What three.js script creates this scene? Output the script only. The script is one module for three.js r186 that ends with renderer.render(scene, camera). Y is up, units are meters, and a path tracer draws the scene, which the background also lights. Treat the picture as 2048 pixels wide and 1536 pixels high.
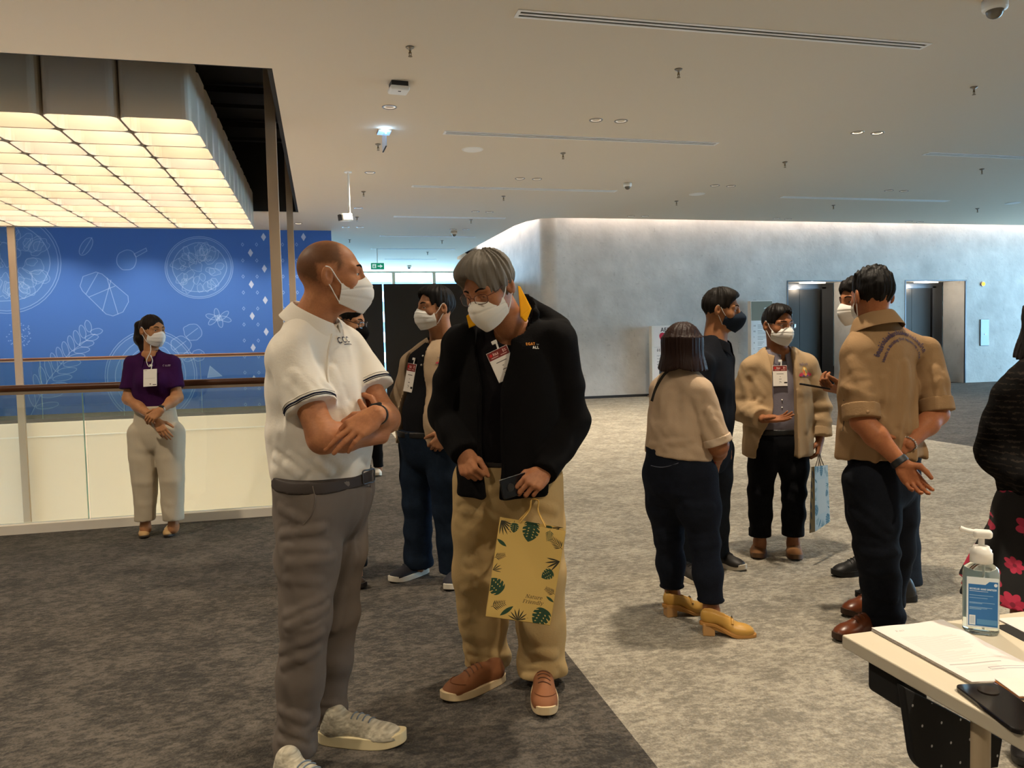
import * as THREE from 'three';
import { RectAreaLightUniformsLib } from 'three/addons/lights/RectAreaLightUniformsLib.js';
import { RoundedBoxGeometry } from 'three/addons/geometries/RoundedBoxGeometry.js';
import { mergeGeometries } from 'three/addons/utils/BufferGeometryUtils.js';

// ---------------------------------------------------------------- camera
const W = 2048, H = 1536, FPX = 1540, EYE = 1.38;
const scene = new THREE.Scene();
const camera = new THREE.PerspectiveCamera(2 * Math.atan(H / 2 / FPX) * 180 / Math.PI, W / H, 0.05, 200);
const YAW = 13.7 * Math.PI / 180;
camera.position.set(0, EYE, 0);
camera.rotation.order = 'YXZ';
camera.rotation.set(-Math.atan(83 / FPX), -YAW, -0.0235);
camera.updateMatrixWorld(true);
const renderer = new THREE.WebGLRenderer();
renderer.toneMapping = THREE.LinearToneMapping;
renderer.toneMappingExposure = 1.42;
renderer.shadowMap.enabled = true;
RectAreaLightUniformsLib.init();
// sky beyond the windows
scene.background = new THREE.Color().setRGB(0.44, 0.69, 1.0);
scene.backgroundIntensity = 12;

// ---------------------------------------------------------------- pixels to places
const V = (x, y, z) => new THREE.Vector3(x, y, z);
const UP = V(0, 1, 0), RIGHT = V(Math.cos(YAW), 0, Math.sin(YAW)), FWD = V(Math.sin(YAW), 0, -Math.cos(YAW));
function ray(px, py) { return V((px - W / 2) / FPX, (H / 2 - py) / FPX, -1).applyQuaternion(camera.quaternion).normalize(); }
function at(px, py, d) { const r = ray(px, py); return camera.position.clone().addScaledVector(r, d / r.dot(FWD)); }          // at a distance d ahead
function onPlane(px, py, y = 0) { const r = ray(px, py); return camera.position.clone().addScaledVector(r, (y - EYE) / r.y); } // on the level y
function onZ(px, py, z) { const r = ray(px, py); return camera.position.clone().addScaledVector(r, z / r.z); }                 // on a wall across
const ahead = p => p.clone().sub(camera.position).dot(FWD);
const facing = deg => FWD.clone().multiplyScalar(-Math.cos(deg * Math.PI / 180)).addScaledVector(RIGHT, Math.sin(deg * Math.PI / 180)); // 0 faces the camera, 90 to its right
// ---------------------------------------------------------------- small tools
let seed = 7; const rnd = () => { seed = (seed * 1664525 + 1013904223) >>> 0; return seed / 4294967296; };
const taken = {}; const numbered = n => { const k = taken[n] = (taken[n] ?? -1) + 1; return k ? n + '_' + String(k).padStart(3, '0') : n; };
function tag(o, label, category, group, kind) { Object.assign(o.userData, { label, category }); if (group) o.userData.group = group; if (kind) o.userData.kind = kind; return o; }
function mesh(name, geo, mat, parent) { const m = new THREE.Mesh(geo, mat); m.name = parent ? name : numbered(name); m.castShadow = m.receiveShadow = true; (parent || scene).add(m); return m; }
function thing(name, label, category, pos = V(0, 0, 0), group) { const g = new THREE.Group(); g.name = numbered(name); g.position.copy(pos); scene.add(g); return tag(g, label, category, group); }
function struct(name, geo, mat, label) { const m = mesh(name, geo, mat); m.userData.kind = 'structure'; if (label) m.userData.label = label; return m; }
const box = (w, h, d, x = 0, y = 0, z = 0) => new THREE.BoxGeometry(w, h, d).translate(x, y, z);
const rbox = (w, h, d, r, x = 0, y = 0, z = 0, s = 2) => new RoundedBoxGeometry(w, h, d, s, r).translate(x, y, z);
const cyl = (r0, r1, h, x = 0, y = 0, z = 0, n = 24) => new THREE.CylinderGeometry(r0, r1, h, n).translate(x, y, z);
const lathe = (pts, n = 32) => new THREE.LatheGeometry(pts.map(p => new THREE.Vector2(p[0], p[1])), n);
const tube = (pts, r, n = 24, s = 8) => new THREE.TubeGeometry(new THREE.CatmullRomCurve3(pts), n, r, s);
const bar = (a, b, r, s = 10) => { const g = new THREE.CylinderGeometry(r, r, a.distanceTo(b), s); g.applyQuaternion(new THREE.Quaternion().setFromUnitVectors(UP, b.clone().sub(a).normalize())); return g.translate((a.x + b.x) / 2, (a.y + b.y) / 2, (a.z + b.z) / 2); };
const merge = l => mergeGeometries(l.map(g => { g = g.index ? g.toNonIndexed() : g; for (const k of Object.keys(g.attributes)) if (!['position', 'normal', 'uv'].includes(k)) g.deleteAttribute(k); return g; }));
function extrude(pts, depth, holes = [], bevel = 0) {
  const s = new THREE.Shape(pts.map(p => new THREE.Vector2(p[0], p[1])));
  for (const h of holes) s.holes.push(new THREE.Path(h.map(p => new THREE.Vector2(p[0], p[1]))));
  return new THREE.ExtrudeGeometry(s, { depth, bevelEnabled: bevel > 0, bevelSize: bevel, bevelThickness: bevel, bevelSegments: 2, steps: 1 });
}
const rect = (x0, y0, x1, y1) => [[x0, y0], [x1, y0], [x1, y1], [x0, y1]];
// flat slab lying on the level y0..y1, outline in (x, z)
const slab = (pts, y0, y1, holes = []) => extrude(pts.map(p => [p[0], -p[1]]), y1 - y0, holes.map(h => h.map(p => [p[0], -p[1]]))).rotateX(-Math.PI / 2).translate(0, y0, 0);

// ---------------------------------------------------------------- noise
function hash3(x, y, z) { let h = Math.imul(x, 374761393) ^ Math.imul(y, 668265263) ^ Math.imul(z, 2147483647 ^ 0x5bd1e995); h = Math.imul(h ^ (h >>> 13), 1274126177); return ((h ^ (h >>> 16)) >>> 0) / 4294967296; }
const fade = t => t * t * (3 - 2 * t), mix = (a, b, t) => a + (b - a) * t, clamp = (x, a = 0, b = 1) => x < a ? a : x > b ? b : x;
const sstep = (a, b, x) => fade(clamp((x - a) / (b - a)));
function noise3(x, y, z) {   // -1..1
  const i = Math.floor(x), j = Math.floor(y), k = Math.floor(z), u = fade(x - i), v = fade(y - j), w = fade(z - k);
  return 2 * mix(mix(mix(hash3(i, j, k), hash3(i + 1, j, k), u), mix(hash3(i, j + 1, k), hash3(i + 1, j + 1, k), u), v),
    mix(mix(hash3(i, j, k + 1), hash3(i + 1, j, k + 1), u), mix(hash3(i, j + 1, k + 1), hash3(i + 1, j + 1, k + 1), u), v), w) - 1;
}
function tnoise(x, y, p, s = 0, q = p) {  // tiling 2-D noise, 0..1, periods p and q
  const i = Math.floor(x), j = Math.floor(y), u = fade(x - i), v = fade(y - j), m = (a, n) => ((a % n) + n) % n;
  return mix(mix(hash3(m(i, p), m(j, q), s), hash3(m(i + 1, p), m(j, q), s), u), mix(hash3(m(i, p), m(j + 1, q), s), hash3(m(i + 1, p), m(j + 1, q), s), u), v);
}
function tfbm(u, v, f, oct, s = 0, sy = 1) { let a = 0.5, r = 0, t = 0; for (let o = 0; o < oct; o++) { r += a * tnoise(u * f, v * f * sy, f, s + o, f * sy); t += a; a *= 0.55; f *= 2; } return r / t; }
function dataTex(n, fn, color = true, rep = 1) {
  const d = new Uint8Array(n * n * 4);
  for (let j = 0; j < n; j++) for (let i = 0; i < n; i++) { const c = fn(i / n, j / n), o = (j * n + i) * 4; for (let k = 0; k < 3; k++) d[o + k] = clamp(Array.isArray(c) ? c[k] : c) * 255; d[o + 3] = 255; }
  const t = new THREE.DataTexture(d, n, n); t.wrapS = t.wrapT = THREE.RepeatWrapping; t.magFilter = THREE.LinearFilter; t.minFilter = THREE.LinearMipmapLinearFilter; t.generateMipmaps = true;
  if (color) t.colorSpace = THREE.SRGBColorSpace; t.repeat.set(rep, rep); t.needsUpdate = true; return t;
}
function canvasTex(w, h, draw) { const c = document.createElement('canvas'); c.width = w; c.height = h; const g = c.getContext('2d'); draw(g, w, h); const t = new THREE.CanvasTexture(c); t.colorSpace = THREE.SRGBColorSpace; t.anisotropy = 8; return t; }
// a line of Thai-like letters, stroke by stroke
const THAI = [[[0.15, 1], [0.15, 0.35], [0.3, 0.12], [0.6, 0.12], [0.75, 0.35], [0.75, 1]], [[0.2, 0.25], [0.3, 0.15], [0.35, 0.28], [0.22, 0.32], [0.22, 0.8], [0.35, 1], [0.75, 0.85], [0.75, 0.12]], [[0.2, 0.2], [0.34, 0.2], [0.22, 0.35], [0.22, 1], [0.5, 0.7], [0.78, 1], [0.78, 0.12]], [[0.7, 0.15], [0.3, 0.2], [0.25, 0.45], [0.65, 0.6], [0.7, 0.9], [0.5, 1]], [[0.7, 0.3], [0.55, 0.12], [0.25, 0.2], [0.2, 0.75], [0.45, 1], [0.72, 0.85], [0.72, 0.5]], [[0.2, 0.5], [0.4, 0.55], [0.25, 0.72], [0.2, 1], [0.2, 0.3], [0.45, 0.1], [0.75, 0.3], [0.75, 1]], [[0.25, 0.12], [0.25, 0.9], [0.45, 1], [0.8, 0.9], [0.8, 0.12]]];
function thai(g, x, y, w, h, i) { g.beginPath(); THAI[i % THAI.length].forEach(([a, b], k) => k ? g.lineTo(x + a * w, y + b * h) : g.moveTo(x + a * w, y + b * h)); g.stroke(); if (i % 3 === 1) { g.beginPath(); g.moveTo(x + 0.3 * w, y - 0.12 * h); g.quadraticCurveTo(x + 0.5 * w, y - 0.35 * h, x + 0.8 * w, y - 0.1 * h); g.stroke(); } if (i % 5 === 2) { g.beginPath(); g.moveTo(x + 0.6 * w, y - 0.2 * h); g.lineTo(x + 0.66 * w, y - 0.5 * h); g.stroke(); } }
const mat = (o) => new THREE.MeshStandardMaterial({ roughness: 0.7, ...o });
const phys = (o) => new THREE.MeshPhysicalMaterial({ roughness: 0.7, ...o });

// ---------------------------------------------------------------- materials of the place
const pileTone = (() => {   // cloudy loop pile: broad patches, short broken streaks, fine grain
  const n = 2048, a = new Float32Array(n * n);
  for (let j = 0; j < n; j++) for (let i = 0; i < n; i++) {
    const u = i / n, v = j / n, patch = tfbm(u, v, 13, 4, 11), str = tfbm(u + 0.03 * patch, v, 44, 3, 23, 1), fine = hash3(i, j, 5), f2 = tnoise(u * 512, v * 512, 512, 61), knot = tfbm(u, v, 96, 2, 31, 2);
    a[j * n + i] = clamp(0.5 + (patch - 0.5) * 0.7 + (str - 0.5) * 0.75 + (knot - 0.5) * 1.2 + (fine - 0.5) * 0.55 + (f2 - 0.5) * 0.6);
  }
  return a;
})();
const carpet = dark => dataTex(2048, (u, v) => { const t = pileTone[Math.round(v * 2048) * 2048 + Math.round(u * 2048)]; return dark ? [0.18 + t * 0.19, 0.168 + t * 0.176, 0.152 + t * 0.158] : [0.465 + t * 0.215, 0.445 + t * 0.207, 0.4 + t * 0.19]; });
const pile = dataTex(512, (u, v) => 0.5 + (tfbm(u, v, 64, 2, 71) - 0.5) * 1.2 + (hash3((u * 512) | 0, (v * 512) | 0, 9) - 0.5) * 0.3, false);
function carpetMat(dark) { const map = carpet(dark); map.repeat.set(0.36, 0.36); const b = pile.clone(); b.repeat.set(1.4, 1.4); return mat({ map, roughness: 1, bumpMap: b, bumpScale: 0.006 }); }
const concreteMap = dataTex(1024, (u, v) => {
  const a = tfbm(u, v, 4, 5, 41), b = tfbm(u, v, 18, 4, 47, 1), pit = tnoise(u * 90, v * 90, 90, 53) > 0.93 ? -0.05 : 0, c = 0.80 + (a - 0.5) * 0.2 + (b - 0.5) * 0.12 + pit;
  return [c, c * 0.985, c * 0.965];
}); concreteMap.repeat.set(0.16, 0.16);
const concreteBump = dataTex(512, (u, v) => tfbm(u, v, 20, 4, 77), false); concreteBump.repeat.set(0.45, 0.45);
const M = {
  carpetDark: carpetMat(true), carpetLight: carpetMat(false),
  ceiling: mat({ color: '#d6c9b4', roughness: 0.95 }),
  concrete: mat({ map: concreteMap, bumpMap: concreteBump, bumpScale: 0.005, roughness: 0.6 }),
  cream: mat({ color: '#e6dccb', roughness: 0.55 }),
  white: mat({ color: '#ecebe6', roughness: 0.6 }), whitePlastic: mat({ color: '#e9e7e0', roughness: 0.4 }),
  black: mat({ color: '#0b0a0a', roughness: 0.8 }), blackPanel: mat({ color: '#1a1716', roughness: 0.6 }),
  dark: mat({ color: '#1b1b1c', roughness: 0.5 }),
  steel: mat({ color: '#b3a08a', metalness: 0.55, roughness: 0.42 }), steelDark: mat({ color: '#54565a', metalness: 0.9, roughness: 0.3 }),
  chrome: mat({ color: '#d8d8d8', metalness: 1, roughness: 0.15 }),
  wood: mat({ color: '#6e3d1c', roughness: 0.42, map: dataTex(256, (u, v) => { const t = tfbm(u, v, 6, 4, 5, 1), g = tfbm(u, v, 3, 4, 9, 16); return [0.75 + 0.3 * (g - 0.4), 0.72 + 0.35 * (g - 0.4), 0.68 + 0.3 * (t - 0.4)]; }) }),
  glass: phys({ color: '#f2f8f5', transmission: 1, thickness: 0, roughness: 0.02, ior: 1.5 }),
  glassEdge: phys({ color: '#bfe0d2', transmission: 0.6, thickness: 0, roughness: 0.1 }),
  tube: mat({ color: '#cfc0a8', metalness: 0.35, roughness: 0.38 }),
  bezel: mat({ color: '#8f887d', metalness: 0.6, roughness: 0.35 }),
  lamp: mat({ color: '#ffffff', emissive: '#ffe2b8', emissiveIntensity: 2 }),
  lampSoft: mat({ color: '#ffffff', emissive: '#ffe6c8', emissiveIntensity: 0.35, roughness: 0.3 }),
};
const WARM = new THREE.Color().setRGB(1, 0.84, 0.65), WARM2 = new THREE.Color().setRGB(1, 0.84, 0.64), COVE = new THREE.Color().setRGB(1, 0.85, 0.74);

// ---------------------------------------------------------------- the hall
const CEIL = 4.2;
const AX0 = -10, AX1 = -0.42, AZ0 = -6.64, AZ1 = -17.2;     // the void in the floor
const X0 = -13, X1 = 24, Z0 = 9, Z1 = -30;
function uvXZ(g) { const p = g.attributes.position, n = g.attributes.normal, u = g.attributes.uv; for (let i = 0; i < p.count; i++) { if (Math.abs(n.getY(i)) > 0.5) u.setXY(i, p.getX(i), p.getZ(i)); else if (Math.abs(n.getX(i)) > 0.5) u.setXY(i, p.getZ(i), p.getY(i)); else u.setXY(i, p.getX(i), p.getY(i)); } return g; }
struct('floor', uvXZ(slab(rect(X0, Z0, 1.0, Z1), -0.35, 0, [rect(AX0, AZ0, AX1, AZ1)])), M.carpetDark, 'dark brown grey mottled carpet around the void');
struct('floor', uvXZ(slab(rect(1.0, Z0, 7.55, Z1), -0.35, 0)), M.carpetLight, 'pale grey beige mottled carpet');
struct('floor', uvXZ(slab(rect(7.55, Z0, X1, Z1), -0.35, 0)), M.carpetDark, 'dark carpet before the lifts');
// slot in the ceiling round the concrete core, rounded at its far end
const slotPts = [[X1 - 0.3, -16.98], [6.0, -16.98], [5.35, -17.02], [4.95, -17.15], [4.72, -17.6], [4.6, -18.3], [4.45, -22.0], [4.34, -24.9], [4.45, -25.6], [4.9, -26.1], [5.6, -26.4], [X1 - 0.3, -26.4]];
// slot diffusers cut through the ceiling: ends as the ceiling shows them, then a word for the label
const DIFF = [[1040, 25, 1845, 93, 'nearest long'], [893, 263, 1427, 289, 'long'], [1857, 306, 2090, 318, 'side'], [828, 370, 1226, 384, 'long'], [1565, 394, 1893, 402, 'long'], [790, 433, 1008, 436, 'far'], [762, 471, 948, 474, 'far'], [744, 497, 907, 499, 'far'], [770, 518, 870, 519, 'far']].map(([a, b, c, d, w]) => { const p = onPlane(a, b, CEIL), q = onPlane(c, d, CEIL); return { x0: Math.min(p.x, q.x), x1: Math.max(p.x, q.x), z: (p.z + q.z) / 2, w }; });
const slots = DIFF.map(d => rect(d.x0, d.z - 0.05, d.x1, d.z + 0.05));
const holeA = rect(AX0 + 0.3, -8.27, -0.4, -16.86);
struct('ceiling', uvXZ(slab(rect(X0, Z0, X1, Z1), CEIL, CEIL + 0.25, [holeA, slotPts, ...slots])), M.ceiling, 'plain pale plaster ceiling');
struct('ceiling', slab(rect(X0, Z0, X1, Z1), 5.6, 5.75), M.black, 'dark soffit high above the void');
// black lining of the ceiling void and white lining of the slot
for (const g of [box(0.05, 1.39, 8.58, -0.427, 4.905, -12.565), box(0.05, 1.39, 8.58, AX0 + 0.327, 4.905, -12.565), box(9.28, 1.39, 0.05, -5.05, 4.905, -8.297), box(9.28, 1.39, 0.05, -5.05, 4.905, -16.833)]) struct('trim_1', g, M.black);
struct('ceiling', slab([[X1, -16.3], [4.0, -16.2], [3.9, -27], [X1, -27]], 4.95, 5.05), M.ceiling, 'cove above the concrete core');
for (const g of [box(X1 - 3.9, 0.55, 0.08, (X1 + 3.9) / 2, 4.7, -16.3), box(0.08, 0.55, 10.8, 3.95, 4.7, -21.6)]) struct('trim_2', g, M.white);
// outer walls, out of sight but closing the room
struct('wall_left', box(0.3, 9.5, 39.3, X0 - 0.15, 0.9, -10.5), M.cream);
struct('wall_front', box(X1 - X0, 9.5, 0.3, (X0 + X1) / 2, 0.9, Z0 + 0.15), M.cream);
// right wall: a long glazed front that lets the daylight in
struct('wall_right', box(0.3, 0.5, 39.3, X1 + 0.15, -0.2, -10.5), M.white); struct('wall_right', box(0.3, 2.3, 39.3, X1 + 0.15, 4.9, -10.5), M.white);
struct('wall_right', box(0.3, 4.2, 9, X1 + 0.15, 2, 4.6), M.white);
struct('wall_right', box(0.3, 4.2, 10, X1 + 0.15, 2, -25), M.white);
for (let i = 0; i < 8; i++) { const p = struct('window_1', box(0.02, 3.7, 2.5, X1 + 0.1, 1.9, -1.3 - i * 2.53), M.glass); mesh('window_frame', box(0.1, 3.7, 0.06, X1 + 0.1, 1.9, -2.56 - i * 2.53), M.steel, p); }
// lower hall seen as the void
struct('floor', slab(rect(X0, Z0, X1, Z1), -4.7, -4.5), M.cream, 'lower hall floor');
struct('wall_right', box(0.2, 4.2, 30, AX1 + 0.1, -2.4, -11.9), M.cream); struct('wall_front', box(9.6, 4.2, 0.2, -5.2, -2.4, AZ0 + 0.1), M.cream);
const fascia = struct('wall_back', box(AX1 - X0 + 0.5, 4.5, 0.2, (AX1 + X0) / 2 + 0.2, -2.25 - 0.002, AZ1 - 0.1 + 0.06), M.cream, 'cream edge of the floor across the void'); mesh('joint', box(AX1 - X0 + 0.5, 0.02, 0.02, (AX1 + X0) / 2 + 0.2, -0.28, AZ1 + 0.06), M.white, fascia);
struct('trim_3', box(AX1 - AX0 + 0.06, 0.1, 0.1, (AX1 + AX0) / 2, 0.02, AZ0 + 0.02), M.cream, 'cream kerb under the glass balustrade');
struct('trim_3', box(0.1, 0.1, AZ0 - AZ1, AX1 + 0.02, 0.02, (AZ0 + AZ1) / 2), M.cream);
// ---------------------------------------------------------------- concrete core with two lift lobbies
const WZ = -17.35, liftA = [11.44, 13.4], liftB = [14.95, 16.9], LT = 2.78;
const CX = 5.05, CR = 0.35;   // rounded corner of the core
{
  const g = extrude([[CX + CR, -0.01], [liftA[0], -0.01], [liftA[0], LT], [liftA[1], LT], [liftA[1], -0.01], [liftB[0], -0.01], [liftB[0], LT], [liftB[1], LT], [liftB[1], -0.01], [X1, -0.01], [X1, 4.96], [CX + CR, 4.96]], 0.8).translate(0, 0, WZ - 0.8);
  struct('wall_back', uvXZ(g), M.concrete, 'pale rough concrete wall with two lift recesses');
  const corner = new THREE.CylinderGeometry(CR, CR, 4.97, 20, 1, true, 1.5 * Math.PI, Math.PI / 2).translate(CX + CR, 2.475, WZ - CR);
  { const u = corner.attributes.uv; for (let i = 0; i < u.count; i++) u.setXY(i, u.getX(i) * 0.55 + 4.5, u.getY(i) * 4.97); }
  struct('wall_back', corner, mat({ map: concreteMap, bumpMap: concreteBump, bumpScale: 0.005, roughness: 0.6, side: THREE.DoubleSide }), 'rounded corner of the concrete core');
  struct('wall_left', uvXZ(box(0.3, 4.97, 8.8, CX + 0.15, 2.475, WZ - CR - 4.4)), M.concrete, 'side of the concrete core');
  struct('baseboard_back', box(liftA[0] - CX - CR, 0.06, 0.02, (CX + CR + liftA[0]) / 2, 0.03, WZ + 0.01), M.steelDark);
  for (const [a, b] of [liftA, liftB]) {
    const t = thing('lift_entrance', a < 12 ? 'dark metal lift doors in the recess nearer the directory board' : 'dark metal lift doors in the recess nearer the call panel', 'lift', V((a + b) / 2, 0, WZ - 0.8));
    const w = b - a - 0.04;
    mesh('backing', box(w, LT - 0.02, 0.1, 0, LT / 2, -0.06), M.steelDark, t);
    for (const s of [-1, 1]) mesh('door', box(0.62, 2.6, 0.04, s * 0.315 - 0.1, 1.3, 0.02), mat({ color: '#353331', metalness: 0.8, roughness: 0.4 }), t);
    mesh('jamb', box(0.12, 2.66, 0.1, -0.82, 1.33, 0.02), M.steelDark, t); mesh('jamb', box(0.12, 2.66, 0.1, 0.62, 1.33, 0.02), M.steelDark, t);
    mesh('lintel', box(1.56, 0.12, 0.1, -0.1, 2.68, 0.02), M.steelDark, t);
    const l = mesh('light_strip', box(0.75, 0.03, 0.05, 0, LT - 0.035, 0.45), mat({ color: '#fff', emissive: '#fff2dd', emissiveIntensity: 2.2 }), t);
    const pl = new THREE.PointLight(WARM2, 1.2); pl.position.set(0, LT - 0.15, 0.45); pl.castShadow = true; t.add(pl);
    mesh('frame_top', box(b - a, 0.03, 0.04, 0, LT - 0.016, 0.79), M.steelDark, t); for (const s of [-1, 1]) mesh('frame_side', box(0.03, LT - 0.03, 0.04, s * ((b - a) / 2 - 0.016), LT / 2 - 0.015, 0.79), M.steelDark, t);
  }
  const cp = thing('call_panel', 'tall flat blue grey call panel on the concrete wall beside the lift', 'panel', onZ(1968, 665, WZ));
  mesh('plate', rbox(0.28, 0.72, 0.03, 0.01, 0, 0, 0.015), mat({ color: '#75808a', metalness: 0.5, roughness: 0.35 }), cp); mesh('button', cyl(0.02, 0.02, 0.02, 0, -0.05, 0.03).rotateX(0), M.chrome, cp);
  const iv = onZ(1965, 568, WZ); const ind = thing('lift_indicator', 'small round yellow indicator lamp above the call panel', 'indicator', iv);
  mesh('rim', cyl(0.07, 0.07, 0.03).rotateX(Math.PI / 2).translate(0, 0, 0.015), M.steel, ind); mesh('lens', cyl(0.05, 0.05, 0.03).rotateX(Math.PI / 2).translate(0, 0, 0.025), mat({ color: '#e8b030', emissive: '#ffb830', emissiveIntensity: 1.1 }), ind);
}
// warm strip lights hidden in the cove
function strip(x, y, z, w, d, intens, look) {
  const t = thing('cove_light', look[0], 'light strip', V(x, y, z), 'strip lights hidden in the ceiling cove');
  mesh('diffuser', box(w, 0.04, d), mat({ color: '#fff', emissive: '#ffd9a8', emissiveIntensity: 1.2 }), t);
  const l = new THREE.RectAreaLight(COVE, intens, w > d ? w : d, 0.12); l.position.set(look[1] * 0.03, 0.03, look[2] * 0.03); l.lookAt(l.position.clone().add(V(look[1], look[3], look[2]))); l.castShadow = true; t.add(l);
}
strip(14.4, 4.6, -17.12, 18, 0.06, 24, ['warm strip light in the slot before the concrete wall', 0, -0.55, -1]);
strip(4.82, 4.6, -21.3, 0.06, 7.4, 26, ['warm strip light in the slot beside the core', 0.5, 0, -1]);

// ---------------------------------------------------------------- mural wall across the void
const MZ = -19.4, MX1 = 0.29;
const mural = canvasTex(2048, 700, (g, w, h) => {
  const P = (px, py) => { const p = onZ(px, py, MZ); return [(p.x - X0) / (MX1 - X0) * w, h - p.y / CEIL * h]; };
  const k = w / (MX1 - X0) / 84;     // canvas pixels for one photo pixel, about
  g.fillStyle = '#3a6cc0'; g.fillRect(0, 0, w, h);
  g.strokeStyle = 'rgba(190,212,250,0.55)'; g.lineWidth = 2.2; g.lineCap = 'round'; g.fillStyle = 'rgba(150,185,240,0.08)';
  const line = (pts, close) => { g.beginPath(); pts.forEach((p, i) => { const q = P(...p); i ? g.lineTo(...q) : g.moveTo(...q); }); if (close) { g.closePath(); g.fill(); } g.stroke(); };
  const blob = (cx, cy, rx, ry, rot = 0, wob = 0, s = 1) => { const a = []; for (let i = 0; i < 40; i++) { const t = i / 40 * 6.2832, q = 1 + wob * noise3(Math.cos(t) * 2 + s, Math.sin(t) * 2, s), x = rx * q * Math.cos(t), y = ry * q * Math.sin(t); a.push([cx + x * Math.cos(rot) - y * Math.sin(rot), cy + x * Math.sin(rot) + y * Math.cos(rot)]); } line(a, true); };
  const plate = (cx, cy, rx, ry, n, s) => { blob(cx, cy, rx, ry); blob(cx, cy, rx * 0.95, ry * 0.95); blob(cx, cy, rx * 0.78, ry * 0.78, 0, 0.05, s); g.lineWidth = 1.5; for (let i = 0; i < n; i++) { const t = hash3(i, s, 1) * 6.3, q = Math.sqrt(hash3(i, s, 2)) * 0.68, r = (0.08 + 0.16 * hash3(i, s, 3)) * rx; blob(cx + Math.cos(t) * q * rx, cy + Math.sin(t) * q * ry, r, r * 0.7, t, 0.25, i + s); } g.lineWidth = 2.2; };
  plate(14, 527, 108, 100, 34, 5); plate(398, 535, 68, 62, 30, 9); plate(302, 752, 92, 92, 10, 14);
  blob(302, 752, 55, 60, 0, 0.1, 3); blob(300, 760, 30, 34, 0, 0.15, 4);
  for (const [cx, cy, a] of [[172, 493, -1.0]]) { blob(cx, cy, 20, 10, a); line([[164, 508], [184, 475]]); }
  blob(254, 520, 20, 20, 0, 0.08); line([[268, 508], [292, 496], [294, 502], [272, 514]], true);
  line([[160, 572], [166, 553], [192, 544], [204, 548], [256, 592], [257, 604], [246, 624], [226, 632], [212, 628], [165, 582]], true);
  line([[172, 588], [196, 546]]); line([[205, 622], [222, 560]]); line([[178, 594], [230, 572]]); line([[236, 628], [214, 556]]);
  for (let i = 0; i < 6; i++) blob(437 + 14 * Math.cos(i * 1.05 + 0.3), 636 + 7 * Math.sin(i * 1.05 + 0.3), 13, 5, i * 1.05 + 0.3, 0.05);
  for (const [x, y, r, a] of [[386, 664, 19, 0.4], [362, 690, 20, 0], [397, 711, 13, 0.2], [376, 714, 11, 0]]) { blob(x, y, r, r * 0.85, a, 0.1, x); line([[x - r * 0.7, y + r * 0.5], [x + r * 0.5, y - r * 0.4]]); }
  line([[62, 830], [95, 762], [140, 705], [190, 668]]);
  for (let i = 0; i < 11; i++) { const t = i / 10, x = mix(70, 180, t), y = 815 - 150 * Math.pow(t, 0.82), L = 46 - 22 * t; for (const s of [-1, 1]) { const a = -0.9 + s * (s > 0 ? 0.75 : 0.95); blob(x + Math.cos(a) * L * 0.55, y + Math.sin(a) * L * 0.55, L * 0.5, 6, a, 0.05, i); } }
  g.fillStyle = 'rgba(190,212,250,0.5)';
  for (let i = 0; i < 60; i++) { const a = hash3(i, 3, 8) * 6.3, r = Math.sqrt(hash3(i, 4, 8)) * 26, q = P(38 + r * Math.cos(a), 668 + r * Math.sin(a)); g.beginPath(); g.arc(...q, 2.2, 0, 7); g.fill(); }
  line([[415, 755], [420, 732], [444, 752]], true); g.fillStyle = 'rgba(205,215,240,0.85)';
  const dia = (px, py, sx, sy, fill) => { const [x, y] = P(px, py); g.beginPath(); g.moveTo(x, y - sy * k); g.lineTo(x + sx * k, y); g.lineTo(x, y + sy * k); g.lineTo(x - sx * k, y); g.closePath(); fill ? g.fill() : g.stroke(); };
  for (const ox of [0, 80]) for (let i = 0; i < 11; i++) { dia(527 + ox + (i % 2 ? -27 : 0) + i * 0.9, 474 + i * 31.6, 5, 9, true); for (const s of [-1, 1]) dia(499 + ox + s * 14 + i * 0.6, 489 + i * 32, 2.4, 3.6, false); }
});
struct('wall_back', box(MX1 - X0, CEIL, 0.2, (X0 + MX1) / 2, CEIL / 2, MZ - 0.1), [M.white, M.white, M.white, M.white, mat({ map: mural, roughness: 0.75 }), M.white], 'blue mural wall printed with white food and leaf drawings');
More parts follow.
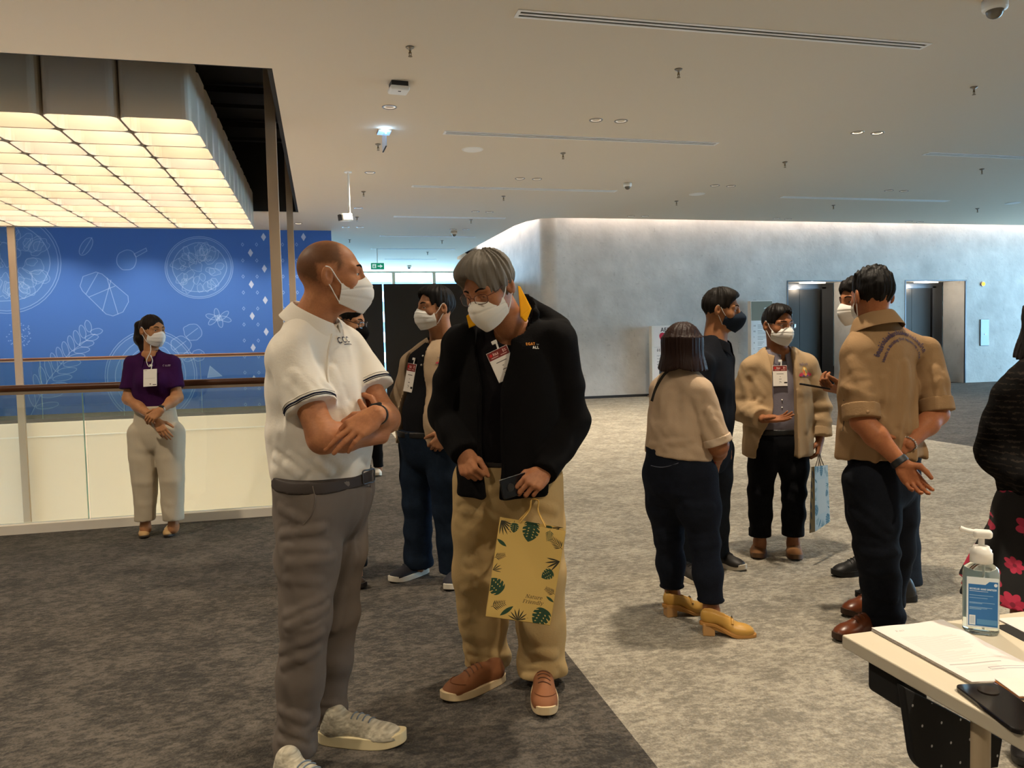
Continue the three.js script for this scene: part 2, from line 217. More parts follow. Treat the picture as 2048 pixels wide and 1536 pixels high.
// black folding partition with a daylit slit, and the high window band far behind
{
  const z = -20.4, xr = onZ(1046, 600, z).x, xs = onZ(768, 650, z).x;
  for (const [a, b] of [[MX1 - 0.4, xs - 0.02], [xs + 0.02, xr]]) tag(mesh('partition_panel', rbox(b - a, 2.98, 0.1, 0.01, (a + b) / 2, 1.49, z), M.blackPanel), a < 1 ? 'black partition panel next to the blue mural wall' : 'wide black partition panel ending at the concrete core', 'partition');
  const back = -30;
  struct('wall_back', box(X1 - X0, 1.6, 0.2, (X0 + X1) / 2, 4.95, back), M.ceiling); struct('wall_back', box(X1 - X0, 0.5, 0.2, (X0 + X1) / 2, -0.2, back), M.white);
  struct('wall_back', box(8, 4.5, 0.2, -9, 2.2, back), M.white); struct('wall_back', box(18, 4.5, 0.2, 15, 2.2, back), M.white);
  const xs2 = [720, 787, 868, 950, 1030].map(px => onZ(px, 556, back).x); xs2[0] = -5; xs2[4] = 6;
  for (let i = 0; i < 4; i++) { const p = struct('window_' + (i + 2), box(xs2[i + 1] - xs2[i] - 0.1, 4.1, 0.02, (xs2[i] + xs2[i + 1]) / 2, 2.1, back), M.glass); mesh('window_frame', box(0.12, 4.15, 0.12, xs2[i + 1], 2.1, back), M.steel, p); }
  const tow = thing('office_tower', 'pale striped office tower beyond the high windows', 'building', V(7, -30, -62));
  mesh('wall', box(9, 60, 8, 0, 30, -0.3), mat({ color: '#6f9fc4', roughness: 0.3 }), tow);
  for (let i = 0; i < 14; i++) mesh('floor_band', box(9.3, 0.75, 8.6, 0, 29 + i * 1.5, 0), mat({ color: '#f4f6f8' }), tow);
  const tw2 = thing('office_block', 'blue glazed office block beyond the high windows', 'building', V(-3.5, -30, -66));
  mesh('wall', box(9, 58, 8, 0, 29, 0), mat({ color: '#8fc4e4', roughness: 0.3 }), tw2);
  for (let i = 0; i < 8; i++) mesh('floor_band', box(9.2, 0.12, 8.2, 0, 30 + i * 1.2, 0.05), mat({ color: '#cfe6f4' }), tw2);
  for (const x of [2.2, 3.4]) mesh('pier', box(0.5, 58, 8.3, x, 29, 0.1), mat({ color: '#eef4f8' }), tw2);
}
// ---------------------------------------------------------------- balustrades
function rail(pts, h, name, label) { const t = thing(name, label, 'handrail'); const g = bar(pts[0], pts[1], h, 16); mesh('rail', g, M.wood, t); return t; }
function balustrade(a, b, rh, joints, label, rlabel) {
  const dir = b.clone().sub(a), L = dir.length(); dir.normalize(); const horiz = Math.abs(dir.x) > Math.abs(dir.z);
  const t = thing('glass_balustrade', label, 'balustrade', a);
  for (let i = 0; i < joints.length - 1; i++) { const u0 = joints[i] + 0.008, u1 = joints[i + 1] - 0.008, w = u1 - u0, m = (u0 + u1) / 2; const g = box(horiz ? w : 0.016, rh - 0.12, horiz ? 0.016 : w, dir.x * m, (rh - 0.12) / 2 + 0.07, dir.z * m); mesh('glass_panel', g, M.glass, t);
    mesh('glass_edge', box(horiz ? 0.006 : 0.016, rh - 0.12, horiz ? 0.016 : 0.006, dir.x * (u1 + 0.001), (rh - 0.12) / 2 + 0.07, dir.z * (u1 + 0.001)), M.glassEdge, t); }
  const r = thing('wooden_handrail', rlabel, 'handrail', a.clone().setY(rh)); mesh('rail', bar(V(0, 0, 0), dir.clone().multiplyScalar(L), 0.027, 20), M.wood, r); mesh('channel', box(horiz ? L : 0.024, 0.03, horiz ? 0.024 : L, dir.x * L / 2, -0.032, dir.z * L / 2), M.steel, r);
}
{
  const jx = onZ(178, 1000, AZ0).x, a = V(AX0, 0, AZ0);
  const js = [jx - 4.5, jx - 3, jx - 1.5, jx, jx + 1.5].map(x => x - AX0); balustrade(a, V(AX1, 0, AZ0), 1.115, [0.05, ...js.filter(x => x > 0.3), AX1 - AX0 - 0.02], 'near glass balustrade on the cream kerb behind the woman in purple', 'brown wooden handrail on the near glass balustrade');
  balustrade(V(AX1, 0, AZ0), V(AX1, 0, AZ1), 1.115, [0.02, 1.5, 3, 4.5, 6, 7.5, 9, 10.5], 'glass balustrade along the side of the void', 'brown wooden handrail along the side of the void');
  balustrade(V(AX0, 0, AZ1), V(AX1, 0, AZ1), 1.27, [0.02, 1.5, 3, 4.5, 6, 7.5, 9, 9.55], 'far glass balustrade before the blue mural wall', 'orange brown wooden handrail before the blue mural wall');
}
function post(p, w, label, top = 5.5, bot = -4.5) { const t = thing('steel_post', label, 'post', V(p.x, bot, p.z)); mesh('shaft', rbox(w, top - bot, 0.06, 0.006, 0, (top - bot) / 2, 0), M.steel, t); mesh('base_plate', box(w + 0.06, 0.02, 0.14, 0, 0.01, 0), M.steel, t); }
post(at(552, 400, 9.8).setY(0).add(V(-0.03, 0, 0)), 0.13, 'broad flat brushed steel post beside the void'); post(at(590, 440, 16.2).setY(0).add(V(-0.1, 0, 0.0)), 0.13, 'slim steel post at the far corner of the void');
post(onZ(30, 600, AZ1 + 0.25), 0.13, 'slim steel post before the blue mural wall', 5.5);
// ---------------------------------------------------------------- chandelier of square tubes over the void
{
  const CW = 0.735, RD = 0.605, NX = 9, NZ = 13, xr = -1.28, zn = -8.97, y0 = 3.85, hgt = 0.72;
  const outline = (w, d, r) => { const p = []; for (const [sx, sz, a] of [[1, 1, 0], [-1, 1, 1], [-1, -1, 2], [1, -1, 3]]) for (let i = 0; i <= 4; i++) { const t = (a + i / 4) * Math.PI / 2; p.push([sx * (w / 2 - r) + r * Math.cos(t), sz * (d / 2 - r) + r * Math.sin(t)]); } return p; };
  const wall = extrude(outline(CW - 0.02, RD - 0.02, 0.09), hgt, [outline(CW - 0.03, RD - 0.03, 0.085)]).rotateX(-Math.PI / 2);
  const lampG = cyl(0.1, 0.1, 0.05, 0, hgt - 0.06, 0, 16), lid = new THREE.ShapeGeometry(new THREE.Shape(outline(CW - 0.03, RD - 0.03, 0.085).map(p => new THREE.Vector2(...p)))).rotateX(Math.PI / 2).translate(0, hgt - 0.02, 0);
  const rodG = cyl(0.008, 0.008, 5.6 - y0 - hgt + 0.02, 0, (5.6 - y0 + hgt - 0.02) / 2, 0, 6), lidM = mat({ color: '#d8ccb8', side: THREE.DoubleSide, roughness: 0.8 }), hue = ['#dcd2c2', '#dacdc2', '#d6ccba', '#ded4c6'].map(c => mat({ color: c, metalness: 0.3, roughness: 0.36 }));
  for (let i = 0; i < NX; i++) for (let j = 0; j < NZ; j++) {
    const t = thing('light_tube', i === 0 ? 'square champagne metal light tube in the outer row facing the dark ceiling edge' : j === 0 ? 'square champagne metal light tube in the front row over the void' : 'square champagne metal light tube inside the lit cluster over the void', 'ceiling light', V(xr - CW * (i + 0.5), y0, zn - RD * (j + 0.5)), i === 0 ? 'light tubes of the outer row' : j === 0 ? 'light tubes of the front row' : 'light tubes inside the cluster');
    mesh('shade', wall, hue[(i * 7 + j * 3 + (i * j) % 3) % 4], t); mesh('lid', lid, lidM, t); mesh('hanger_rod', rodG, M.dark, t); mesh('lamp', lampG, M.lamp, t);
    const s = new THREE.SpotLight(WARM, 3.2, 0, 1.25, 0.6); s.position.set(0, hgt - 0.1, 0); s.target.position.set(0, -2, 0); s.shadow.radius = 6; s.castShadow = true; t.add(s, s.target);
  }
  for (const z of [-9.3, -11.2, -13.2, -15.2]) { const p = thing('ceiling_truss', 'dark steel truss bar above the light cluster', 'truss', V(-5, 5.35, z), 'truss bars above the void'); mesh('bar', box(9, 0.1, 0.1, 0, 0.15, 0), M.black, p); mesh('lower_bar', box(9, 0.06, 0.06, 0, -0.1, 0), M.black, p); }
}
// ---------------------------------------------------------------- ceiling fittings, placed where the ceiling shows them
const C = (px, py) => onPlane(px, py, CEIL);
function lamp(p, label, power, lit, group, r = 0.085) {
  const t = thing('downlight', label, 'downlight', p, group);
  mesh('bezel', lathe([[r * 0.78, 0.01], [r * 0.8, -0.006], [r, -0.008], [r * 1.06, -0.002], [r * 1.06, 0.004]]), M.bezel, t); mesh('lens', lathe([[0, 0.012], [r * 0.8, 0.004]]).translate(0, -0.006, 0), lit ? M.lamp : M.lampSoft, t);
  if (power) { const s = new THREE.SpotLight(WARM2, power, 0, 1.1, 0.7); s.position.set(0, -0.03, 0); s.target.position.set(0, -2, 0); s.shadow.radius = 4; s.castShadow = true; t.add(s, s.target); }
}
const DL = 26;
for (const [x, y, w] of [[779, 214, 'beside the hanging exit sign'], [740, 345, 'beside the bullet camera pole'], [717, 416, 'behind the bullet camera']]) lamp(C(x, y), 'single round recessed downlight ' + w, DL, false);
for (const [x, y, lit] of [[1192, 240], [1242, 242], [1715, 265, 1], [1755, 266, 1], [1040, 357], [1074, 358], [1430, 371], [1462, 372], [1778, 381], [1808, 382], [951, 423], [979, 424], [691, 454], [720, 454], [906, 459], [932, 459], [1262, 432], [1290, 432], [1553, 437], [1576, 438], [1818, 443], [1840, 444]])
  lamp(C(x, y), lit ? 'brightly lit round downlight of a pair' : 'dim round recessed downlight of a pair', y > 420 ? 0 : DL * 0.8, lit, lit ? 'lit downlight pair' : 'dim downlight pairs');
for (let i = 0; i < 6; i++) lamp(V(-9.2 + i * 1.75, CEIL, -18.35), 'round recessed downlight washing the blue mural wall', 15, true, 'downlights over the blue mural wall');
for (let i = 0; i < 4; i++) for (let j = 0; j < 4; j++) lamp(V(-7 + i * 4.6, CEIL, -3.6 + j * 3.4), 'round recessed downlight over the near carpet', 31, true, 'downlights over the near carpet');
for (const [x, y] of [[945, 299], [1394, 388], [2025, 406]]) { const t = thing('ceiling_speaker', x < 1000 ? 'wide flat round speaker grille between two slot diffusers' : x < 1500 ? 'small flat round speaker grille before the concrete wall' : 'flat round speaker grille before the lifts', 'speaker', C(x, y)); mesh('grille', lathe([[0, -0.008], [0.12, -0.008], [0.14, -0.004], [0.14, 0.01]]), M.white, t); mesh('rim', lathe([[0.14, 0.002], [0.15, -0.008], [0.16, 0.002]]), M.whitePlastic, t); }
for (const { x0, x1, z, w } of DIFF) {
  const L = x1 - x0;
  const t = thing('slot_diffuser', w === 'nearest long' ? 'longest pale double slot air diffuser over the people' : w === 'side' ? 'double slot air diffuser running off towards the lifts' : w === 'far' ? 'pale double slot air diffuser before the high windows' : 'pale double slot air diffuser in mid ceiling', 'air diffuser', V((x0 + x1) / 2, CEIL, z), w === 'far' ? 'far slot diffusers' : w === 'long' ? 'middle slot diffusers' : undefined);
  mesh('frame', merge([box(L + 0.06, 0.008, 0.03, 0, -0.004, -0.065), box(L + 0.06, 0.008, 0.03, 0, -0.004, 0.065), box(0.03, 0.008, 0.1, -L / 2 - 0.015, -0.004, 0), box(0.03, 0.008, 0.1, L / 2 + 0.015, -0.004, 0)]), M.white, t);
  mesh('blade', box(L, 0.2, 0.026, 0, 0.096, 0), M.bezel, t); mesh('blade_cap', box(L, 0.006, 0.028, 0, -0.005, 0), M.white, t); for (const k of [-1, 1]) mesh('side_wall', box(L, 0.26, 0.004, 0, 0.128, k * 0.047), M.bezel, t);
}
for (const [x, y] of [[820, 98], [1357, 142], [1948, 178], [756, 292], [1126, 310], [1570, 328], [1964, 342], [727, 387], [1007, 396], [1353, 406], [1667, 414], [1955, 421], [714, 438], [942, 443], [699, 483], [884, 485], [855, 508]]) {
  const t = thing('sprinkler', y < 200 ? 'bronze pendent sprinkler head over the near hall' : 'small pendent sprinkler head on the far ceiling', 'sprinkler', C(x, y - 4), y < 200 ? 'near sprinklers' : 'far sprinklers');
  mesh('escutcheon', lathe([[0, 0.004], [0.042, -0.002], [0.036, -0.012], [0.014, -0.02], [0.012, -0.035]], 16), M.bezel, t);
  mesh('frame', merge([cyl(0.007, 0.012, 0.03, 0, -0.045, 0, 8), bar(V(-0.012, -0.05, 0), V(-0.006, -0.085, 0), 0.004, 6), bar(V(0.012, -0.05, 0), V(0.006, -0.085, 0), 0.004, 6), cyl(0.02, 0.02, 0.003, 0, -0.088, 0, 12)]), mat({ color: '#7d6a48', metalness: 0.8, roughness: 0.4 }), t);
}
for (const [x, y, r, w] of [[1255, 366, 0.075, 'small white dome camera before the concrete wall'], [1990, 0, 0.1, 'large white dome camera near the ceiling corner'], [908, 463, 0.08, 'white dome camera by the slot end'], [818, 531, 0.08, 'white dome camera near the high windows']]) {
  const t = thing('dome_camera', w, 'camera', C(x, y)); mesh('housing', lathe([[0, 0], [r, 0], [r, -r * 0.7], [r * 0.93, -r * 0.85], [r * 0.7, -r * 0.9]]), M.whitePlastic, t); mesh('dome', new THREE.SphereGeometry(r * 0.7, 20, 10, 0, 7, Math.PI / 2, Math.PI / 2).translate(0, -r * 0.88, 0), mat({ color: '#6d675c', roughness: 0.2 }), t);
}
{ // bullet camera on a drop pole
  const p = C(696, 343), t = thing('bullet_camera', 'white bullet camera hanging on a thin pole from the ceiling', 'camera', p), low = onPlane(693, 428, CEIL); const s = 1540 / ahead(p), h = 85 / s;
  mesh('ceiling_plate', cyl(0.06, 0.06, 0.02, 0, -0.01, 0), M.whitePlastic, t); mesh('pole', cyl(0.018, 0.018, h, 0, -h / 2, 0), M.whitePlastic, t);
  const g = rbox(0.2, 0.12, 0.12, 0.02).rotateZ(0.12).rotateY(0.5).translate(-0.06, -h - 0.04, 0); mesh('body', g, M.whitePlastic, t); mesh('lens', rbox(0.02, 0.1, 0.1, 0.008).rotateZ(0.12).rotateY(0.5).translate(-0.155, -h - 0.05, 0.05), M.dark, t); mesh('knuckle', new THREE.SphereGeometry(0.03, 12, 10).translate(0, -h + 0.01, 0), M.whitePlastic, t);
}
{ // wireless access point
  const t = thing('access_point', 'white box shaped access point on the ceiling', 'access point', C(797, 166)); t.rotation.y = 0.1;
  mesh('bracket', box(0.18, 0.05, 0.16, 0, -0.025, 0), M.dark, t); mesh('case', rbox(0.21, 0.05, 0.2, 0.02, 0, -0.075, 0, 3), M.whitePlastic, t); mesh('status_plate', box(0.03, 0.003, 0.02, 0, -0.1015, 0.04), M.dark, t);
}
{ // exit sign seen edge on
  const t = thing('exit_sign', 'edge lit exit sign blade seen from its thin side', 'exit sign', C(768, 262)); const u = t; u.rotation.y = 0.05;
  mesh('mount', box(0.17, 0.02, 0.22, 0, -0.01, 0), M.steel, t); mesh('lamp_bar', box(0.16, 0.012, 0.2, 0, -0.022, 0), mat({ color: '#bfdcff', emissive: '#78b0ff', emissiveIntensity: 0.7 }), t);
  mesh('blade', box(0.012, 0.2, 0.36, 0, -0.13, 0), phys({ color: '#dff0ff', transmission: 0.8, thickness: 0, roughness: 0.15, emissive: '#7fb4ff', emissiveIntensity: 0.15 }), t); mesh('edge', box(0.02, 0.008, 0.36, 0, -0.232, 0), M.chrome, t);
  const pl = new THREE.PointLight(new THREE.Color().setRGB(0.4, 0.65, 1), 0.1); pl.position.set(0, -0.05, 0.13); pl.castShadow = true; t.add(pl);
  const p = onPlane(755, 520, CEIL), d = 22.5, c = at(755, 532.5, d), e = thing('exit_sign', 'green hanging exit sign with a white arrow near the high windows', 'exit sign', c);
  const tx = canvasTex(256, 112, (g, w, h) => { g.fillStyle = '#0d9a6c'; g.fillRect(0, 0, w, h); g.fillStyle = '#eafff4'; g.fillRect(22, 18, 78, 76); g.fillStyle = '#0d9a6c'; g.beginPath(); g.arc(64, 34, 9, 0, 7); g.fill(); g.lineWidth = 11; g.strokeStyle = '#0d9a6c'; g.beginPath(); g.moveTo(60, 46); g.lineTo(54, 66); g.lineTo(72, 74); g.lineTo(68, 92); g.moveTo(54, 66); g.lineTo(36, 84); g.moveTo(40, 58); g.lineTo(58, 50); g.lineTo(80, 60); g.stroke(); g.fillStyle = '#eafff4'; g.beginPath(); g.moveTo(130, 44); g.lineTo(180, 44); g.lineTo(180, 20); g.lineTo(236, 56); g.lineTo(180, 92); g.lineTo(180, 68); g.lineTo(130, 68); g.fill(); });
  mesh('case', rbox(0.38, 0.19, 0.06, 0.01), M.whitePlastic, e); mesh('face', new THREE.PlaneGeometry(0.36, 0.165).translate(0, 0, 0.031), mat({ map: tx, emissiveMap: tx, emissive: '#ffffff', emissiveIntensity: 0.35 }), e); mesh('rod', box(0.02, CEIL - c.y - 0.09, 0.02, 0, (CEIL - c.y + 0.09) / 2, 0), M.whitePlastic, e);
}
// ---------------------------------------------------------------- boards before the concrete wall
{
  const z = -16.95, a = onZ(1303, 652, z), b = onZ(1355, 652, z), w = 0.62;
  const tx = canvasTex(512, 1536, (g, W2, H2) => { g.fillStyle = '#ece7e4'; g.fillRect(0, 0, W2, H2); g.fillStyle = '#1c1a1a'; g.font = 'bold 118px sans-serif'; g.textAlign = 'center'; g.fillText('AED', 270, 118);
    g.fillStyle = '#c4173a'; g.beginPath(); g.moveTo(270, 400); g.bezierCurveTo(60, 260, 110, 130, 210, 140); g.bezierCurveTo(250, 145, 268, 175, 270, 190); g.bezierCurveTo(275, 170, 300, 140, 345, 142); g.bezierCurveTo(440, 150, 470, 270, 270, 400); g.fill();
    g.fillStyle = '#fff'; g.beginPath(); g.moveTo(300, 180); g.lineTo(215, 285); g.lineTo(265, 285); g.lineTo(235, 365); g.lineTo(325, 250); g.lineTo(272, 250); g.closePath(); g.fill();
    g.fillStyle = '#777'; g.fillRect(0, 455, W2, 3); g.fillStyle = '#333'; g.fillRect(255, 425, 50, 9); g.strokeStyle = '#333'; g.lineWidth = 9; for (let i = 0; i < 6; i++) thai(g, 60 + i * 48, 500, 44, 46, i * 3 + 1); g.lineWidth = 4; for (let j = 0; j < 4; j++) for (let i = 0; i < 11; i++) thai(g, 60 + i * 34, 630 + j * 62, 30, 28, i * 5 + j * 3); g.fillRect(110, 940, 300, 150); });
  const t = thing('aed_board', 'white standing board with a red heart for the defibrillator', 'sign board', V(a.x + w / 2, 0, z));
  mesh('body', rbox(w, a.y, 0.16, 0.01, 0, a.y / 2, -0.08), M.whitePlastic, t); mesh('face', new THREE.PlaneGeometry(w - 0.06, a.y - 0.02).translate(0.03, a.y / 2, 0.002), mat({ map: tx, roughness: 0.5 }), t); mesh('foot', box(w + 0.05, 0.03, 0.3, 0, 0.015, -0.08), M.steel, t);
  const c = onZ(1501, 602, z), d = onZ(1545, 602, z), w2 = d.x - c.x, hd = (o) => o * 1;
  const t2 = thing('directory_board', 'tall directory totem with an olive top reading 2', 'sign board', V((c.x + d.x) / 2, 0, z));
  const tx2 = canvasTex(512, 2048, (g, W2, H2) => { g.fillStyle = '#e3e5e6'; g.fillRect(0, 0, W2, H2); g.fillStyle = '#86816c'; g.fillRect(0, 0, W2, 430); g.fillStyle = '#f1efe6'; g.font = '250px sans-serif'; g.textAlign = 'right'; g.fillText('2', 430, 320); g.textAlign = 'left'; g.fillStyle = '#6a6c70';
    for (let i = 0; i < 11; i++) { g.font = 'bold 44px sans-serif'; const y = 560 + i * 128; g.fillText(['LG', 'B2', '1', 'G', 'L', 'B1', '2', '3', '4', 'P', 'R'][i], 50, y); g.globalAlpha = 0.5; for (let k = 0; k < 3; k++) { g.fillRect(150, y - 36 + k * 34, 100 + 200 * hash3(i, k, 3), 13); } g.globalAlpha = 0.9; } g.lineWidth = 10; g.strokeStyle = '#8a8c90'; g.beginPath(); g.moveTo(330, 480); g.lineTo(360, 470); g.lineTo(390, 560); g.stroke(); });
  mesh('body', rbox(w2, c.y, 0.14, 0.008, 0, c.y / 2, -0.07), M.whitePlastic, t2); mesh('face', new THREE.PlaneGeometry(w2 - 0.03, c.y - 0.02).translate(0.005, c.y / 2, 0.002), mat({ map: tx2, roughness: 0.5 }), t2);
}
// ---------------------------------------------------------------- solid modelling by distance fields (used for the people)
const dot3 = (a, x, y, z) => a.x * x + a.y * y + a.z * z;
const smin = (a, b, k) => { const h = k - Math.abs(a - b); return h > 0 ? Math.min(a, b) - h * h / (4 * k) : Math.min(a, b); };
const smax = (a, b, k) => -smin(-a, -b, k);
function ecap(a, b, ra, rb, w, q = 1, qb = q) {    // tapered capsule, flattened by q along w
  const ax = a.x, ay = a.y, az = a.z, dx = b.x - ax, dy = b.y - ay, dz = b.z - az, l2 = Math.max(1e-9, dx * dx + dy * dy + dz * dz);
  const f = (x, y, z) => {
    let vx = x - ax, vy = y - ay, vz = z - az; const t = clamp((vx * dx + vy * dy + vz * dz) / l2); vx -= dx * t; vy -= dy * t; vz -= dz * t;
    const r = ra + (rb - ra) * t, l = Math.sqrt(vx * vx + vy * vy + vz * vz);
    if (!w) return l - r;
    const k = vx * w.x + vy * w.y + vz * w.z, e = 1 / (q + (qb - q) * t) - 1, ux = vx + w.x * k * e, uy = vy + w.y * k * e, uz = vz + w.z * k * e, L = Math.sqrt(ux * ux + uy * uy + uz * uz);
    return L < 1e-6 ? -r * Math.min(1, q) : (L - r) * l / L;
  };
  const m = Math.max(ra, rb) * Math.max(1, q, qb); f.bb = [Math.min(ax, b.x) - m, Math.min(ay, b.y) - m, Math.min(az, b.z) - m, Math.max(ax, b.x) + m, Math.max(ay, b.y) + m, Math.max(az, b.z) + m];
  return f;
}
const ell = (x, y, z, a, b, c) => { const k = Math.sqrt(x * x / (a * a) + y * y / (b * b) + z * z / (c * c)); return k < 1e-4 ? -Math.min(a, b, c) : Math.sqrt(x * x + y * y + z * z) * (1 - 1 / k); };
const sph = (x, y, z, r) => Math.sqrt(x * x + y * y + z * z) - r;
const seg = (x, y, z, ax, ay, az, bx, by, bz, ra, rb = ra) => { const dx = bx - ax, dy = by - ay, dz = bz - az, t = clamp(((x - ax) * dx + (y - ay) * dy + (z - az) * dz) / (dx * dx + dy * dy + dz * dz)); return Math.hypot(x - ax - dx * t, y - ay - dy * t, z - az - dz * t) - ra - (rb - ra) * t; };
function framed(F, f, R) {   // a local field placed by a frame
  const s = F.s || 1, g = (x, y, z) => { const a = x - F.o.x, b = y - F.o.y, c = z - F.o.z; return s * f((a * F.x.x + b * F.x.y + c * F.x.z) / s, (a * F.y.x + b * F.y.y + c * F.y.z) / s, (a * F.z.x + b * F.z.y + c * F.z.z) / s); };
  const m = R * s; g.bb = [F.o.x - m, F.o.y - m, F.o.z - m, F.o.x + m, F.o.y + m, F.o.z + m]; return g;
}
const P3 = (F, x, y, z) => F.o.clone().addScaledVector(F.x, x * (F.s || 1)).addScaledVector(F.y, y * (F.s || 1)).addScaledVector(F.z, z * (F.s || 1));
function frame(o, z, up = UP, s = 1) { const Z = z.clone().normalize(), X = up.clone().cross(Z).normalize(), Y = Z.clone().cross(X); return { o: o.clone(), x: X, y: Y, z: Z, s }; }
function evalS(S, x, y, z, list = S.add) {
  let d = 1e9; for (let i = 0; i < list.length; i++) d = smin(d, list[i](x, y, z), list[i].k || S.k);
  if (S.infl) d -= S.infl; if (S.disp && d < 0.024 && d > -0.024) d -= S.disp(x, y, z, d);
  if (S.sub) for (const f of S.sub) d = smax(d, -f(x, y, z), f.k || 0.006);
  if (S.cuts) for (const [p, n] of S.cuts) d = Math.max(d, (x - p.x) * n.x + (y - p.y) * n.y + (z - p.z) * n.z);
  return d;
}
function sdfGeo(S, h) {
  let b = S.box; if (!b) { b = [9e9, 9e9, 9e9, -9e9, -9e9, -9e9]; for (const f of S.add) for (let i = 0; i < 3; i++) { b[i] = Math.min(b[i], f.bb[i]); b[i + 3] = Math.max(b[i + 3], f.bb[i + 3]); } }
  const pad = (S.infl || 0) + 0.02 + 2 * h, ox = b[0] - pad, oy = b[1] - pad, oz = b[2] - pad, B = 8, bx = Math.ceil((b[3] - b[0] + 2 * pad) / h / B), by = Math.ceil((b[4] - b[1] + 2 * pad) / h / B), bz = Math.ceil((b[5] - b[2] + 2 * pad) / h / B);
  const nx = bx * B + 1, ny = by * B + 1, nz = bz * B + 1, val = new Float32Array(nx * ny * nz), live = [], hd = h * B * 0.87;
  for (let k = 0; k < bz; k++) for (let j = 0; j < by; j++) for (let i = 0; i < bx; i++) {
    const cx = ox + (i + 0.5) * B * h, cy = oy + (j + 0.5) * B * h, cz = oz + (k + 0.5) * B * h, d = evalS(S, cx, cy, cz);
    if (Math.abs(d) < hd * 1.5 + 0.012) { let m = 1e9; const ds = S.add.map(f => { const e = f(cx, cy, cz); if (e < m) m = e; return e; }); live.push([i, j, k, S.add.filter((f, n) => ds[n] < m + 2.6 * hd + 2 * S.k)]); }
    else { const v = d; for (let c = 0; c <= B; c++) for (let e = 0; e <= B; e++) { const q = ((k * B + c) * ny + j * B + e) * nx + i * B; for (let a = 0; a <= B; a++) val[q + a] = v; } }
  }
  for (const [i, j, k, L] of live) for (let c = 0; c <= B; c++) for (let e = 0; e <= B; e++) { const q = ((k * B + c) * ny + j * B + e) * nx + i * B; for (let a = 0; a <= B; a++) val[q + a] = evalS(S, ox + (i * B + a) * h, oy + (j * B + e) * h, oz + (k * B + c) * h, L); }
  const id = new Int32Array(nx * ny * nz).fill(-1), pos = [], idx = [], off = [0, 1, nx, nx + 1, nx * ny, nx * ny + 1, nx * ny + nx, nx * ny + nx + 1];
  const ed = [[0, 1], [2, 3], [4, 5], [6, 7], [0, 2], [1, 3], [4, 6], [5, 7], [0, 4], [1, 5], [2, 6], [3, 7]];
  const cells = [];
  for (const [i, j, k] of live) for (let c = 0; c < B; c++) for (let e = 0; e < B; e++) for (let a = 0; a < B; a++) {
    const X = i * B + a, Y = j * B + e, Z = k * B + c, q = (Z * ny + Y) * nx + X; let m = 0; for (let t = 0; t < 8; t++) if (val[q + off[t]] < 0) m |= 1 << t;
    if (m === 0 || m === 255) continue;
    let sx = 0, sy = 0, sz = 0, n = 0; for (const [u, v] of ed) { const du = val[q + off[u]], dv = val[q + off[v]]; if ((du < 0) !== (dv < 0)) { const t = du / (du - dv); sx += mix(u & 1, v & 1, t); sy += mix(u >> 1 & 1, v >> 1 & 1, t); sz += mix(u >> 2, v >> 2, t); n++; } }
    id[q] = pos.length / 3; pos.push(ox + (X + sx / n) * h, oy + (Y + sy / n) * h, oz + (Z + sz / n) * h); cells.push(q);
  }
  const SX = 1, SY = nx, SZ = nx * ny;
  for (const q of cells) for (const [s, u, v] of [[SX, SY, SZ], [SY, SZ, SX], [SZ, SX, SY]]) {
    const a = val[q] < 0, c = val[q + s] < 0; if (a === c) continue;
    const i0 = id[q], i1 = id[q - u], i2 = id[q - u - v], i3 = id[q - v]; if (i1 < 0 || i2 < 0 || i3 < 0) continue;
    if (a) idx.push(i0, i1, i2, i0, i2, i3); else idx.push(i0, i2, i1, i0, i3, i2);
  }
  const g = new THREE.BufferGeometry(); g.setAttribute('position', new THREE.Float32BufferAttribute(pos, 3)); g.setIndex(idx); g.computeVertexNormals();
  const uv = new Float32Array(pos.length / 3 * 2); for (let i = 0; i < pos.length / 3; i++) { uv[2 * i] = pos[3 * i] * 0.8 + pos[3 * i + 2] * 0.6; uv[2 * i + 1] = pos[3 * i + 1]; } g.setAttribute('uv', new THREE.BufferAttribute(uv, 2));
  return g;
}
const mergeI = l => l.length === 1 ? l[0] : mergeGeometries(l);
function castS(S, o, dir, max = 6) { const p = o.clone(); for (let i = 0, t = 0; i < 160 && t < max; i++) { const d = evalS(S, p.x, p.y, p.z); if (d < 0.0008) return p; const st = Math.max(d * 0.7, 0.0008); p.addScaledVector(dir, st); t += st; } return null; }
function gradS(S, p, e = 0.004) { return V(evalS(S, p.x + e, p.y, p.z) - evalS(S, p.x - e, p.y, p.z), evalS(S, p.x, p.y + e, p.z) - evalS(S, p.x, p.y - e, p.z), evalS(S, p.x, p.y, p.z + e) - evalS(S, p.x, p.y, p.z - e)).normalize(); }
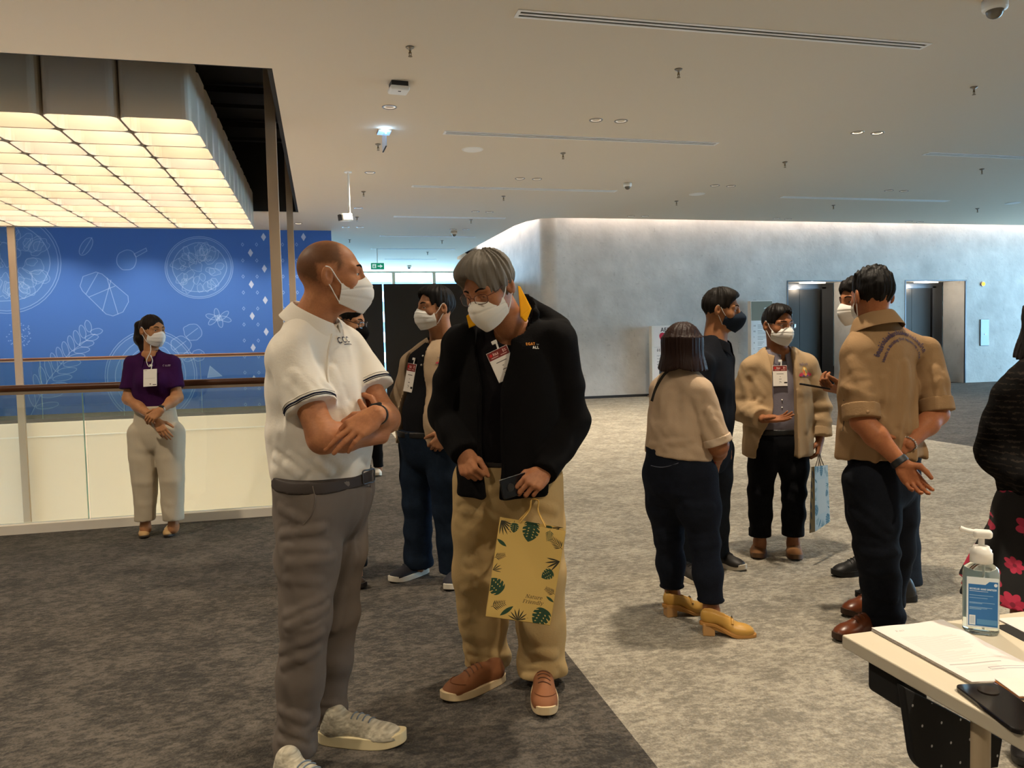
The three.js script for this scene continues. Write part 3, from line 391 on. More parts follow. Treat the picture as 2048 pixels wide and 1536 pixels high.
// thick sheet through a grid of points (rows of Vector3), smoothed
function sheet(rows, th = 0.003, nu = 12, nv = 12, wave) {
  const cr = (a, t) => { const n = a.length - 1, s = clamp(t, 0, 1) * n, i = Math.min(n - 1, Math.floor(s)), u = s - i, p1 = a[i], p2 = a[i + 1], p0 = a[i - 1] || p1.clone().multiplyScalar(2).sub(p2), p3 = a[i + 2] || p2.clone().multiplyScalar(2).sub(p1); const f = k => 0.5 * (2 * p1[k] + (p2[k] - p0[k]) * u + (2 * p0[k] - 5 * p1[k] + 4 * p2[k] - p3[k]) * u * u + (3 * p1[k] - p0[k] - 3 * p2[k] + p3[k]) * u * u * u); return V(f('x'), f('y'), f('z')); };
  const pt = []; for (let j = 0; j <= nv; j++) { pt.push([]); for (let i = 0; i <= nu; i++) pt[j].push(cr(rows.map(r => cr(r, i / nu)), j / nv)); }
  const nor = (i, j) => { const a = pt[j][Math.min(nu, i + 1)].clone().sub(pt[j][Math.max(0, i - 1)]), b = pt[Math.min(nv, j + 1)][i].clone().sub(pt[Math.max(0, j - 1)][i]); return b.cross(a).normalize(); };
  const pos = [], uv = [], idx = [], N = (nu + 1) * (nv + 1);
  for (const s of [0.5, -0.5]) for (let j = 0; j <= nv; j++) for (let i = 0; i <= nu; i++) { const n = nor(i, j), p = pt[j][i].clone().addScaledVector(n, s * th + (wave ? wave(i / nu, j / nv) : 0)); pos.push(p.x, p.y, p.z); uv.push(i / nu, 1 - j / nv); }
  for (let j = 0; j < nv; j++) for (let i = 0; i < nu; i++) { const a = j * (nu + 1) + i, b = a + 1, c = a + nu + 1, d = c + 1; idx.push(a, c, b, b, c, d, N + a, N + b, N + c, N + b, N + d, N + c); }
  const ring = []; for (let i = 0; i < nu; i++) ring.push(i); for (let j = 0; j < nv; j++) ring.push(j * (nu + 1) + nu); for (let i = nu; i > 0; i--) ring.push(nv * (nu + 1) + i); for (let j = nv; j > 0; j--) ring.push(j * (nu + 1));
  ring.forEach((a, k) => { const b = ring[(k + 1) % ring.length]; idx.push(a, b, N + a, b, N + b, N + a); });
  const g = new THREE.BufferGeometry(); g.setAttribute('position', new THREE.Float32BufferAttribute(pos, 3)); g.setAttribute('uv', new THREE.Float32BufferAttribute(uv, 2)); g.setIndex(idx); g.computeVertexNormals(); return g;
}
// printed or stitched mark laid on a surface: w x h metres, centred where the ray through a pixel meets it
function markGeo(S, px, py, w, h, roll = 0, lift = 0.0025, nu = 10, nv = 6, upv = UP) {
  const dir = ray(px, py), c = castS(S, camera.position, dir, 8); if (!c) { console.log('mark missed', px, py); return null; }
  const n = gradS(S, c, 0.03); let u = upv.clone().cross(n).normalize(), v = n.clone().cross(u); if (roll) { const q = new THREE.Quaternion().setFromAxisAngle(n, roll); u.applyQuaternion(q); v.applyQuaternion(q); }
  const pos = [], uv = [], idx = []; const back = n.clone().negate();
  for (let j = 0; j <= nv; j++) for (let i = 0; i <= nu; i++) { const o = c.clone().addScaledVector(u, (i / nu - 0.5) * w).addScaledVector(v, (0.5 - j / nv) * h), s = castS(S, o.clone().addScaledVector(n, 0.06), back, 0.2) || o; s.addScaledVector(gradS(S, s), lift); pos.push(s.x, s.y, s.z); uv.push(i / nu, 1 - j / nv); }
  for (let j = 0; j < nv; j++) for (let i = 0; i < nu; i++) { const a = j * (nu + 1) + i; idx.push(a, a + nu + 1, a + 1, a + 1, a + nu + 1, a + nu + 2); }
  const g = new THREE.BufferGeometry(); g.setAttribute('position', new THREE.Float32BufferAttribute(pos, 3)); g.setAttribute('uv', new THREE.Float32BufferAttribute(uv, 2)); g.setIndex(idx); g.computeVertexNormals(); return g;
}

// ---------------------------------------------------------------- parts of people
const weave = dataTex(256, (u, v) => 0.5 + 0.22 * Math.sin(u * 128 * Math.PI * 2) * Math.sin(v * 128 * Math.PI * 2) + 0.5 * (tfbm(u, v, 32, 3, 91) - 0.5), false); weave.repeat.set(6, 6);
const cloth = (c, o = {}) => phys({ color: c, roughness: 0.95, specularIntensity: 0.25, bumpMap: weave, bumpScale: 0.0008, ...o });
const denimMap = c => dataTex(256, (u, v) => { const t = 0.82 + 0.28 * (tfbm(u, v, 8, 5, 19) - 0.5) + 0.22 * (hash3((u * 256) | 0, (v * 256) | 0, 2) - 0.5) + 0.1 * Math.sin((u + v) * 256 * 1.57); return c.map(k => k * t); });
const denim = c => { const m = denimMap(c); m.repeat.set(3, 3); return phys({ map: m, roughness: 0.95, specularIntensity: 0.25, bumpMap: weave, bumpScale: 0.0008 }); };
const skinMap = dataTex(256, (u, v) => { const a = tfbm(u, v, 10, 5, 29), b = tfbm(u, v, 60, 2, 37); const t = 0.92 + 0.12 * (a - 0.5) + 0.08 * (b - 0.5); return [t, t * (0.985 + 0.05 * (a - 0.5)), t * 0.98]; }); skinMap.repeat.set(4, 4);
const skin = c => phys({ color: c, map: skinMap, roughness: 0.52, specularIntensity: 0.45, sheen: 0.15, sheenColor: new THREE.Color('#ff9a70'), sheenRoughness: 0.5 });
const hairStreak = dataTex(256, (u, v) => 0.5 + 0.9 * (tfbm(u, v, 96, 3, 51, 0.0625) - 0.5), false); hairStreak.repeat.set(3, 3);
const hairMat = (c, r = 0.5) => phys({ color: c, roughness: r + 0.14, bumpMap: hairStreak, bumpScale: 0.002, specularIntensity: 0.4 });
const PM = { mask: cloth('#e8e6e1', { roughness: 0.85 }), maskLoop: mat({ color: '#eceae6' }), eyeWhite: mat({ color: '#b9aea4', roughness: 0.35 }), iris: mat({ color: '#160d09', roughness: 0.15 }), brow: hairMat('#15100d', 0.8), lens: phys({ color: '#ffffff', transmission: 1, thickness: 0, roughness: 0.02, ior: 1.45 }), frameDark: mat({ color: '#16130f', roughness: 0.3 }), frameThin: mat({ color: '#4a2018', metalness: 0.5, roughness: 0.3 }), cord: mat({ color: '#e6e2dc' }), nail: mat({ color: '#d9a184', roughness: 0.35 }) };

function headField(x, y, z) {
  const a = Math.abs(x);
  let d = ell(x, y - 0.03, z + 0.012, 0.075, 0.087, 0.098);
  d = smin(d, ell(x, y + 0.022, z - 0.028, 0.062, 0.082, 0.064), 0.03);
  d = smin(d, ell(x, y + 0.076, z - 0.032, 0.048, 0.04, 0.054), 0.03);
  d = smin(d, sph(x, y + 0.1, z - 0.068, 0.018), 0.026);
  d = smin(d, sph(a - 0.042, y + 0.028, z - 0.054, 0.021), 0.024);
  d = smin(d, seg(a, y, z, 0.006, 0.023, 0.087, 0.045, 0.02, 0.07, 0.0095), 0.018);
  d = smax(d, -ell(a - 0.033, y + 0.0, z - 0.101, 0.024, 0.0135, 0.018), 0.012);
  d = smin(d, seg(a, y, z, 0.02, 0.0082, 0.0845, 0.046, 0.0068, 0.0765, 0.0034), 0.004);
  d = smin(d, seg(a, y, z, 0.02, -0.0078, 0.083, 0.045, -0.0084, 0.0755, 0.0034), 0.006);
  d = smin(d, seg(x, y, z, 0, 0.012, 0.09, 0, -0.032, 0.109, 0.008, 0.012), 0.014);
  d = smin(d, sph(a - 0.012, y + 0.036, z - 0.096, 0.0095), 0.008);
  d = smin(d, seg(a, y, z, 0, -0.066, 0.092, 0.02, -0.068, 0.082, 0.006), 0.008);
  let e = ell((a - 0.081) * 0.93 + (z + 0.014) * 0.35, y + 0.004 - (z + 0.014) * 0.25, (z + 0.014) * 0.93 - (a - 0.081) * 0.35, 0.0085, 0.033, 0.02);
  e = smax(e, -ell(a - 0.09, y + 0.002, z + 0.006, 0.009, 0.018, 0.011), 0.004);
  return smin(d, e, 0.006);
}
// hair: styles in head space
const strands = (x, y, z, m) => { const a = Math.atan2(x, z + 0.03), r = Math.hypot(x, z + 0.03) * 9; return m * (noise3(a * 8.5, y * 11 + r, 2) + 0.7 * noise3(a * 17, y * 14 + r, 7) + 0.4 * noise3(x * 40, y * 40, z * 40)); };
const hairStyle = {
  short(x, y, z) { // short back and sides, fuller top
    let d = ell(x, y - 0.036, z + 0.014, 0.082, 0.095, 0.106);
    d = smin(d, ell(x, y - 0.085, z - 0.012, 0.066, 0.045, 0.088), 0.03);
    d = smax(d, -ell(x, y + 0.012, z - 0.1, 0.077, 0.096, 0.074), 0.01);
    d = smax(d, -(y + 0.052 + 0.25 * (z + 0.05)), 0.01);
    d = smax(d, -ell(Math.abs(x) - 0.085, y + 0.035, z - 0.018, 0.03, 0.047, 0.046), 0.006);
    return d - strands(x, y, z, 0.0045) ;
  },
  crop(x, y, z) { // close clipped back and sides with a spiky top
    let d = ell(x, y - 0.034, z + 0.014, 0.08, 0.093, 0.104);
    d = smin(d, ell(x, y - 0.075, z - 0.004, 0.068, 0.052, 0.09), 0.03);
    d = smax(d, -ell(x, y + 0.028, z - 0.1, 0.078, 0.092, 0.072), 0.01);
    d = smax(d, -(y + 0.062 + 0.2 * (z + 0.05)), 0.012);
    d = smax(d, -ell(Math.abs(x) - 0.085, y + 0.03, z - 0.02, 0.03, 0.05, 0.048), 0.006);
    const t = sstep(0.06, 0.12, y); return d - strands(x, y, z, 0.0042) - t * 0.014 * Math.max(0, noise3(x * 75, y * 30, z * 75));
  },
  swept(x, y, z) { // fuller grey hair swept over the brow
    let d = ell(x, y - 0.038, z + 0.012, 0.089, 0.1, 0.11);
    d = smin(d, ell(x + 0.01, y - 0.085, z - 0.03, 0.07, 0.045, 0.08), 0.03);
    d = smax(d, -ell(x + 0.022, y + 0.022, z - 0.108, 0.07, 0.1, 0.068), 0.012);
    d = smax(d, -(y + 0.07 + 0.4 * (z + 0.03)), 0.014);
    d = smax(d, -ell(Math.abs(x) - 0.09, y + 0.045, z - 0.02, 0.026, 0.052, 0.046), 0.006);
    return d - strands(x, y, z, 0.0052);
  },
  bob(x, y, z) {   // chin length bob, seen from behind
    let d = ell(x, y - 0.025, z + 0.016, 0.094, 0.102, 0.115);
    const r = 1 + 0.35 * sstep(0.02, -0.14, y);
    let s = Math.max(ell(x / r, 0, (z + 0.02) / r, 0.092, 1, 0.098) * r, y - 0.03, -(y + 0.118 + 0.008 * Math.sin(x * 40))) - 0.004;
    d = smin(d, s, 0.045);
    d = smax(d, -ell(x, y + 0.05, z - 0.115, 0.066, 0.12, 0.075), 0.012);
    const a = Math.atan2(x, -z); return d - 0.003 * noise3(a * 24, y * 7, 1) - 0.0015 * noise3(a * 70, y * 12, 4);
  },
  tail(x, y, z) {  // pulled back and tied, loose tail behind
    let d = ell(x, y - 0.033, z + 0.013, 0.081, 0.093, 0.104);
    d = smax(d, -ell(x, y + 0.03, z - 0.1, 0.073, 0.094, 0.07), 0.008);
    d = smax(d, -(y + 0.05 + 0.6 * (z + 0.04)), 0.012);
    d = smax(d, -ell(Math.abs(x) - 0.085, y + 0.035, z - 0.015, 0.03, 0.045, 0.043), 0.006);
    let t = seg(x, y, z, 0, 0.05, -0.1, 0, 0.035, -0.15, 0.02, 0.036); t = smin(t, seg(x, y, z, 0, 0.035, -0.15, 0.01, -0.07, -0.16, 0.04, 0.05), 0.02); t = smin(t, seg(x, y, z, 0.01, -0.07, -0.16, 0.01, -0.15, -0.13, 0.05, 0.03), 0.02);
    return smin(d, t, 0.012) - strands(x, y, z, 0.004);
  },
};
function eyes(F, K, gaze = 0, lid = 16) { for (const s of [-1, 1]) { const q = new THREE.Quaternion().setFromAxisAngle(F.x, -lid * Math.PI / 180), ax = F.y.clone().applyQuaternion(q); K.add('eyelid', new THREE.SphereGeometry(0.0119 * F.s, 16, 8, 0, 6.2832, 0, Math.PI / 2).applyQuaternion(new THREE.Quaternion().setFromUnitVectors(UP, ax)).translate(...P3(F, s * 0.033, 0.0002, 0.0748).toArray()), K.skin || PM.brow); } for (const s of [-1, 1]) { const e = K.add('eye', new THREE.SphereGeometry(0.0108 * F.s, 14, 10), PM.eyeWhite); e.position.copy(P3(F, s * 0.033, 0.0002, 0.0746).sub(K.base)); const i = new THREE.Mesh(new THREE.SphereGeometry(0.0062 * F.s, 10, 8), PM.iris); i.name = 'iris'; i.castShadow = i.receiveShadow = true; i.position.copy(P3(F, s * 0.033 + gaze * 0.004, 0.0002, 0.0808).sub(K.base).sub(e.position)); e.add(i); }
  for (const s of [-1, 1]) K.add('eyebrow', tube([[0.014, 0.0235, 0.0965], [0.028, 0.029, 0.0925], [0.046, 0.025, 0.0785]].map(([a, b, c]) => P3(F, s * a, b, c)), 0.0031 * F.s, 10, 6), PM.brow); }
function maskOn(F, K, kind, m = PM.mask, loop = PM.maskLoop) {
  const g = {
    fold: [[[-0.068, -0.03, 0.028], [-0.037, -0.02, 0.088], [0, -0.006, 0.109], [0.037, -0.02, 0.088], [0.068, -0.03, 0.028]], [[-0.071, -0.05, 0.026], [-0.043, -0.042, 0.098], [0, -0.042, 0.129], [0.043, -0.042, 0.098], [0.071, -0.05, 0.026]], [[-0.071, -0.066, 0.022], [-0.044, -0.078, 0.088], [0, -0.086, 0.124], [0.044, -0.078, 0.088], [0.071, -0.066, 0.022]], [[-0.06, -0.092, 0.014], [-0.037, -0.116, 0.06], [0, -0.128, 0.089], [0.037, -0.116, 0.06], [0.06, -0.092, 0.014]]],
    pleat: [[[-0.066, -0.026, 0.038], [-0.036, -0.018, 0.09], [0, -0.006, 0.109], [0.036, -0.018, 0.09], [0.066, -0.026, 0.038]], [[-0.07, -0.045, 0.034], [-0.042, -0.042, 0.096], [0, -0.04, 0.124], [0.042, -0.042, 0.096], [0.07, -0.045, 0.034]], [[-0.07, -0.07, 0.026], [-0.043, -0.078, 0.086], [0, -0.08, 0.119], [0.043, -0.078, 0.086], [0.07, -0.07, 0.026]], [[-0.058, -0.096, 0.018], [-0.036, -0.118, 0.06], [0, -0.124, 0.086], [0.036, -0.118, 0.06], [0.058, -0.096, 0.018]]],
    beak: [[[-0.066, -0.036, 0.03], [-0.036, -0.022, 0.092], [0, -0.004, 0.111], [0.036, -0.022, 0.092], [0.066, -0.036, 0.03]], [[-0.07, -0.052, 0.024], [-0.041, -0.046, 0.1], [0, -0.04, 0.142], [0.041, -0.046, 0.1], [0.07, -0.052, 0.024]], [[-0.068, -0.07, 0.018], [-0.041, -0.082, 0.086], [0, -0.092, 0.124], [0.041, -0.082, 0.086], [0.068, -0.07, 0.018]], [[-0.06, -0.088, 0.012], [-0.034, -0.116, 0.056], [0, -0.13, 0.084], [0.034, -0.116, 0.056], [0.06, -0.088, 0.012]]],
  }[kind];
  const wave = kind === 'pleat' ? (u, v) => { const e = Math.min(1, 6 * Math.min(u, 1 - u)); return 0.0022 * e * ((v * 4) % 1) * (v > 0.12 && v < 0.9 ? 1 : 0.3); } : kind === 'fold' ? (u, v) => -0.0025 * Math.exp(-Math.pow((v - 0.36) / 0.03, 2)) - 0.002 * Math.exp(-Math.pow((v - 0.68) / 0.03, 2)) : (u, v) => 0.002 * Math.exp(-Math.pow((u - 0.5) / 0.02, 2));
  const mk = K.add('face_mask', sheet(g.map(r => r.map(p => P3(F, ...p))), 0.0024 * F.s, 28, 28, wave && ((u, v) => wave(u, v) * F.s)), m);
  for (const s of [-1, 1]) for (const pts of [[[0.067, -0.034, 0.03], [0.077, -0.012, 0.016], [0.081, 0.022, -0.004], [0.087, 0.026, -0.016]], [[0.062, -0.088, 0.016], [0.072, -0.062, 0.004], [0.082, -0.032, -0.01], [0.088, -0.022, -0.02]]]) { const l = K.add('ear_loop', tube(pts.map(([a, b, c]) => P3(F, s * a, b, c)), 0.0021 * F.s, 12, 6), loop, 0, mk); }
  return mk;
}
function glassesOn(F, K, m = PM.frameDark, r = 0.0014, w = 0.024, h = 0.017) {
  const gr = K.add('eyeglasses', (() => { const parts = []; const ring = s => { const p = []; for (let i = 0; i < 14; i++) { const t = i / 14 * 6.2832, c = Math.cos(t), q = Math.sin(t), sq = v => Math.sign(v) * Math.pow(Math.abs(v), 0.65), X = s * 0.034 + w * sq(c); p.push(P3(F, X, -0.003 + h * sq(q), 0.112 - 2.4 * X * X - Math.abs(X) * 0.09)); } return new THREE.TubeGeometry(new THREE.CatmullRomCurve3(p, true), 36, r * F.s, 6, true); };
    parts.push(ring(-1), ring(1), tube([P3(F, -0.011, 0.003, 0.111), P3(F, 0, 0.007, 0.114), P3(F, 0.011, 0.003, 0.111)], r * F.s, 8, 6)); for (const s of [-1, 1]) parts.push(tube([P3(F, s * 0.058, 0.004, 0.099), P3(F, s * 0.077, 0.006, 0.07), P3(F, s * 0.083, 0.012, 0), P3(F, s * 0.084, 0.004, -0.02)], r * F.s, 12, 6)); return merge(parts); })(), m);
  for (const s of [-1, 1]) K.add('lens', sheet([-1, 0, 1].map(j => [-1, 0, 1].map(i => { const X = s * 0.034 + i * (w - 0.002) * (j ? 0.86 : 1); return P3(F, X, -0.003 - j * (h - 0.002) * (i ? 0.86 : 1), 0.112 - 2.4 * X * X - Math.abs(X) * 0.09); })), 0.0012 * F.s, 8, 6), PM.lens, 0, gr);
}
// hand: y along the fingers, z out of the palm, x towards the thumb
function handPrims(F, side, o = {}) {
  const s = o.s || 1, L = [], T = (x, y, z) => P3({ ...F, s: 1 }, x * s * side, y * s, z * s), k = 0.0035;
  const push = (a, b, ra, rb, kk = k) => { const f = ecap(a, b, ra * s, rb * s); f.k = kk; L.push(f); };
  const X = [0.029, 0.0095, -0.0105, -0.029], K = [0.088, 0.092, 0.086, 0.076], S = [[0.042, 0.025, 0.021], [0.046, 0.029, 0.022], [0.043, 0.027, 0.021], [0.033, 0.02, 0.018]], curl = o.curl || [0.35, 0.4, 0.45, 0.5], sp = o.spread ?? 0.07;
  for (let i = 0; i < 4; i++) push(T(X[i] * 0.5, 0.002, 0), T(X[i], K[i], 0), 0.0165, 0.0112, 0.012);
  { const f = ecap(T(0, 0, 0), T(0, 0.03, 0), 0.025 * s, 0.026 * s, F.z, 0.9, 0.6); f.k = 0.012; L.push(f); } push(T(-0.026, 0.03, 0.006), T(-0.028, 0.06, 0.004), 0.013, 0.011, 0.012); push(T(0.018, 0.025, 0.007), T(0.02, 0.06, 0.002), 0.014, 0.011, 0.012);
  for (let i = 0; i < 4; i++) { let a = 0, p = [X[i], K[i], 0], r = 0.0096 - (i === 3 ? 0.0012 : 0); const c = Array.isArray(curl[i]) ? curl[i] : [curl[i] * 0.9, curl[i] * 1.1, curl[i] * 0.7]; const sx = (1.2 - i) * sp; for (let j = 0; j < 3; j++) { a += c[j]; const l = S[i][j], q = [p[0] + l * sx * Math.cos(a), p[1] + l * Math.cos(a), p[2] + l * Math.sin(a)]; push(T(...p), T(...q), r, r - 0.0008); p = q; r -= 0.0009; } }
  const th = o.thumb || [[0.75, 0.6, 0.3], [0.45, 0.85, 0.3], [0.3, 0.9, 0.35]]; let p = [0.016, 0.018, 0.006], r = 0.0145; th.forEach((d, j) => { const l = [0.046, 0.034, 0.027][j], n = Math.hypot(...d), q = p.map((v, i) => v + d[i] / n * l); push(T(...p), T(...q), r, r - 0.0018, j ? 0.004 : 0.012); p = q; r -= 0.002; });
  return L;
}
const handFrame = (w, dir, palm) => { const y = dir.clone().normalize(), z = palm.clone().addScaledVector(y, -palm.dot(y)).normalize(); return { o: w.clone(), x: y.clone().cross(z), y, z, s: 1 }; };
const lerp = (a, b, t) => a.clone().lerp(b, t);
function limb(pts, rad, w, q) { const L = []; for (let i = 0; i < pts.length - 1; i++) L.push(ecap(pts[i], pts[i + 1], rad[i], rad[i + 1], w, q)); return L; }
const ridge = n => { const r = 1 - Math.min(1, Math.abs(n) * 1.7); return r * r * (3 - 2 * r); };
const wrinkle = (f, fy, amp, s = 0, sk = 0.35) => (x, y, z) => { const yy = y + sk * (x + z); return amp * (ridge(noise3(x * f + s, yy * fy, z * f)) + 0.5 * ridge(noise3(x * f * 1.9, yy * fy * 1.9 + s, z * f * 1.9)) + 0.5 * noise3(x * f * 0.7, y * fy * 0.7 + s, z * f * 0.7) - 0.3); };
const crumple = (c, r, f, amp) => (x, y, z) => { const d = Math.hypot(x - c.x, (y - c.y) * 0.8, z - c.z) / r; if (d > 1) return 0; const w = (1 - d * d), q = noise3(x * 7 + f, y * 4, z * 7), s = Math.sin((y - c.y + 0.25 * (x - c.x)) * f * 0.62 + 3.2 * q); return amp * 0.62 * w * (s > 0 ? s : 0.45 * s) * clamp(0.75 + noise3(x * 6, y * 3 + f, z * 6)); };
// thin ring laid round a solid, in the plane through c across axis n
function ringTube(S, c, n, r, R = 0.2, seg = 40) { const u = Math.abs(n.y) < 0.9 ? UP.clone().cross(n).normalize() : V(1, 0, 0).cross(n).normalize(), v = n.clone().cross(u), p = []; for (let i = 0; i < seg; i++) { const t = i / seg * 6.2832, d = u.clone().multiplyScalar(Math.cos(t)).addScaledVector(v, Math.sin(t)), h = castS(S, c.clone().addScaledVector(d, R), d.clone().negate(), R); if (h) p.push(h); } return p.length > 8 ? new THREE.TubeGeometry(new THREE.CatmullRomCurve3(p, true), seg * 2, r, 6, true) : null; }
// folds of cloth along lines: pairs of pixels give where each fold runs on the surface
function creases(S, list, amp = 0.007, w = 0.017) {
  const L = []; for (const [a, b, c, d, k = 1] of list) { const p = [0, 0.5, 1].map(t => castS(S, camera.position, ray(mix(a, c, t), mix(b, d, t)), 9)); if (p[0] && p[1] && p[2]) L.push([p[0], p[1], k], [p[1], p[2], k]); }
  L.forEach((l, i) => { l[2] *= 0.45 + 0.55 * hash3(i >> 1, 5, 9); });
  return (x, y, z, d0) => { if (d0 > 0.014 || d0 < -0.014) return 0; let r = 0; for (const [p, q, k] of L) { const dx = q.x - p.x, dy = q.y - p.y, dz = q.z - p.z, t = clamp(((x - p.x) * dx + (y - p.y) * dy + (z - p.z) * dz) / (dx * dx + dy * dy + dz * dz)), e = (x - p.x - dx * t) ** 2 + (y - p.y - dy * t) ** 2 + (z - p.z - dz * t) ** 2; if (e < w * w * 9) { const u = Math.sqrt(e) / w; r = Math.max(r, k * Math.exp(-u * u)) - 0.25 * Math.abs(k) * Math.exp(-((u - 1.7) ** 2) * 3); } } return amp * r; };
}
const sumf = (...l) => (x, y, z, d) => { let r = 0; for (const f of l) r += f(x, y, z, d); return r; };
// ---------------------------------------------------------------- shoes: heel and toe given on the ground
function shoe(K, heel, toe, o) {
  const dir = toe.clone().sub(heel).setY(0).normalize(), L = o.len || 0.28, F = { ...frame(heel.clone().setY(0), dir), s: L / 0.28 }, st = o.sole ?? 0.024, hl = o.heel || 0;
  const rise = z => hl * sstep(0.19, 0.06, z), tall = o.boot || 0;
  const f = framed(F, (x, y0, z) => { const y = y0 - rise(z); let d = ell(x, y - 0.046, z - 0.052, 0.036, 0.05, 0.05); d = smin(d, ell(x, y - 0.05, z - 0.12, 0.038, 0.046, 0.07), 0.03); d = smin(d, ell(x + 0.003, y - 0.034, z - 0.19, 0.047, 0.036, 0.062), 0.03); d = smin(d, ell(x + 0.002, y - 0.03, z - 0.235, o.slim ? 0.034 : 0.041, 0.028, 0.044), 0.025); if (!o.low) d = smin(d, seg(x, y * 1, z, 0, 0.06, 0.06, 0, 0.088 + tall, 0.055, 0.037, 0.037), 0.02); else d = smax(d, -ell(x, y - 0.1, z - 0.085, 0.03, 0.06, 0.07), 0.006); d = smax(d, -(y0 - rise(z) - st * 0.8), 0.004); return d; }, 0.33);
  const S = { add: [f], k: 0.01, disp: o.disp }; const up = K.add('shoe', S, o.mat, o.cell || 0.005);
  const w = z => 0.003 + 0.043 * Math.sqrt(clamp(1 - (z > 0.15 ? Math.pow((z - 0.15) / 0.137, 2.3) : Math.pow((0.15 - z) / 0.15, 3.2)))) * (0.78 + 0.22 * sstep(0.05, 0.19, z)) * (o.slim ? 0.9 : 1);
  const pts = []; const zs = []; for (let i = 0; i <= 22; i++) zs.push(0.1435 - 0.1435 * Math.cos(i / 22 * Math.PI)); for (const z of zs) pts.push([w(z), z]); for (const z of zs.slice().reverse()) pts.push([-w(z) - 0.002, z]);
  const g = extrude(pts, st, [], 0.003).rotateX(Math.PI / 2).translate(0, st + 0.003, 0.0); const p = g.attributes.position; // now x across, z along, y up
  for (let i = 0; i < p.count; i++) { const y = p.getY(i), z = p.getZ(i); const r = hl ? (o.block ? rise(z) : rise(z) * (y > st * 0.5 ? 1 : 1)) : (z > 0.2 ? 0.22 * Math.pow((z - 0.2) / 0.086, 2) * 0.06 : 0); p.setY(i, y + r); const q = P3(F, p.getX(i), p.getY(i), z); p.setXYZ(i, q.x, q.y, q.z); }
  g.computeVertexNormals(); K.add('sole', g, o.soleMat, 0, up);
  if (o.block) { const b = rbox(0.062, hl + 0.012, 0.062, 0.006, 0, (hl + 0.012) / 2, 0.045); const q = b.attributes.position; for (let i = 0; i < q.count; i++) { const v = P3(F, q.getX(i), q.getY(i), q.getZ(i)); q.setXYZ(i, v.x, v.y, v.z); } b.computeVertexNormals(); K.add('heel_block', b, o.heelMat || o.mat, 0, up); }
  if (o.laces) for (let i = 0; i < 4; i++) { const z = 0.115 + i * 0.019; const pt = []; for (let j = -3; j <= 3; j++) { const x = j * 0.0075; const top = castS(S, P3(F, x, 0.2, z + (j + 3) * 0.0015), UP.clone().negate(), 0.3); if (top) pt.push(top.add(V(0, 0.001, 0))); } if (pt.length > 3) K.add('lace', tube(pt, 0.0026, 14, 6), o.laces, 0, up); }
  if (o.extra) o.extra(S, F, up); return { S, F, up };
}
// ---------------------------------------------------------------- a person: a group at the feet; parts are added in world space
// flat plate with rounded corners in plan, lying in x-z
function plate(w, d, r, th, x = 0, y = 0, z = 0) { const o = []; for (const [sx, sz, a] of [[1, 1, 0], [-1, 1, 1], [-1, -1, 2], [1, -1, 3]]) for (let i = 0; i <= 5; i++) { const t = (a + i / 5) * Math.PI / 2; o.push([sx * (w / 2 - r) + (r - 0.002) * Math.cos(t), sz * (d / 2 - r) + (r - 0.002) * Math.sin(t)]); } return extrude(o, th - 0.004, [], 0.002).rotateX(-Math.PI / 2).translate(x, y - th / 2 + 0.002, z); }
function person(label, d0, footPx) {
  const base = onPlane(...footPx, 0); const g = thing('person', label, 'person', base);
  const K = { base, g, J: (px, py, dd = 0) => at(px, py, d0 + dd),
    add(name, what, m, cell = 0.008, parent) { const geo = what.isBufferGeometry ? what : Array.isArray(what) ? mergeI(what.map(([s, c]) => sdfGeo(s, c))) : sdfGeo(what, cell); geo.translate(-base.x, -base.y, -base.z); if (name === 'body') K.skin = m; if (name === 'eye') geo.translate(base.x, base.y, base.z); return mesh(name, geo, m, parent || g); },
    mark(S, px, py, w, h, tex, roll, o = {}) { const q = markGeo(S, px, py, w, h, roll, o.lift, o.nu, o.nv, o.up); if (q) this.add(o.name || 'stitched_mark', q, mat({ map: tex, transparent: true, alphaTest: 0.4, roughness: 0.8, side: THREE.DoubleSide }), 0, o.parent); },
  };
  return K;
}
function bodyFrames(K, J, chestDeg, hipDeg = chestDeg) { return { front: facing(chestDeg), hip: facing(hipDeg), mid: lerp(J.shL, J.shR, 0.5), pel: lerp(J.hipL, J.hipR, 0.5) }; }
// torso solids: half widths and half depths at chest, waist and hips
function torso(J, B, c, wst, h, infl = 0) {
  const q = ([a, b]) => [a + infl, (b + infl) / (a + infl)], [cr, cq] = q(c), [wr, wq] = q(wst), [hr, hq] = q(h), f = B.front;
  const C1 = lerp(J.neck, B.pel, 0.24), C2 = lerp(J.neck, B.pel, 0.42), W1 = lerp(J.neck, B.pel, 0.7);
  const L = [ecap(C1, C2, cr * 0.95, cr, f, cq), ecap(C2, W1, cr, wr, f, cq, wq), ecap(W1, B.pel, wr, hr, f, wq, hq), ecap(J.shL, J.shR, 0.058 + infl, 0.058 + infl), ecap(lerp(J.neck, UP.clone().add(J.neck), 0.005), lerp(J.neck, J.shL, 0.75), 0.055 + infl, 0.05 + infl), ecap(J.neck, lerp(J.neck, J.shR, 0.75), 0.055 + infl, 0.05 + infl)];
  return L;
}
function headFrame(c, yaw, pitch, roll, h) { const q = new THREE.Quaternion(), z = facing(yaw), F = frame(c, z, UP, h / 0.235); for (const [ax, an] of [[F.x, pitch], [F.z, roll]]) { q.setFromAxisAngle(ax, an * Math.PI / 180); for (const k of ['x', 'y', 'z']) F[k].applyQuaternion(q); } return F; }
function headParts(K, F, J, neckR = 0.056) { return { add: [framed(F, headField, 0.15), Object.assign(ecap(P3(F, 0, -0.05, -0.022), J.neck.clone().add(V(0, 0.0, 0)), neckR * 0.98, neckR * 1.12), { k: 0.03 })], k: 0.02 }; }
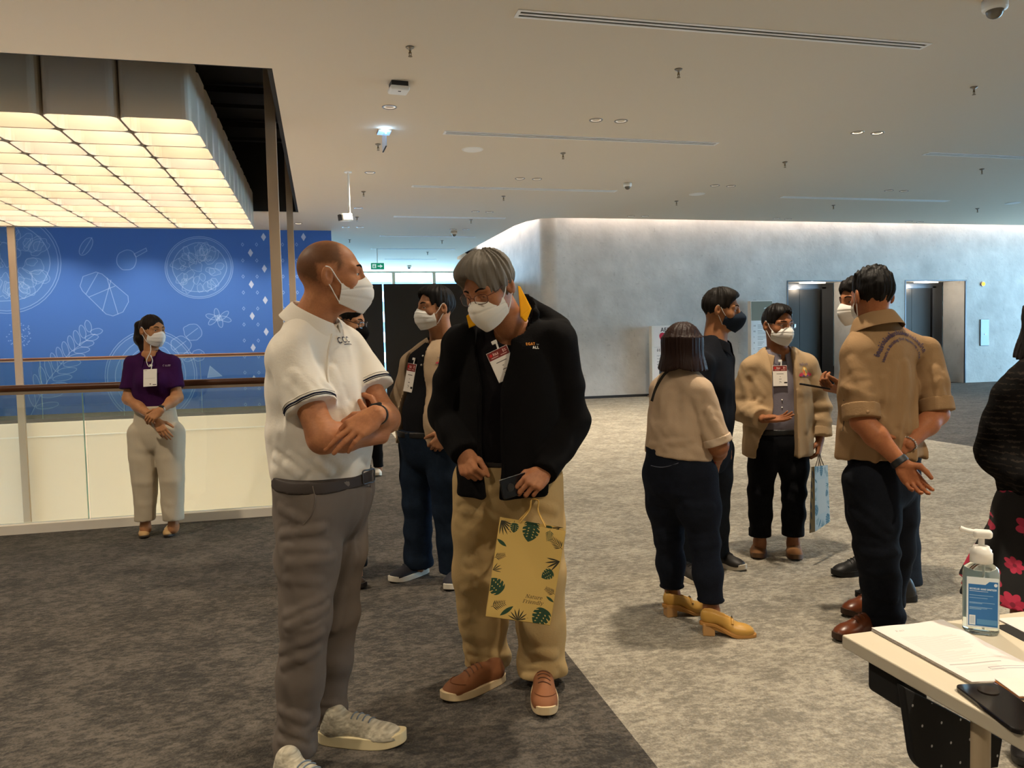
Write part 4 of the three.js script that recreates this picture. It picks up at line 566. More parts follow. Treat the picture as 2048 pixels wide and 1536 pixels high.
function hairOn(K, F, style, m, cell = 0.004, shell) { const f = framed(F, hairStyle[style], 0.24); return K.add('hair', { add: [f], k: 0.01 }, m, cell); }
// collar: strip round the neck, standing to the fold line and turned down outside
function collar(K, c, up, fwd, rx, rz, o, m, name = 'collar', parent) {
  const F = frame(c, fwd.clone().addScaledVector(up, -fwd.dot(up)).normalize(), up), open = o.open ?? 0.35, rows = [[], [], []]; const n = 13;
  for (let i = 0; i < n; i++) { const t = mix(-Math.PI + open, Math.PI - open, i / (n - 1)), e = Math.abs(t) / Math.PI, tip = sstep(0.72, 1, Math.abs(t) / (Math.PI - open)), X = Math.sin(t), Z = -Math.cos(t);
    const lo = o.fall ?? 0.02; rows[0].push(P3(F, X * rx, -0.01 - lo * e, Z * rz)); rows[1].push(P3(F, X * rx * 1.02, (o.h ?? 0.04) - lo * 1.6 * e * e, Z * rz * 1.02)); rows[2].push(P3(F, X * (rx + (o.out ?? 0.022)) , (o.h ?? 0.04) - (o.drop ?? 0.05) - lo * 1.8 * e * e - tip * (o.tip ?? 0.02), Z * (rz + (o.out ?? 0.022)) + tip * 0.012)); }
  return K.add(name, sheet(rows, o.th || 0.003, 40, 12), m, 0, parent);
}
function addCreases(S, list, amp, w) { const d0 = S.disp; S.disp = null; const c = creases(S, list, amp, w); S.disp = sumf(d0, c); }
function band(K, name, S, p0, p1, infl, m, cell, parent) { const n = p1.clone().sub(p0).normalize(); return K.add(name, { add: S.add, k: S.k, disp: S.disp, infl: (S.infl || 0) + infl, cuts: [[p1, n], [p0, n.clone().negate()]], box: S.bandBox }, m, cell, parent); }

const hemAt = (pts) => pts.map(([p, n]) => { const f = (x, y, z) => Math.max(Math.hypot(x - p.x, z - p.z) - 0.2, (p.x - x) * n.x + (p.y - y) * n.y + (p.z - z) * n.z) ; f.bb = [0, 0, 0, 0, 0, 0]; f.k = 0.003; return f; });
// trousers: waist plane, hips, two legs; r = radii hip, thigh, knee, calf, hem; hems = heights of the hem
function trousers(K, J, B, o) {
  const T = (h, k, a, r) => { const L = limb([h, lerp(h, k, 0.5), k, lerp(k, a, 0.45), a, a.clone().setY(Math.min(a.y, 0.1))], [r[0], r[1], r[2], r[3], r[4], r[4]]); L.forEach(f => { f.k = o.kleg || 0.025; }); return L; };
  const H = [ecap(o.waist.clone(), B.pel, o.hw[0], o.hw[1], B.hip, o.hq ?? 0.8)], R = T(J.hipR, J.knR, J.anR, o.r), L = T(J.hipL, J.knL, J.anL, o.r);
  const cut = (y => { const f = (x, yy, z) => yy - y; f.bb = [0, 0, 0, 0, 0, 0]; f.k = 0.003; return f; })(o.hem);
  const S = { add: [...H, ...R, ...L], k: 0.05, disp: o.disp, cuts: [[o.waist, UP]], sub: [cut], waistAdd: [...H, R[0], L[0]] };
  if (o.lines) { const d0 = S.disp; S.disp = null; S.disp = sumf(d0 || (() => 0), creases(S, o.lines, o.lamp || 0.01, 0.017)); } const m = K.add('trousers', S, o.mat, o.cell || 0.009); return { S, m };
}
function beltOn(K, T, c, m, cell = 0.006, w = 0.036, buckle) { const b = band(K, 'belt', { add: T.S.waistAdd, k: 0.05, bandBox: [c.x - 0.3, c.y - 0.08, c.z - 0.3, c.x + 0.3, c.y + 0.08, c.z + 0.3] }, c.clone().add(V(0, -w / 2, 0)), c.clone().add(V(0, w / 2, 0)), 0.006, m, cell, T.m); return b; }
// stubble: darkens the scalp part of a skin mesh with its grain
function stubble(m, K, F, tone) { const p = m.geometry.attributes.position, c = new Float32Array(p.count * 3).fill(1), q = V(0, 0, 0); for (let i = 0; i < p.count; i++) { q.fromBufferAttribute(p, i).add(K.base).sub(F.o); const x = q.dot(F.x) / F.s, y = q.dot(F.y) / F.s, z = q.dot(F.z) / F.s; if (Math.hypot(x, y, z) > 0.2) continue; const a = Math.abs(x), n = 0.004 * noise3(x * 260, y * 260, z * 260); const front = y > 0.03 ? 0.034 - 0.1 * (y - 0.05) : mix(0.004, 0.036, sstep(-0.012, 0.03, y)); let w = sstep(0.012, -0.01, z - front + n) * sstep(-0.014, 0.02, y + 0.028 + 0.6 * (z + 0.05) + n) * sstep(0.0, 0.014, Math.max(Math.abs(y + 0.004) - 0.034, Math.abs(z + 0.012) - 0.024, 0.07 - a) + n); w *= 1 - 0.5 * sstep(0.095, 0.12, y) ; for (let k = 0; k < 3; k++) c[3 * i + k] = 1 + (tone[k] - 1) * w; } m.geometry.setAttribute('color', new THREE.BufferAttribute(c, 3)); m.material.vertexColors = true; }
// ---------------------------------------------------------------- the people
const clipEnd = (f, p, n) => { const g = (x, y, z) => Math.max(f(x, y, z), (x - p.x) * n.x + (y - p.y) * n.y + (z - p.z) * n.z); g.bb = f.bb; g.k = f.k; return g; };
const withK = (f, k) => (f.k = k, f);
function sleeve(a, b, t, r0, r1) { const e = lerp(a, b, t), n = b.clone().sub(a).normalize(); return clipEnd(ecap(a, lerp(a, b, t + 0.1), r0, r1), e, n); }
function joints(K, o) { const J = {}; for (const k in o) J[k] = K.J(...o[k]); return J; }
// slim body under the clothes: neck, trunk, arms and legs in one skin
function bodyShape(J, B, o = {}) {
  const a = o.arm || [0.046, 0.041, 0.037, 0.0255], L = [...torso(J, B, o.chest || [0.13, 0.085], o.waist || [0.115, 0.085], o.hips || [0.125, 0.09])];
  L.push(...limb([J.shL, J.elL], [a[0], a[1]]), ...limb([J.elL, lerp(J.elL, J.wrL, 0.35), J.wrL], [a[1], a[2] + 0.003, a[3]]), ...limb([J.shR, J.elR], [a[0], a[1]]), ...limb([J.elR, lerp(J.elR, J.wrR, 0.35), J.wrR], [a[1], a[2] + 0.003, a[3]]));
  for (const s of ['L', 'R']) L.push(...limb([J['hip' + s], J['kn' + s], J['an' + s]], [0.07, 0.048, 0.034]), ecap(J['an' + s], J['an' + s].clone().setY(0.05), 0.034, 0.034));
  return { add: L, k: 0.03 };
}
const textTex = (w, h, draw) => canvasTex(w, h, (g) => { g.clearRect(0, 0, w, h); draw(g); });
const badgeTex = canvasTex(256, 360, (g) => { g.fillStyle = '#ece6dd'; g.fillRect(0, 0, 256, 360); g.fillStyle = '#7a2622'; g.fillRect(0, 0, 256, 96); g.fillStyle = '#e0b8ae'; for (const [x, y, w, h] of [[66, 22, 12, 34], [82, 30, 26, 10], [84, 44, 34, 10], [120, 26, 10, 30], [190, 18, 12, 38], [208, 24, 22, 9], [208, 42, 26, 9], [30, 70, 90, 8], [150, 70, 80, 8]]) g.fillRect(x, y, w, h); g.fillStyle = '#c22'; g.beginPath(); g.arc(38, 40, 18, 0, 7); g.fill(); g.fillStyle = '#55504a'; for (const [y, w] of [[140, 130], [190, 16], [235, 46]]) g.fillRect(128 - w / 2, y, w, 9); for (let i = 0; i < 6; i++) g.fillRect(108 + 7 * (i % 3) * 2, 275 + 9 * ((i * 5) % 4), 9, 9); g.fillStyle = '#1c1c1c'; g.fillRect(196, 290, 60, 26); });
const plainBadge = canvasTex(256, 360, (g) => { g.fillStyle = '#efeae2'; g.fillRect(0, 0, 256, 360); g.fillStyle = '#8a8276'; g.fillRect(24, 190, 200, 3); g.fillRect(120, 300, 26, 26); g.fillRect(10, 20, 60, 6); g.fillStyle = '#222'; g.fillRect(180, 322, 70, 16); });
function badge(S, px, py, w, h, tex, roll, label, tilt = 0.012) {
  const c = castS(S, camera.position, ray(px, py), 9); if (!c) { console.log('badge missed', px, py); return; }
  const n = gradS(S, c, 0.05).addScaledVector(FWD, -0.5).normalize(), u = UP.clone().cross(n).normalize(), v = n.clone().cross(u); const q = new THREE.Quaternion().setFromAxisAngle(n, roll); u.applyQuaternion(q); v.applyQuaternion(q);
  const t = thing('name_badge', label, 'badge', c.clone().addScaledVector(n, tilt)); t.quaternion.setFromRotationMatrix(new THREE.Matrix4().makeBasis(u, v, n));
  mesh('card', rbox(w, h, 0.003, 0.001), M.whitePlastic, t); mesh('print', new THREE.PlaneGeometry(w - 0.003, h - 0.003).translate(0, 0, 0.0021), mat({ map: tex, roughness: 0.4 }), t);
  const cl = mesh('clip', rbox(0.022, 0.014, 0.006, 0.002, 0.004, h / 2 + 0.028, -0.002), M.whitePlastic, t); mesh('strap', box(0.007, 0.032, 0.0015, 0.002, h / 2 + 0.012, 0).rotateZ(-0.1), M.whitePlastic, t); return t;
}
function wristWatch(K, a, b, r, m, faceDir, name = 'wrist_watch', w = 0.02) { // strap round the wrist with a case on top
  const n = b.clone().sub(a).normalize(), S = { add: [ecap(a.clone().addScaledVector(n, -0.03), b.clone().addScaledVector(n, 0.03), r, r)], k: 0.01, cuts: [[b, n], [a, n.clone().negate()]] };
  const s = K.add(name, S, m, 0.003); const c = lerp(a, b, 0.5), f = faceDir.clone().addScaledVector(n, -faceDir.dot(n)).normalize(); const g = rbox(w, 0.034, 0.009, 0.003, 0, 0, 0); g.applyMatrix4(new THREE.Matrix4().makeBasis(n, f.clone().cross(n), f)); g.translate(c.x + f.x * r, c.y + f.y * r, c.z + f.z * r); K.add('watch_case', g, M.dark, 0, s); return s;
}
hairStyle.buzz = (x, y, z) => { let d = ell(x, y - 0.03, z + 0.012, 0.0768, 0.0888, 0.0998); d = smin(d, ell(x, y + 0.022, z - 0.028, 0.0632, 0.0832, 0.0652), 0.03); d = smax(d, z - 0.028 + 0.1 * (y - 0.05) - 0.05 * sstep(0.05, -0.02, y) * sstep(0.04, 0.07, Math.abs(x)) * 0.3, 0.002); d = smax(d, -(y + 0.038 + 0.5 * (z + 0.04)), 0.003); return smax(d, -ell(Math.abs(x) - 0.085, y + 0.03, z - 0.005, 0.03, 0.045, 0.032), 0.003) - 0.0004 * noise3(x * 500, y * 500, z * 500); };

// -- man in the white polo shirt
{
  const K = person('man in white polo shirt with folded arms and grey trousers', 2.55, [640, 1520]);
  const J = joints(K, { head: [664, 553, 0], neck: [622, 652, 0.01], shR: [583, 716, -0.12], shL: [690, 694, 0.14], elR: [646, 876, -0.2], wrR: [762, 872, -0.04], elL: [772, 838, 0.06], wrL: [754, 828, -0.16], hipR: [622, 985, -0.09], hipL: [676, 978, 0.09], knR: [612, 1235, -0.13], knL: [672, 1225, 0.1], anR: [590, 1485, -0.1], anL: [655, 1425, 0.13] });
  const B = bodyFrames(K, J, 58, 62), F = headFrame(J.head, 102, -3, 0, 0.236), sk = skin('#c0835b'), SB = bodyShape(J, B, { arm: [0.05, 0.044, 0.04, 0.0265] });
  const hL = handPrims(handFrame(J.wrL, K.J(676, 880, -0.24).sub(J.wrL), FWD.clone().addScaledVector(UP, -0.5)), -1, { curl: [0.75, 0.18, 0.22, 0.35], spread: 0.05, thumb: [[0.7, 0.7, 0.35], [0.25, 0.9, 0.55], [0.1, 0.9, 0.6]], s: 1.03 });
  const hR = handPrims(handFrame(J.wrR, K.J(760, 795, 0.03).sub(J.wrR), RIGHT.clone().negate().addScaledVector(FWD, 0.25)), 1, { curl: [0.5, 0.55, 0.55, 0.6], s: 1.03 });
  const bodyM = K.add('body', [[SB, 0.008], [headParts(K, F, J, 0.062), 0.0032], [{ add: hL, k: 0.004 }, 0.003], [{ add: hR, k: 0.004 }, 0.0035]], sk);
  stubble(bodyM, K, F, [0.36, 0.38, 0.38]); eyes(F, K); maskOn(F, K, 'fold');
  // shirt
  const belt = K.J(655, 951, 0), bn = V(0, 1, 0).addScaledVector(B.front, 0.06).normalize(), sh = cloth('#e4ddd0');
  const sR = sleeve(J.shR, J.elR, 0.62, 0.068, 0.076), sL = sleeve(J.shL, J.elL, 0.6, 0.066, 0.074);
  const tor = torso(J, B, [0.168, 0.118], [0.16, 0.145], [0.158, 0.135]);
  const folds = sumf(wrinkle(8, 4.5, 0.009, 3), crumple(K.J(585, 900, -0.1), 0.22, 70, 0.012), crumple(K.J(600, 800, -0.12), 0.14, 70, 0.008), crumple(K.J(700, 800, 0), 0.16, 60, 0.006));
  const SS = { add: [...tor, withK(sR, 0.02), withK(sL, 0.02)], k: 0.05, disp: folds, cuts: [[belt.clone().add(V(0, -0.012, 0)), bn.clone().negate()]], sub: [withK(ecap(J.neck.clone().addScaledVector(B.front, 0.02).add(V(0, 0.02, 0)), J.neck.clone().add(V(0, 0.25, 0)), 0.066, 0.09), 0.006)] };
  { const d0 = SS.disp; SS.disp = null; const cl = creases(SS, [[556, 885, 612, 938], [553, 915, 600, 948], [566, 862, 600, 900], [588, 838, 574, 885], [575, 765, 612, 800], [585, 745, 625, 790], [650, 765, 705, 825], [665, 740, 690, 830], [690, 900, 735, 915], [615, 905, 660, 945]], 0.008, 0.014); SS.disp = sumf(d0, cl); }
  const shirt = K.add('polo_shirt', SS, sh, 0.006);
  for (const [a, b, s, q] of [[J.shR, J.elR, sR, 0.575], [J.shL, J.elL, sL, 0.56]]) { const n = b.clone().sub(a).normalize(), one = { add: [s], k: 0.01, disp: SS.disp }; for (const [dq, r, m] of [[0, 0.0028, cloth('#20243a')], [0.022, 0.0016, cloth('#20243a')], [-0.035, 0.002, sh]]) { const g = ringTube(one, lerp(a, b, q + dq), n, r, 0.13, 48); if (g) K.add('sleeve_stripe', g, m, 0, shirt); } }
  const up = V(0, 1, 0).addScaledVector(facing(75), 0.42).normalize();
  collar(K, K.J(628, 640, 0), up, facing(70), 0.073, 0.083, { h: 0.034, drop: 0.055, out: 0.03, open: 0.2, tip: 0.016, fall: 0.012 }, sh, 'collar', shirt);
  K.add('placket', tube([[664, 668], [657, 700], [655, 740], [660, 800]].map(([x, y]) => castS(SS, camera.position, ray(x, y)) || K.J(x, y, -0.1)), 0.004, 20, 6), sh, 0, shirt);
  K.mark(SS, 690, 681, 0.085, 0.034, textTex(256, 102, g => { g.strokeStyle = '#3a3a48'; g.lineWidth = 10; for (let i = 0; i < 3; i++) { g.beginPath(); g.arc(52 + i * 66, 42, 27, 0.75, 5.5); g.stroke(); } g.fillStyle = '#3a3a48'; g.fillRect(90, 86, 150, 7); }), 0.05, { parent: shirt, name: 'chest_logo' });
  // trousers
  const tr = cloth('#6a615a', { bumpScale: 0.0004 }), H = [ecap(lerp(J.neck, B.pel, 0.86), B.pel, 0.168, 0.178, B.hip, 0.86, 0.82)];
  const legs = [...limb([J.hipR, lerp(J.hipR, J.knR, 0.5), J.knR, lerp(J.knR, J.anR, 0.45), J.anR, J.anR.clone().add(V(0, -0.1, 0))], [0.112, 0.097, 0.078, 0.071, 0.058, 0.058]), ...limb([J.hipL, lerp(J.hipL, J.knL, 0.5), J.knL, lerp(J.knL, J.anL, 0.45), J.anL, J.anL.clone().add(V(0, -0.1, 0))], [0.11, 0.094, 0.076, 0.069, 0.057, 0.057])];
  const TS = { add: [...H, ...legs.map(f => withK(f, 0.03))], k: 0.05, disp: sumf(wrinkle(6, 4, 0.005, 8, 0.8), crumple(J.knR.clone().add(V(0, 0.02, 0)), 0.26, 75, 0.014), crumple(J.anR.clone().add(V(0, 0.05, 0)), 0.26, 85, 0.012), crumple(J.anL, 0.2, 80, 0.01), crumple(K.J(575, 1070, -0.05), 0.2, 80, 0.012)), cuts: [[belt.clone().add(V(0, 0.012, 0)), bn]] };
  const hemCut = (x, y, z) => y - 0.055; hemCut.bb = [0, 0, 0, 0, 0, 0]; hemCut.k = 0.003; TS.sub = [hemCut];
  { const d0 = TS.disp; TS.disp = null; const cl = creases(TS, [[560, 1018, 606, 1044], [566, 1070, 645, 1058], [574, 1094, 655, 1098], [580, 1128, 668, 1118], [576, 1160, 640, 1165], [574, 1232, 642, 1200], [578, 1254, 655, 1214], [560, 1302, 642, 1268], [566, 1330, 636, 1300], [560, 1452, 618, 1478], [560, 1482, 620, 1500], [562, 1420, 612, 1440], [738, 985, 704, 1110], [704, 1110, 664, 1260], [640, 1405, 690, 1412], [642, 1425, 690, 1430]], 0.009, 0.015); TS.disp = sumf(d0, cl); }
  const pants = K.add('trousers', TS, tr, 0.006);
  band(K, 'belt', { add: [...H, legs[0], legs[5]], k: 0.05, bandBox: [belt.x - 0.3, belt.y - 0.08, belt.z - 0.3, belt.x + 0.3, belt.y + 0.08, belt.z + 0.3] }, belt.clone().addScaledVector(bn, -0.02), belt.clone().addScaledVector(bn, 0.016), 0.006, mat({ color: '#2b211b', roughness: 0.75 }), 0.004, pants);
  { const c = castS(TS, camera.position, ray(731, 952)) || K.J(731, 952, -0.1), n = facing(58), F2 = frame(c.addScaledVector(n, 0.01), n); const q = (x, y) => P3(F2, x, y, 0.004); K.add('buckle', new THREE.TubeGeometry(new THREE.CatmullRomCurve3([q(-0.026, -0.02), q(0, -0.021), q(0.026, -0.02), q(0.027, 0), q(0.026, 0.02), q(0, 0.021), q(-0.026, 0.02), q(-0.027, 0)], true), 40, 0.003, 6, true), M.steelDark, 0, pants); }
  { const pts = [[625, 972], [630, 1000], [622, 1030], [606, 1050]].map(([x, y]) => castS(TS, camera.position, ray(x, y))).filter(Boolean); if (pts.length > 2) K.add('pocket_edge', tube(pts, 0.0022, 20, 6), tr, 0, pants); }
  wristWatch(K, lerp(J.wrL, J.elL, 0.06), lerp(J.wrL, J.elL, 0.16), 0.0325, mat({ color: '#14110f', roughness: 0.5 }), FWD.clone().negate().add(V(0, 0.4, 0)), 'fitness_band');
  const knit = dataTex(128, (u, v) => { const t = tfbm(u, v, 24, 3, 7, 2); return [0.5 + 0.35 * t, 0.48 + 0.33 * t, 0.42 + 0.3 * t]; }); knit.repeat.set(4, 4);
  const so = { mat: mat({ map: knit, roughness: 0.95 }), soleMat: mat({ color: '#d8c9a0', roughness: 0.8 }), sole: 0.032, len: 0.3, laces: mat({ color: '#707c88' }) };
  shoe(K, onPlane(640, 1482), onPlane(776, 1487), so); shoe(K, onPlane(552, 1566), onPlane(640, 1600), so);
}
function emblemTex() { return textTex(192, 160, g => { g.fillStyle = '#c2344f'; for (let i = 0; i < 9; i++) { const a = Math.PI + i * Math.PI / 8; g.beginPath(); g.ellipse(96 + 62 * Math.cos(a), 118 - 26 * Math.sin(-a) * 0.4, 26, 9, a, 0, 7); g.fill(); } g.fillStyle = '#3a3568'; g.fillRect(50, 118, 92, 10); g.fillStyle = '#e0a02c'; g.beginPath(); g.ellipse(96, 84, 34, 42, 0, 0, 7); g.fill(); g.fillStyle = '#d4662e'; g.beginPath(); g.ellipse(84, 88, 14, 28, 0.3, 0, 7); g.fill(); g.fillStyle = '#5f8f5a'; g.beginPath(); g.ellipse(112, 84, 9, 22, -0.3, 0, 7); g.fill(); g.fillStyle = '#f1e3a0'; g.beginPath(); g.ellipse(96, 62, 12, 14, 0, 0, 7); g.fill(); g.strokeStyle = '#6a5a6a'; g.lineWidth = 4; for (let i = 0; i < 5; i++) thai(g, 42 + i * 22, 8, 20, 20, i * 2); }); }
// -- man in the black jacket
const YEL = cloth('#d99c12');
let bagHand5;
{
  const K = person('grey haired man in black jacket with yellow collar lining and khaki trousers', 3.0, [1030, 1385]);
  const J = joints(K, { head: [978, 577, -0.15], neck: [1024, 660, -0.03], shR: [921, 692, 0.02], shL: [1112, 682, -0.04], elR: [897, 832, 0.06], wrR: [928, 902, -0.1], elL: [1138, 852, 0.02], wrL: [1090, 940, -0.15], hipR: [966, 962, 0.04], hipL: [1064, 960, 0.0], knR: [958, 1150, 0.04], knL: [1080, 1150, -0.02], anR: [975, 1325, 0.13], anL: [1084, 1352, 0.04] });
  const B = bodyFrames(K, J, -10), F = headFrame(J.head, -34, 24, 4, 0.245), sk = skin('#b37a55'), SB = bodyShape(J, B);
  const hR = handPrims(handFrame(J.wrR, K.J(944, 965, -0.18).sub(J.wrR), FWD.clone().addScaledVector(RIGHT, 0.5)), 1, { curl: [1.35, 1.4, 1.4, 1.4], thumb: [[0.5, 0.9, 0.5], [0.05, 0.9, 0.5], [-0.15, 0.85, 0.6]], s: 1.05 });
  const hL = handPrims(handFrame(J.wrL, K.J(1045, 985, -0.25).sub(J.wrL), FWD.clone().addScaledVector(UP, -0.3)), -1, { curl: [0.95, 1.0, 1.05, 1.1], thumb: [[0.6, 0.8, 0.3], [0.1, 0.95, 0.35], [-0.1, 0.9, 0.4]], s: 1.05 });
  K.add('body', [[SB, 0.01], [headParts(K, F, J, 0.06), 0.0035], [{ add: hR, k: 0.004 }, 0.0035], [{ add: hL, k: 0.004 }, 0.0035]], sk);
  hairOn(K, F, 'swept', hairMat('#6d675e', 0.6), 0.0036); eyes(F, K, 0, -22); maskOn(F, K, 'fold', cloth('#e6e1d6')); glassesOn(F, K, PM.frameThin, 0.0012);
  const waist = K.J(1010, 905, 0.02), blk = cloth('#0d0c0d');
  const SH = { add: torso(J, B, [0.165, 0.11], [0.155, 0.125], [0.16, 0.13]), k: 0.05, disp: wrinkle(8, 4, 0.004, 1), cuts: [[waist.clone().add(V(0, -0.02, 0)), UP.clone().negate()]], sub: [withK(ecap(J.neck.clone().addScaledVector(B.front, 0.05), J.neck.clone().add(V(0, 0.2, 0)).addScaledVector(B.front, -0.02), 0.062, 0.09), 0.006), withK(ecap(lerp(J.neck, B.pel, 0.12).addScaledVector(B.front, 0.16), J.neck.clone().addScaledVector(B.front, 0.12), 0.012, 0.07), 0.006)] };
  const shirt = K.add('dark_shirt', SH, cloth('#121013'), 0.008);
  const f = B.front, x = UP.clone().cross(f), FB = { o: B.pel.clone(), x, y: UP.clone(), z: f, s: 1 };
  const open = framed(FB, (X, Y, Z) => { const w = 0.04 + 0.03 * sstep(0.36, 0.52, Y) - 0.012 * sstep(0.1, -0.05, Y), c = -0.03 + 0.012 * sstep(0.2, 0.5, Y); return Math.max(Math.abs(X - c) - w, 0.02 - Z); }, 9); open.k = 0.004;
  const hem = K.J(1010, 980, -0.05), sl = (a, b, c) => limb([a, lerp(a, b, 0.5), b, lerp(b, c, 0.5), c], [0.075, 0.072, 0.07, 0.062, 0.053]).map(g => withK(g, 0.02));
  const cuff = (f2, a, b, t) => clipEnd(f2, lerp(a, b, t), b.clone().sub(a).normalize());
  const sR = sl(J.shR, J.elR, J.wrR).map(g => cuff(g, J.elR, J.wrR, 1.08)), sL = sl(J.shL, J.elL, J.wrL).map(g => cuff(g, J.elL, J.wrL, 1.06));
  const JS = { add: [...torso(J, B, [0.185, 0.14], [0.185, 0.15], [0.19, 0.155]), ecap(B.pel, hem.clone().setX(B.pel.x).setZ(B.pel.z).add(V(0, -0.03, 0)), 0.19, 0.198, f, 0.82), withK(ecap(K.J(1054, 604, 0.05), K.J(1112, 664, 0.02), 0.022, 0.062), 0.02), withK(ecap(K.J(1050, 592, 0.06), K.J(1068, 628, -0.05), 0.013, 0.02), 0.012), withK(ecap(K.J(938, 660, -0.05), K.J(918, 690, 0.0), 0.03, 0.06), 0.03), ...sR, ...sL], k: 0.05, disp: sumf(wrinkle(7, 4, 0.007, 5), crumple(J.elR, 0.16, 80, 0.014), crumple(J.elL, 0.18, 80, 0.016), crumple(lerp(J.elL, J.wrL, 0.8), 0.1, 100, 0.008)), cuts: [], sub: [open, withK(ecap(J.neck.clone().addScaledVector(f, 0.03), J.neck.clone().add(V(0, 0.3, 0)).addScaledVector(f, -0.05), 0.075, 0.12), 0.006)] };
  const hemCut = framed(FB, (X, Y, Z) => Math.max(Y - (hem.y - B.pel.y) - 0.02 * X, Math.hypot(X, Z) - 0.6), 9); hemCut.k = 0.004;
  const inner = (g) => { const k = framed(FB, (X, Y, Z) => 0, 1); return k; };
  // the hem is cut on the trunk only, so that the sleeves may hang lower
  const nT = 7; for (let i = 0; i < nT; i++) { const g = JS.add[i]; JS.add[i] = clipEnd(g, hem, UP.clone().negate()); }
  const jacket = K.add('jacket', JS, blk, 0.0075);
  K.mark(JS, 1066, 692, 0.058, 0.033, textTex(256, 146, g => { g.font = 'bold 66px sans-serif'; g.fillStyle = '#d98a2b'; g.fillText('EGAT', 4, 62); g.font = '34px sans-serif'; g.fillStyle = '#9aa0a0'; g.fillText('for', 190, 62); g.font = 'bold 66px sans-serif'; g.fillStyle = '#e8e6df'; g.fillText('ALL', 112, 124); }), 0, { parent: jacket, name: 'chest_logo' });
  const q4 = (a, b, c, d) => sheet([[K.J(...a), K.J(...b)], [K.J(...d), K.J(...c)]], 0.004, 6, 8);
  K.add('collar_lining', merge([q4([1036, 572, 0.03], [1041, 574, 0.02], [1063, 617, -0.11], [1041, 634, -0.13]), q4([1041, 634, -0.13], [1063, 617, -0.11], [1053, 643, -0.15], [1050, 643, -0.15])]), YEL, 0, jacket);
  K.add('collar_lining', merge([q4([933, 632, -0.14], [950, 620, -0.11], [962, 645, -0.16], [938, 656, -0.165])]), YEL, 0, jacket);
  for (const s of [-1, 1]) K.add('front_edge', tube([0.42, 0.3, 0.15, 0.0].map(Y => castS(JS, P3(FB, -0.03 + s * 0.05, Y, 0.5), f.clone().negate(), 0.6)).filter(Boolean), 0.003, 16, 6), blk, 0, jacket);
  const kh = cloth('#b59a6c'), T = trousers(K, J, B, { waist, hw: [0.165, 0.175], hq: 0.78, r: [0.118, 0.108, 0.096, 0.09, 0.086], hem: 0.05, mat: kh, cell: 0.0065, lines: [[918, 1002, 1000, 975], [930, 1022, 1010, 1042], [915, 1042, 1000, 1084], [938, 1124, 1000, 1100], [925, 1242, 1000, 1200], [938, 1298, 1012, 1314], [944, 1322, 1006, 1336], [1045, 1332, 1102, 1340], [1050, 1354, 1106, 1350], [1058, 1002, 1112, 1022], [1000, 1030, 1012, 1100], [930, 1180, 990, 1160], [1050, 1300, 1108, 1310]], disp: sumf(wrinkle(5, 4, 0.007, 2, 0.9), crumple(J.anR.clone().add(V(0, 0.02, 0)), 0.24, 85, 0.018), crumple(J.anL.clone().add(V(0, 0.02, 0)), 0.24, 85, 0.018), crumple(J.knR, 0.2, 60, 0.01), crumple(B.pel.clone().add(V(0, -0.06, 0)), 0.22, 70, 0.012)) });
  beltOn(K, T, waist.clone().add(V(0, -0.022, 0)), mat({ color: '#14100e', roughness: 0.6 }), 0.006);
  const br = mat({ color: '#7b4a26', roughness: 0.75 }), sol = mat({ color: '#cbb48d', roughness: 0.8 }), so = { mat: br, soleMat: sol, sole: 0.024, len: 0.3, laces: mat({ color: '#5b371d' }), extra: (S, F2, up) => { const p = []; for (let i = 0; i <= 10; i++) { const t = mix(-1.25, 1.25, i / 10), h = castS(S, P3(F2, 0.037 * Math.sin(t), 0.2, 0.19 + 0.055 * Math.cos(t)), UP.clone().negate(), 0.3); if (h) p.push(h); } if (p.length > 4) K.add('moccasin_seam', tube(p, 0.003, 24, 6), br, 0, up); } };
  shoe(K, onPlane(1008, 1358), onPlane(905, 1398), so); shoe(K, onPlane(1085, 1365), onPlane(1092, 1430), so);
  badge(SH, 1006, 728, 0.085, 0.12, badgeTex, 0.42, 'tilted name badge half under the black jacket', 0.004);
  // phone held in the left hand
  const ph = thing('smartphone', 'black smartphone held out by the man in the black jacket', 'phone', K.J(1022, 974, -0.215)), pm = (() => { const a = RIGHT.clone().multiplyScalar(0.8).addScaledVector(UP, 0.14).addScaledVector(FWD, 0.55).normalize(), n = FWD.clone().negate().addScaledVector(a, FWD.dot(a)).normalize(); return new THREE.Matrix4().makeBasis(a, n.clone().cross(a), n); })(); ph.quaternion.setFromRotationMatrix(pm);
  mesh('case', plate(0.145, 0.074, 0.011, 0.009).rotateX(Math.PI / 2).translate(0.03, 0, 0), mat({ color: '#15161b', roughness: 0.25, metalness: 0.3 }), ph); mesh('camera_bump', cyl(0.015, 0.015, 0.003, 0, 0, 0).rotateX(Math.PI / 2).translate(-0.005, 0.0, 0.006), M.dark, ph); mesh('frame_edge', rbox(0.146, 0.003, 0.008, 0.001, 0.03, 0.0365, 0), M.chrome, ph);
  bagHand5 = K.J(1070, 1000, -0.2);
}
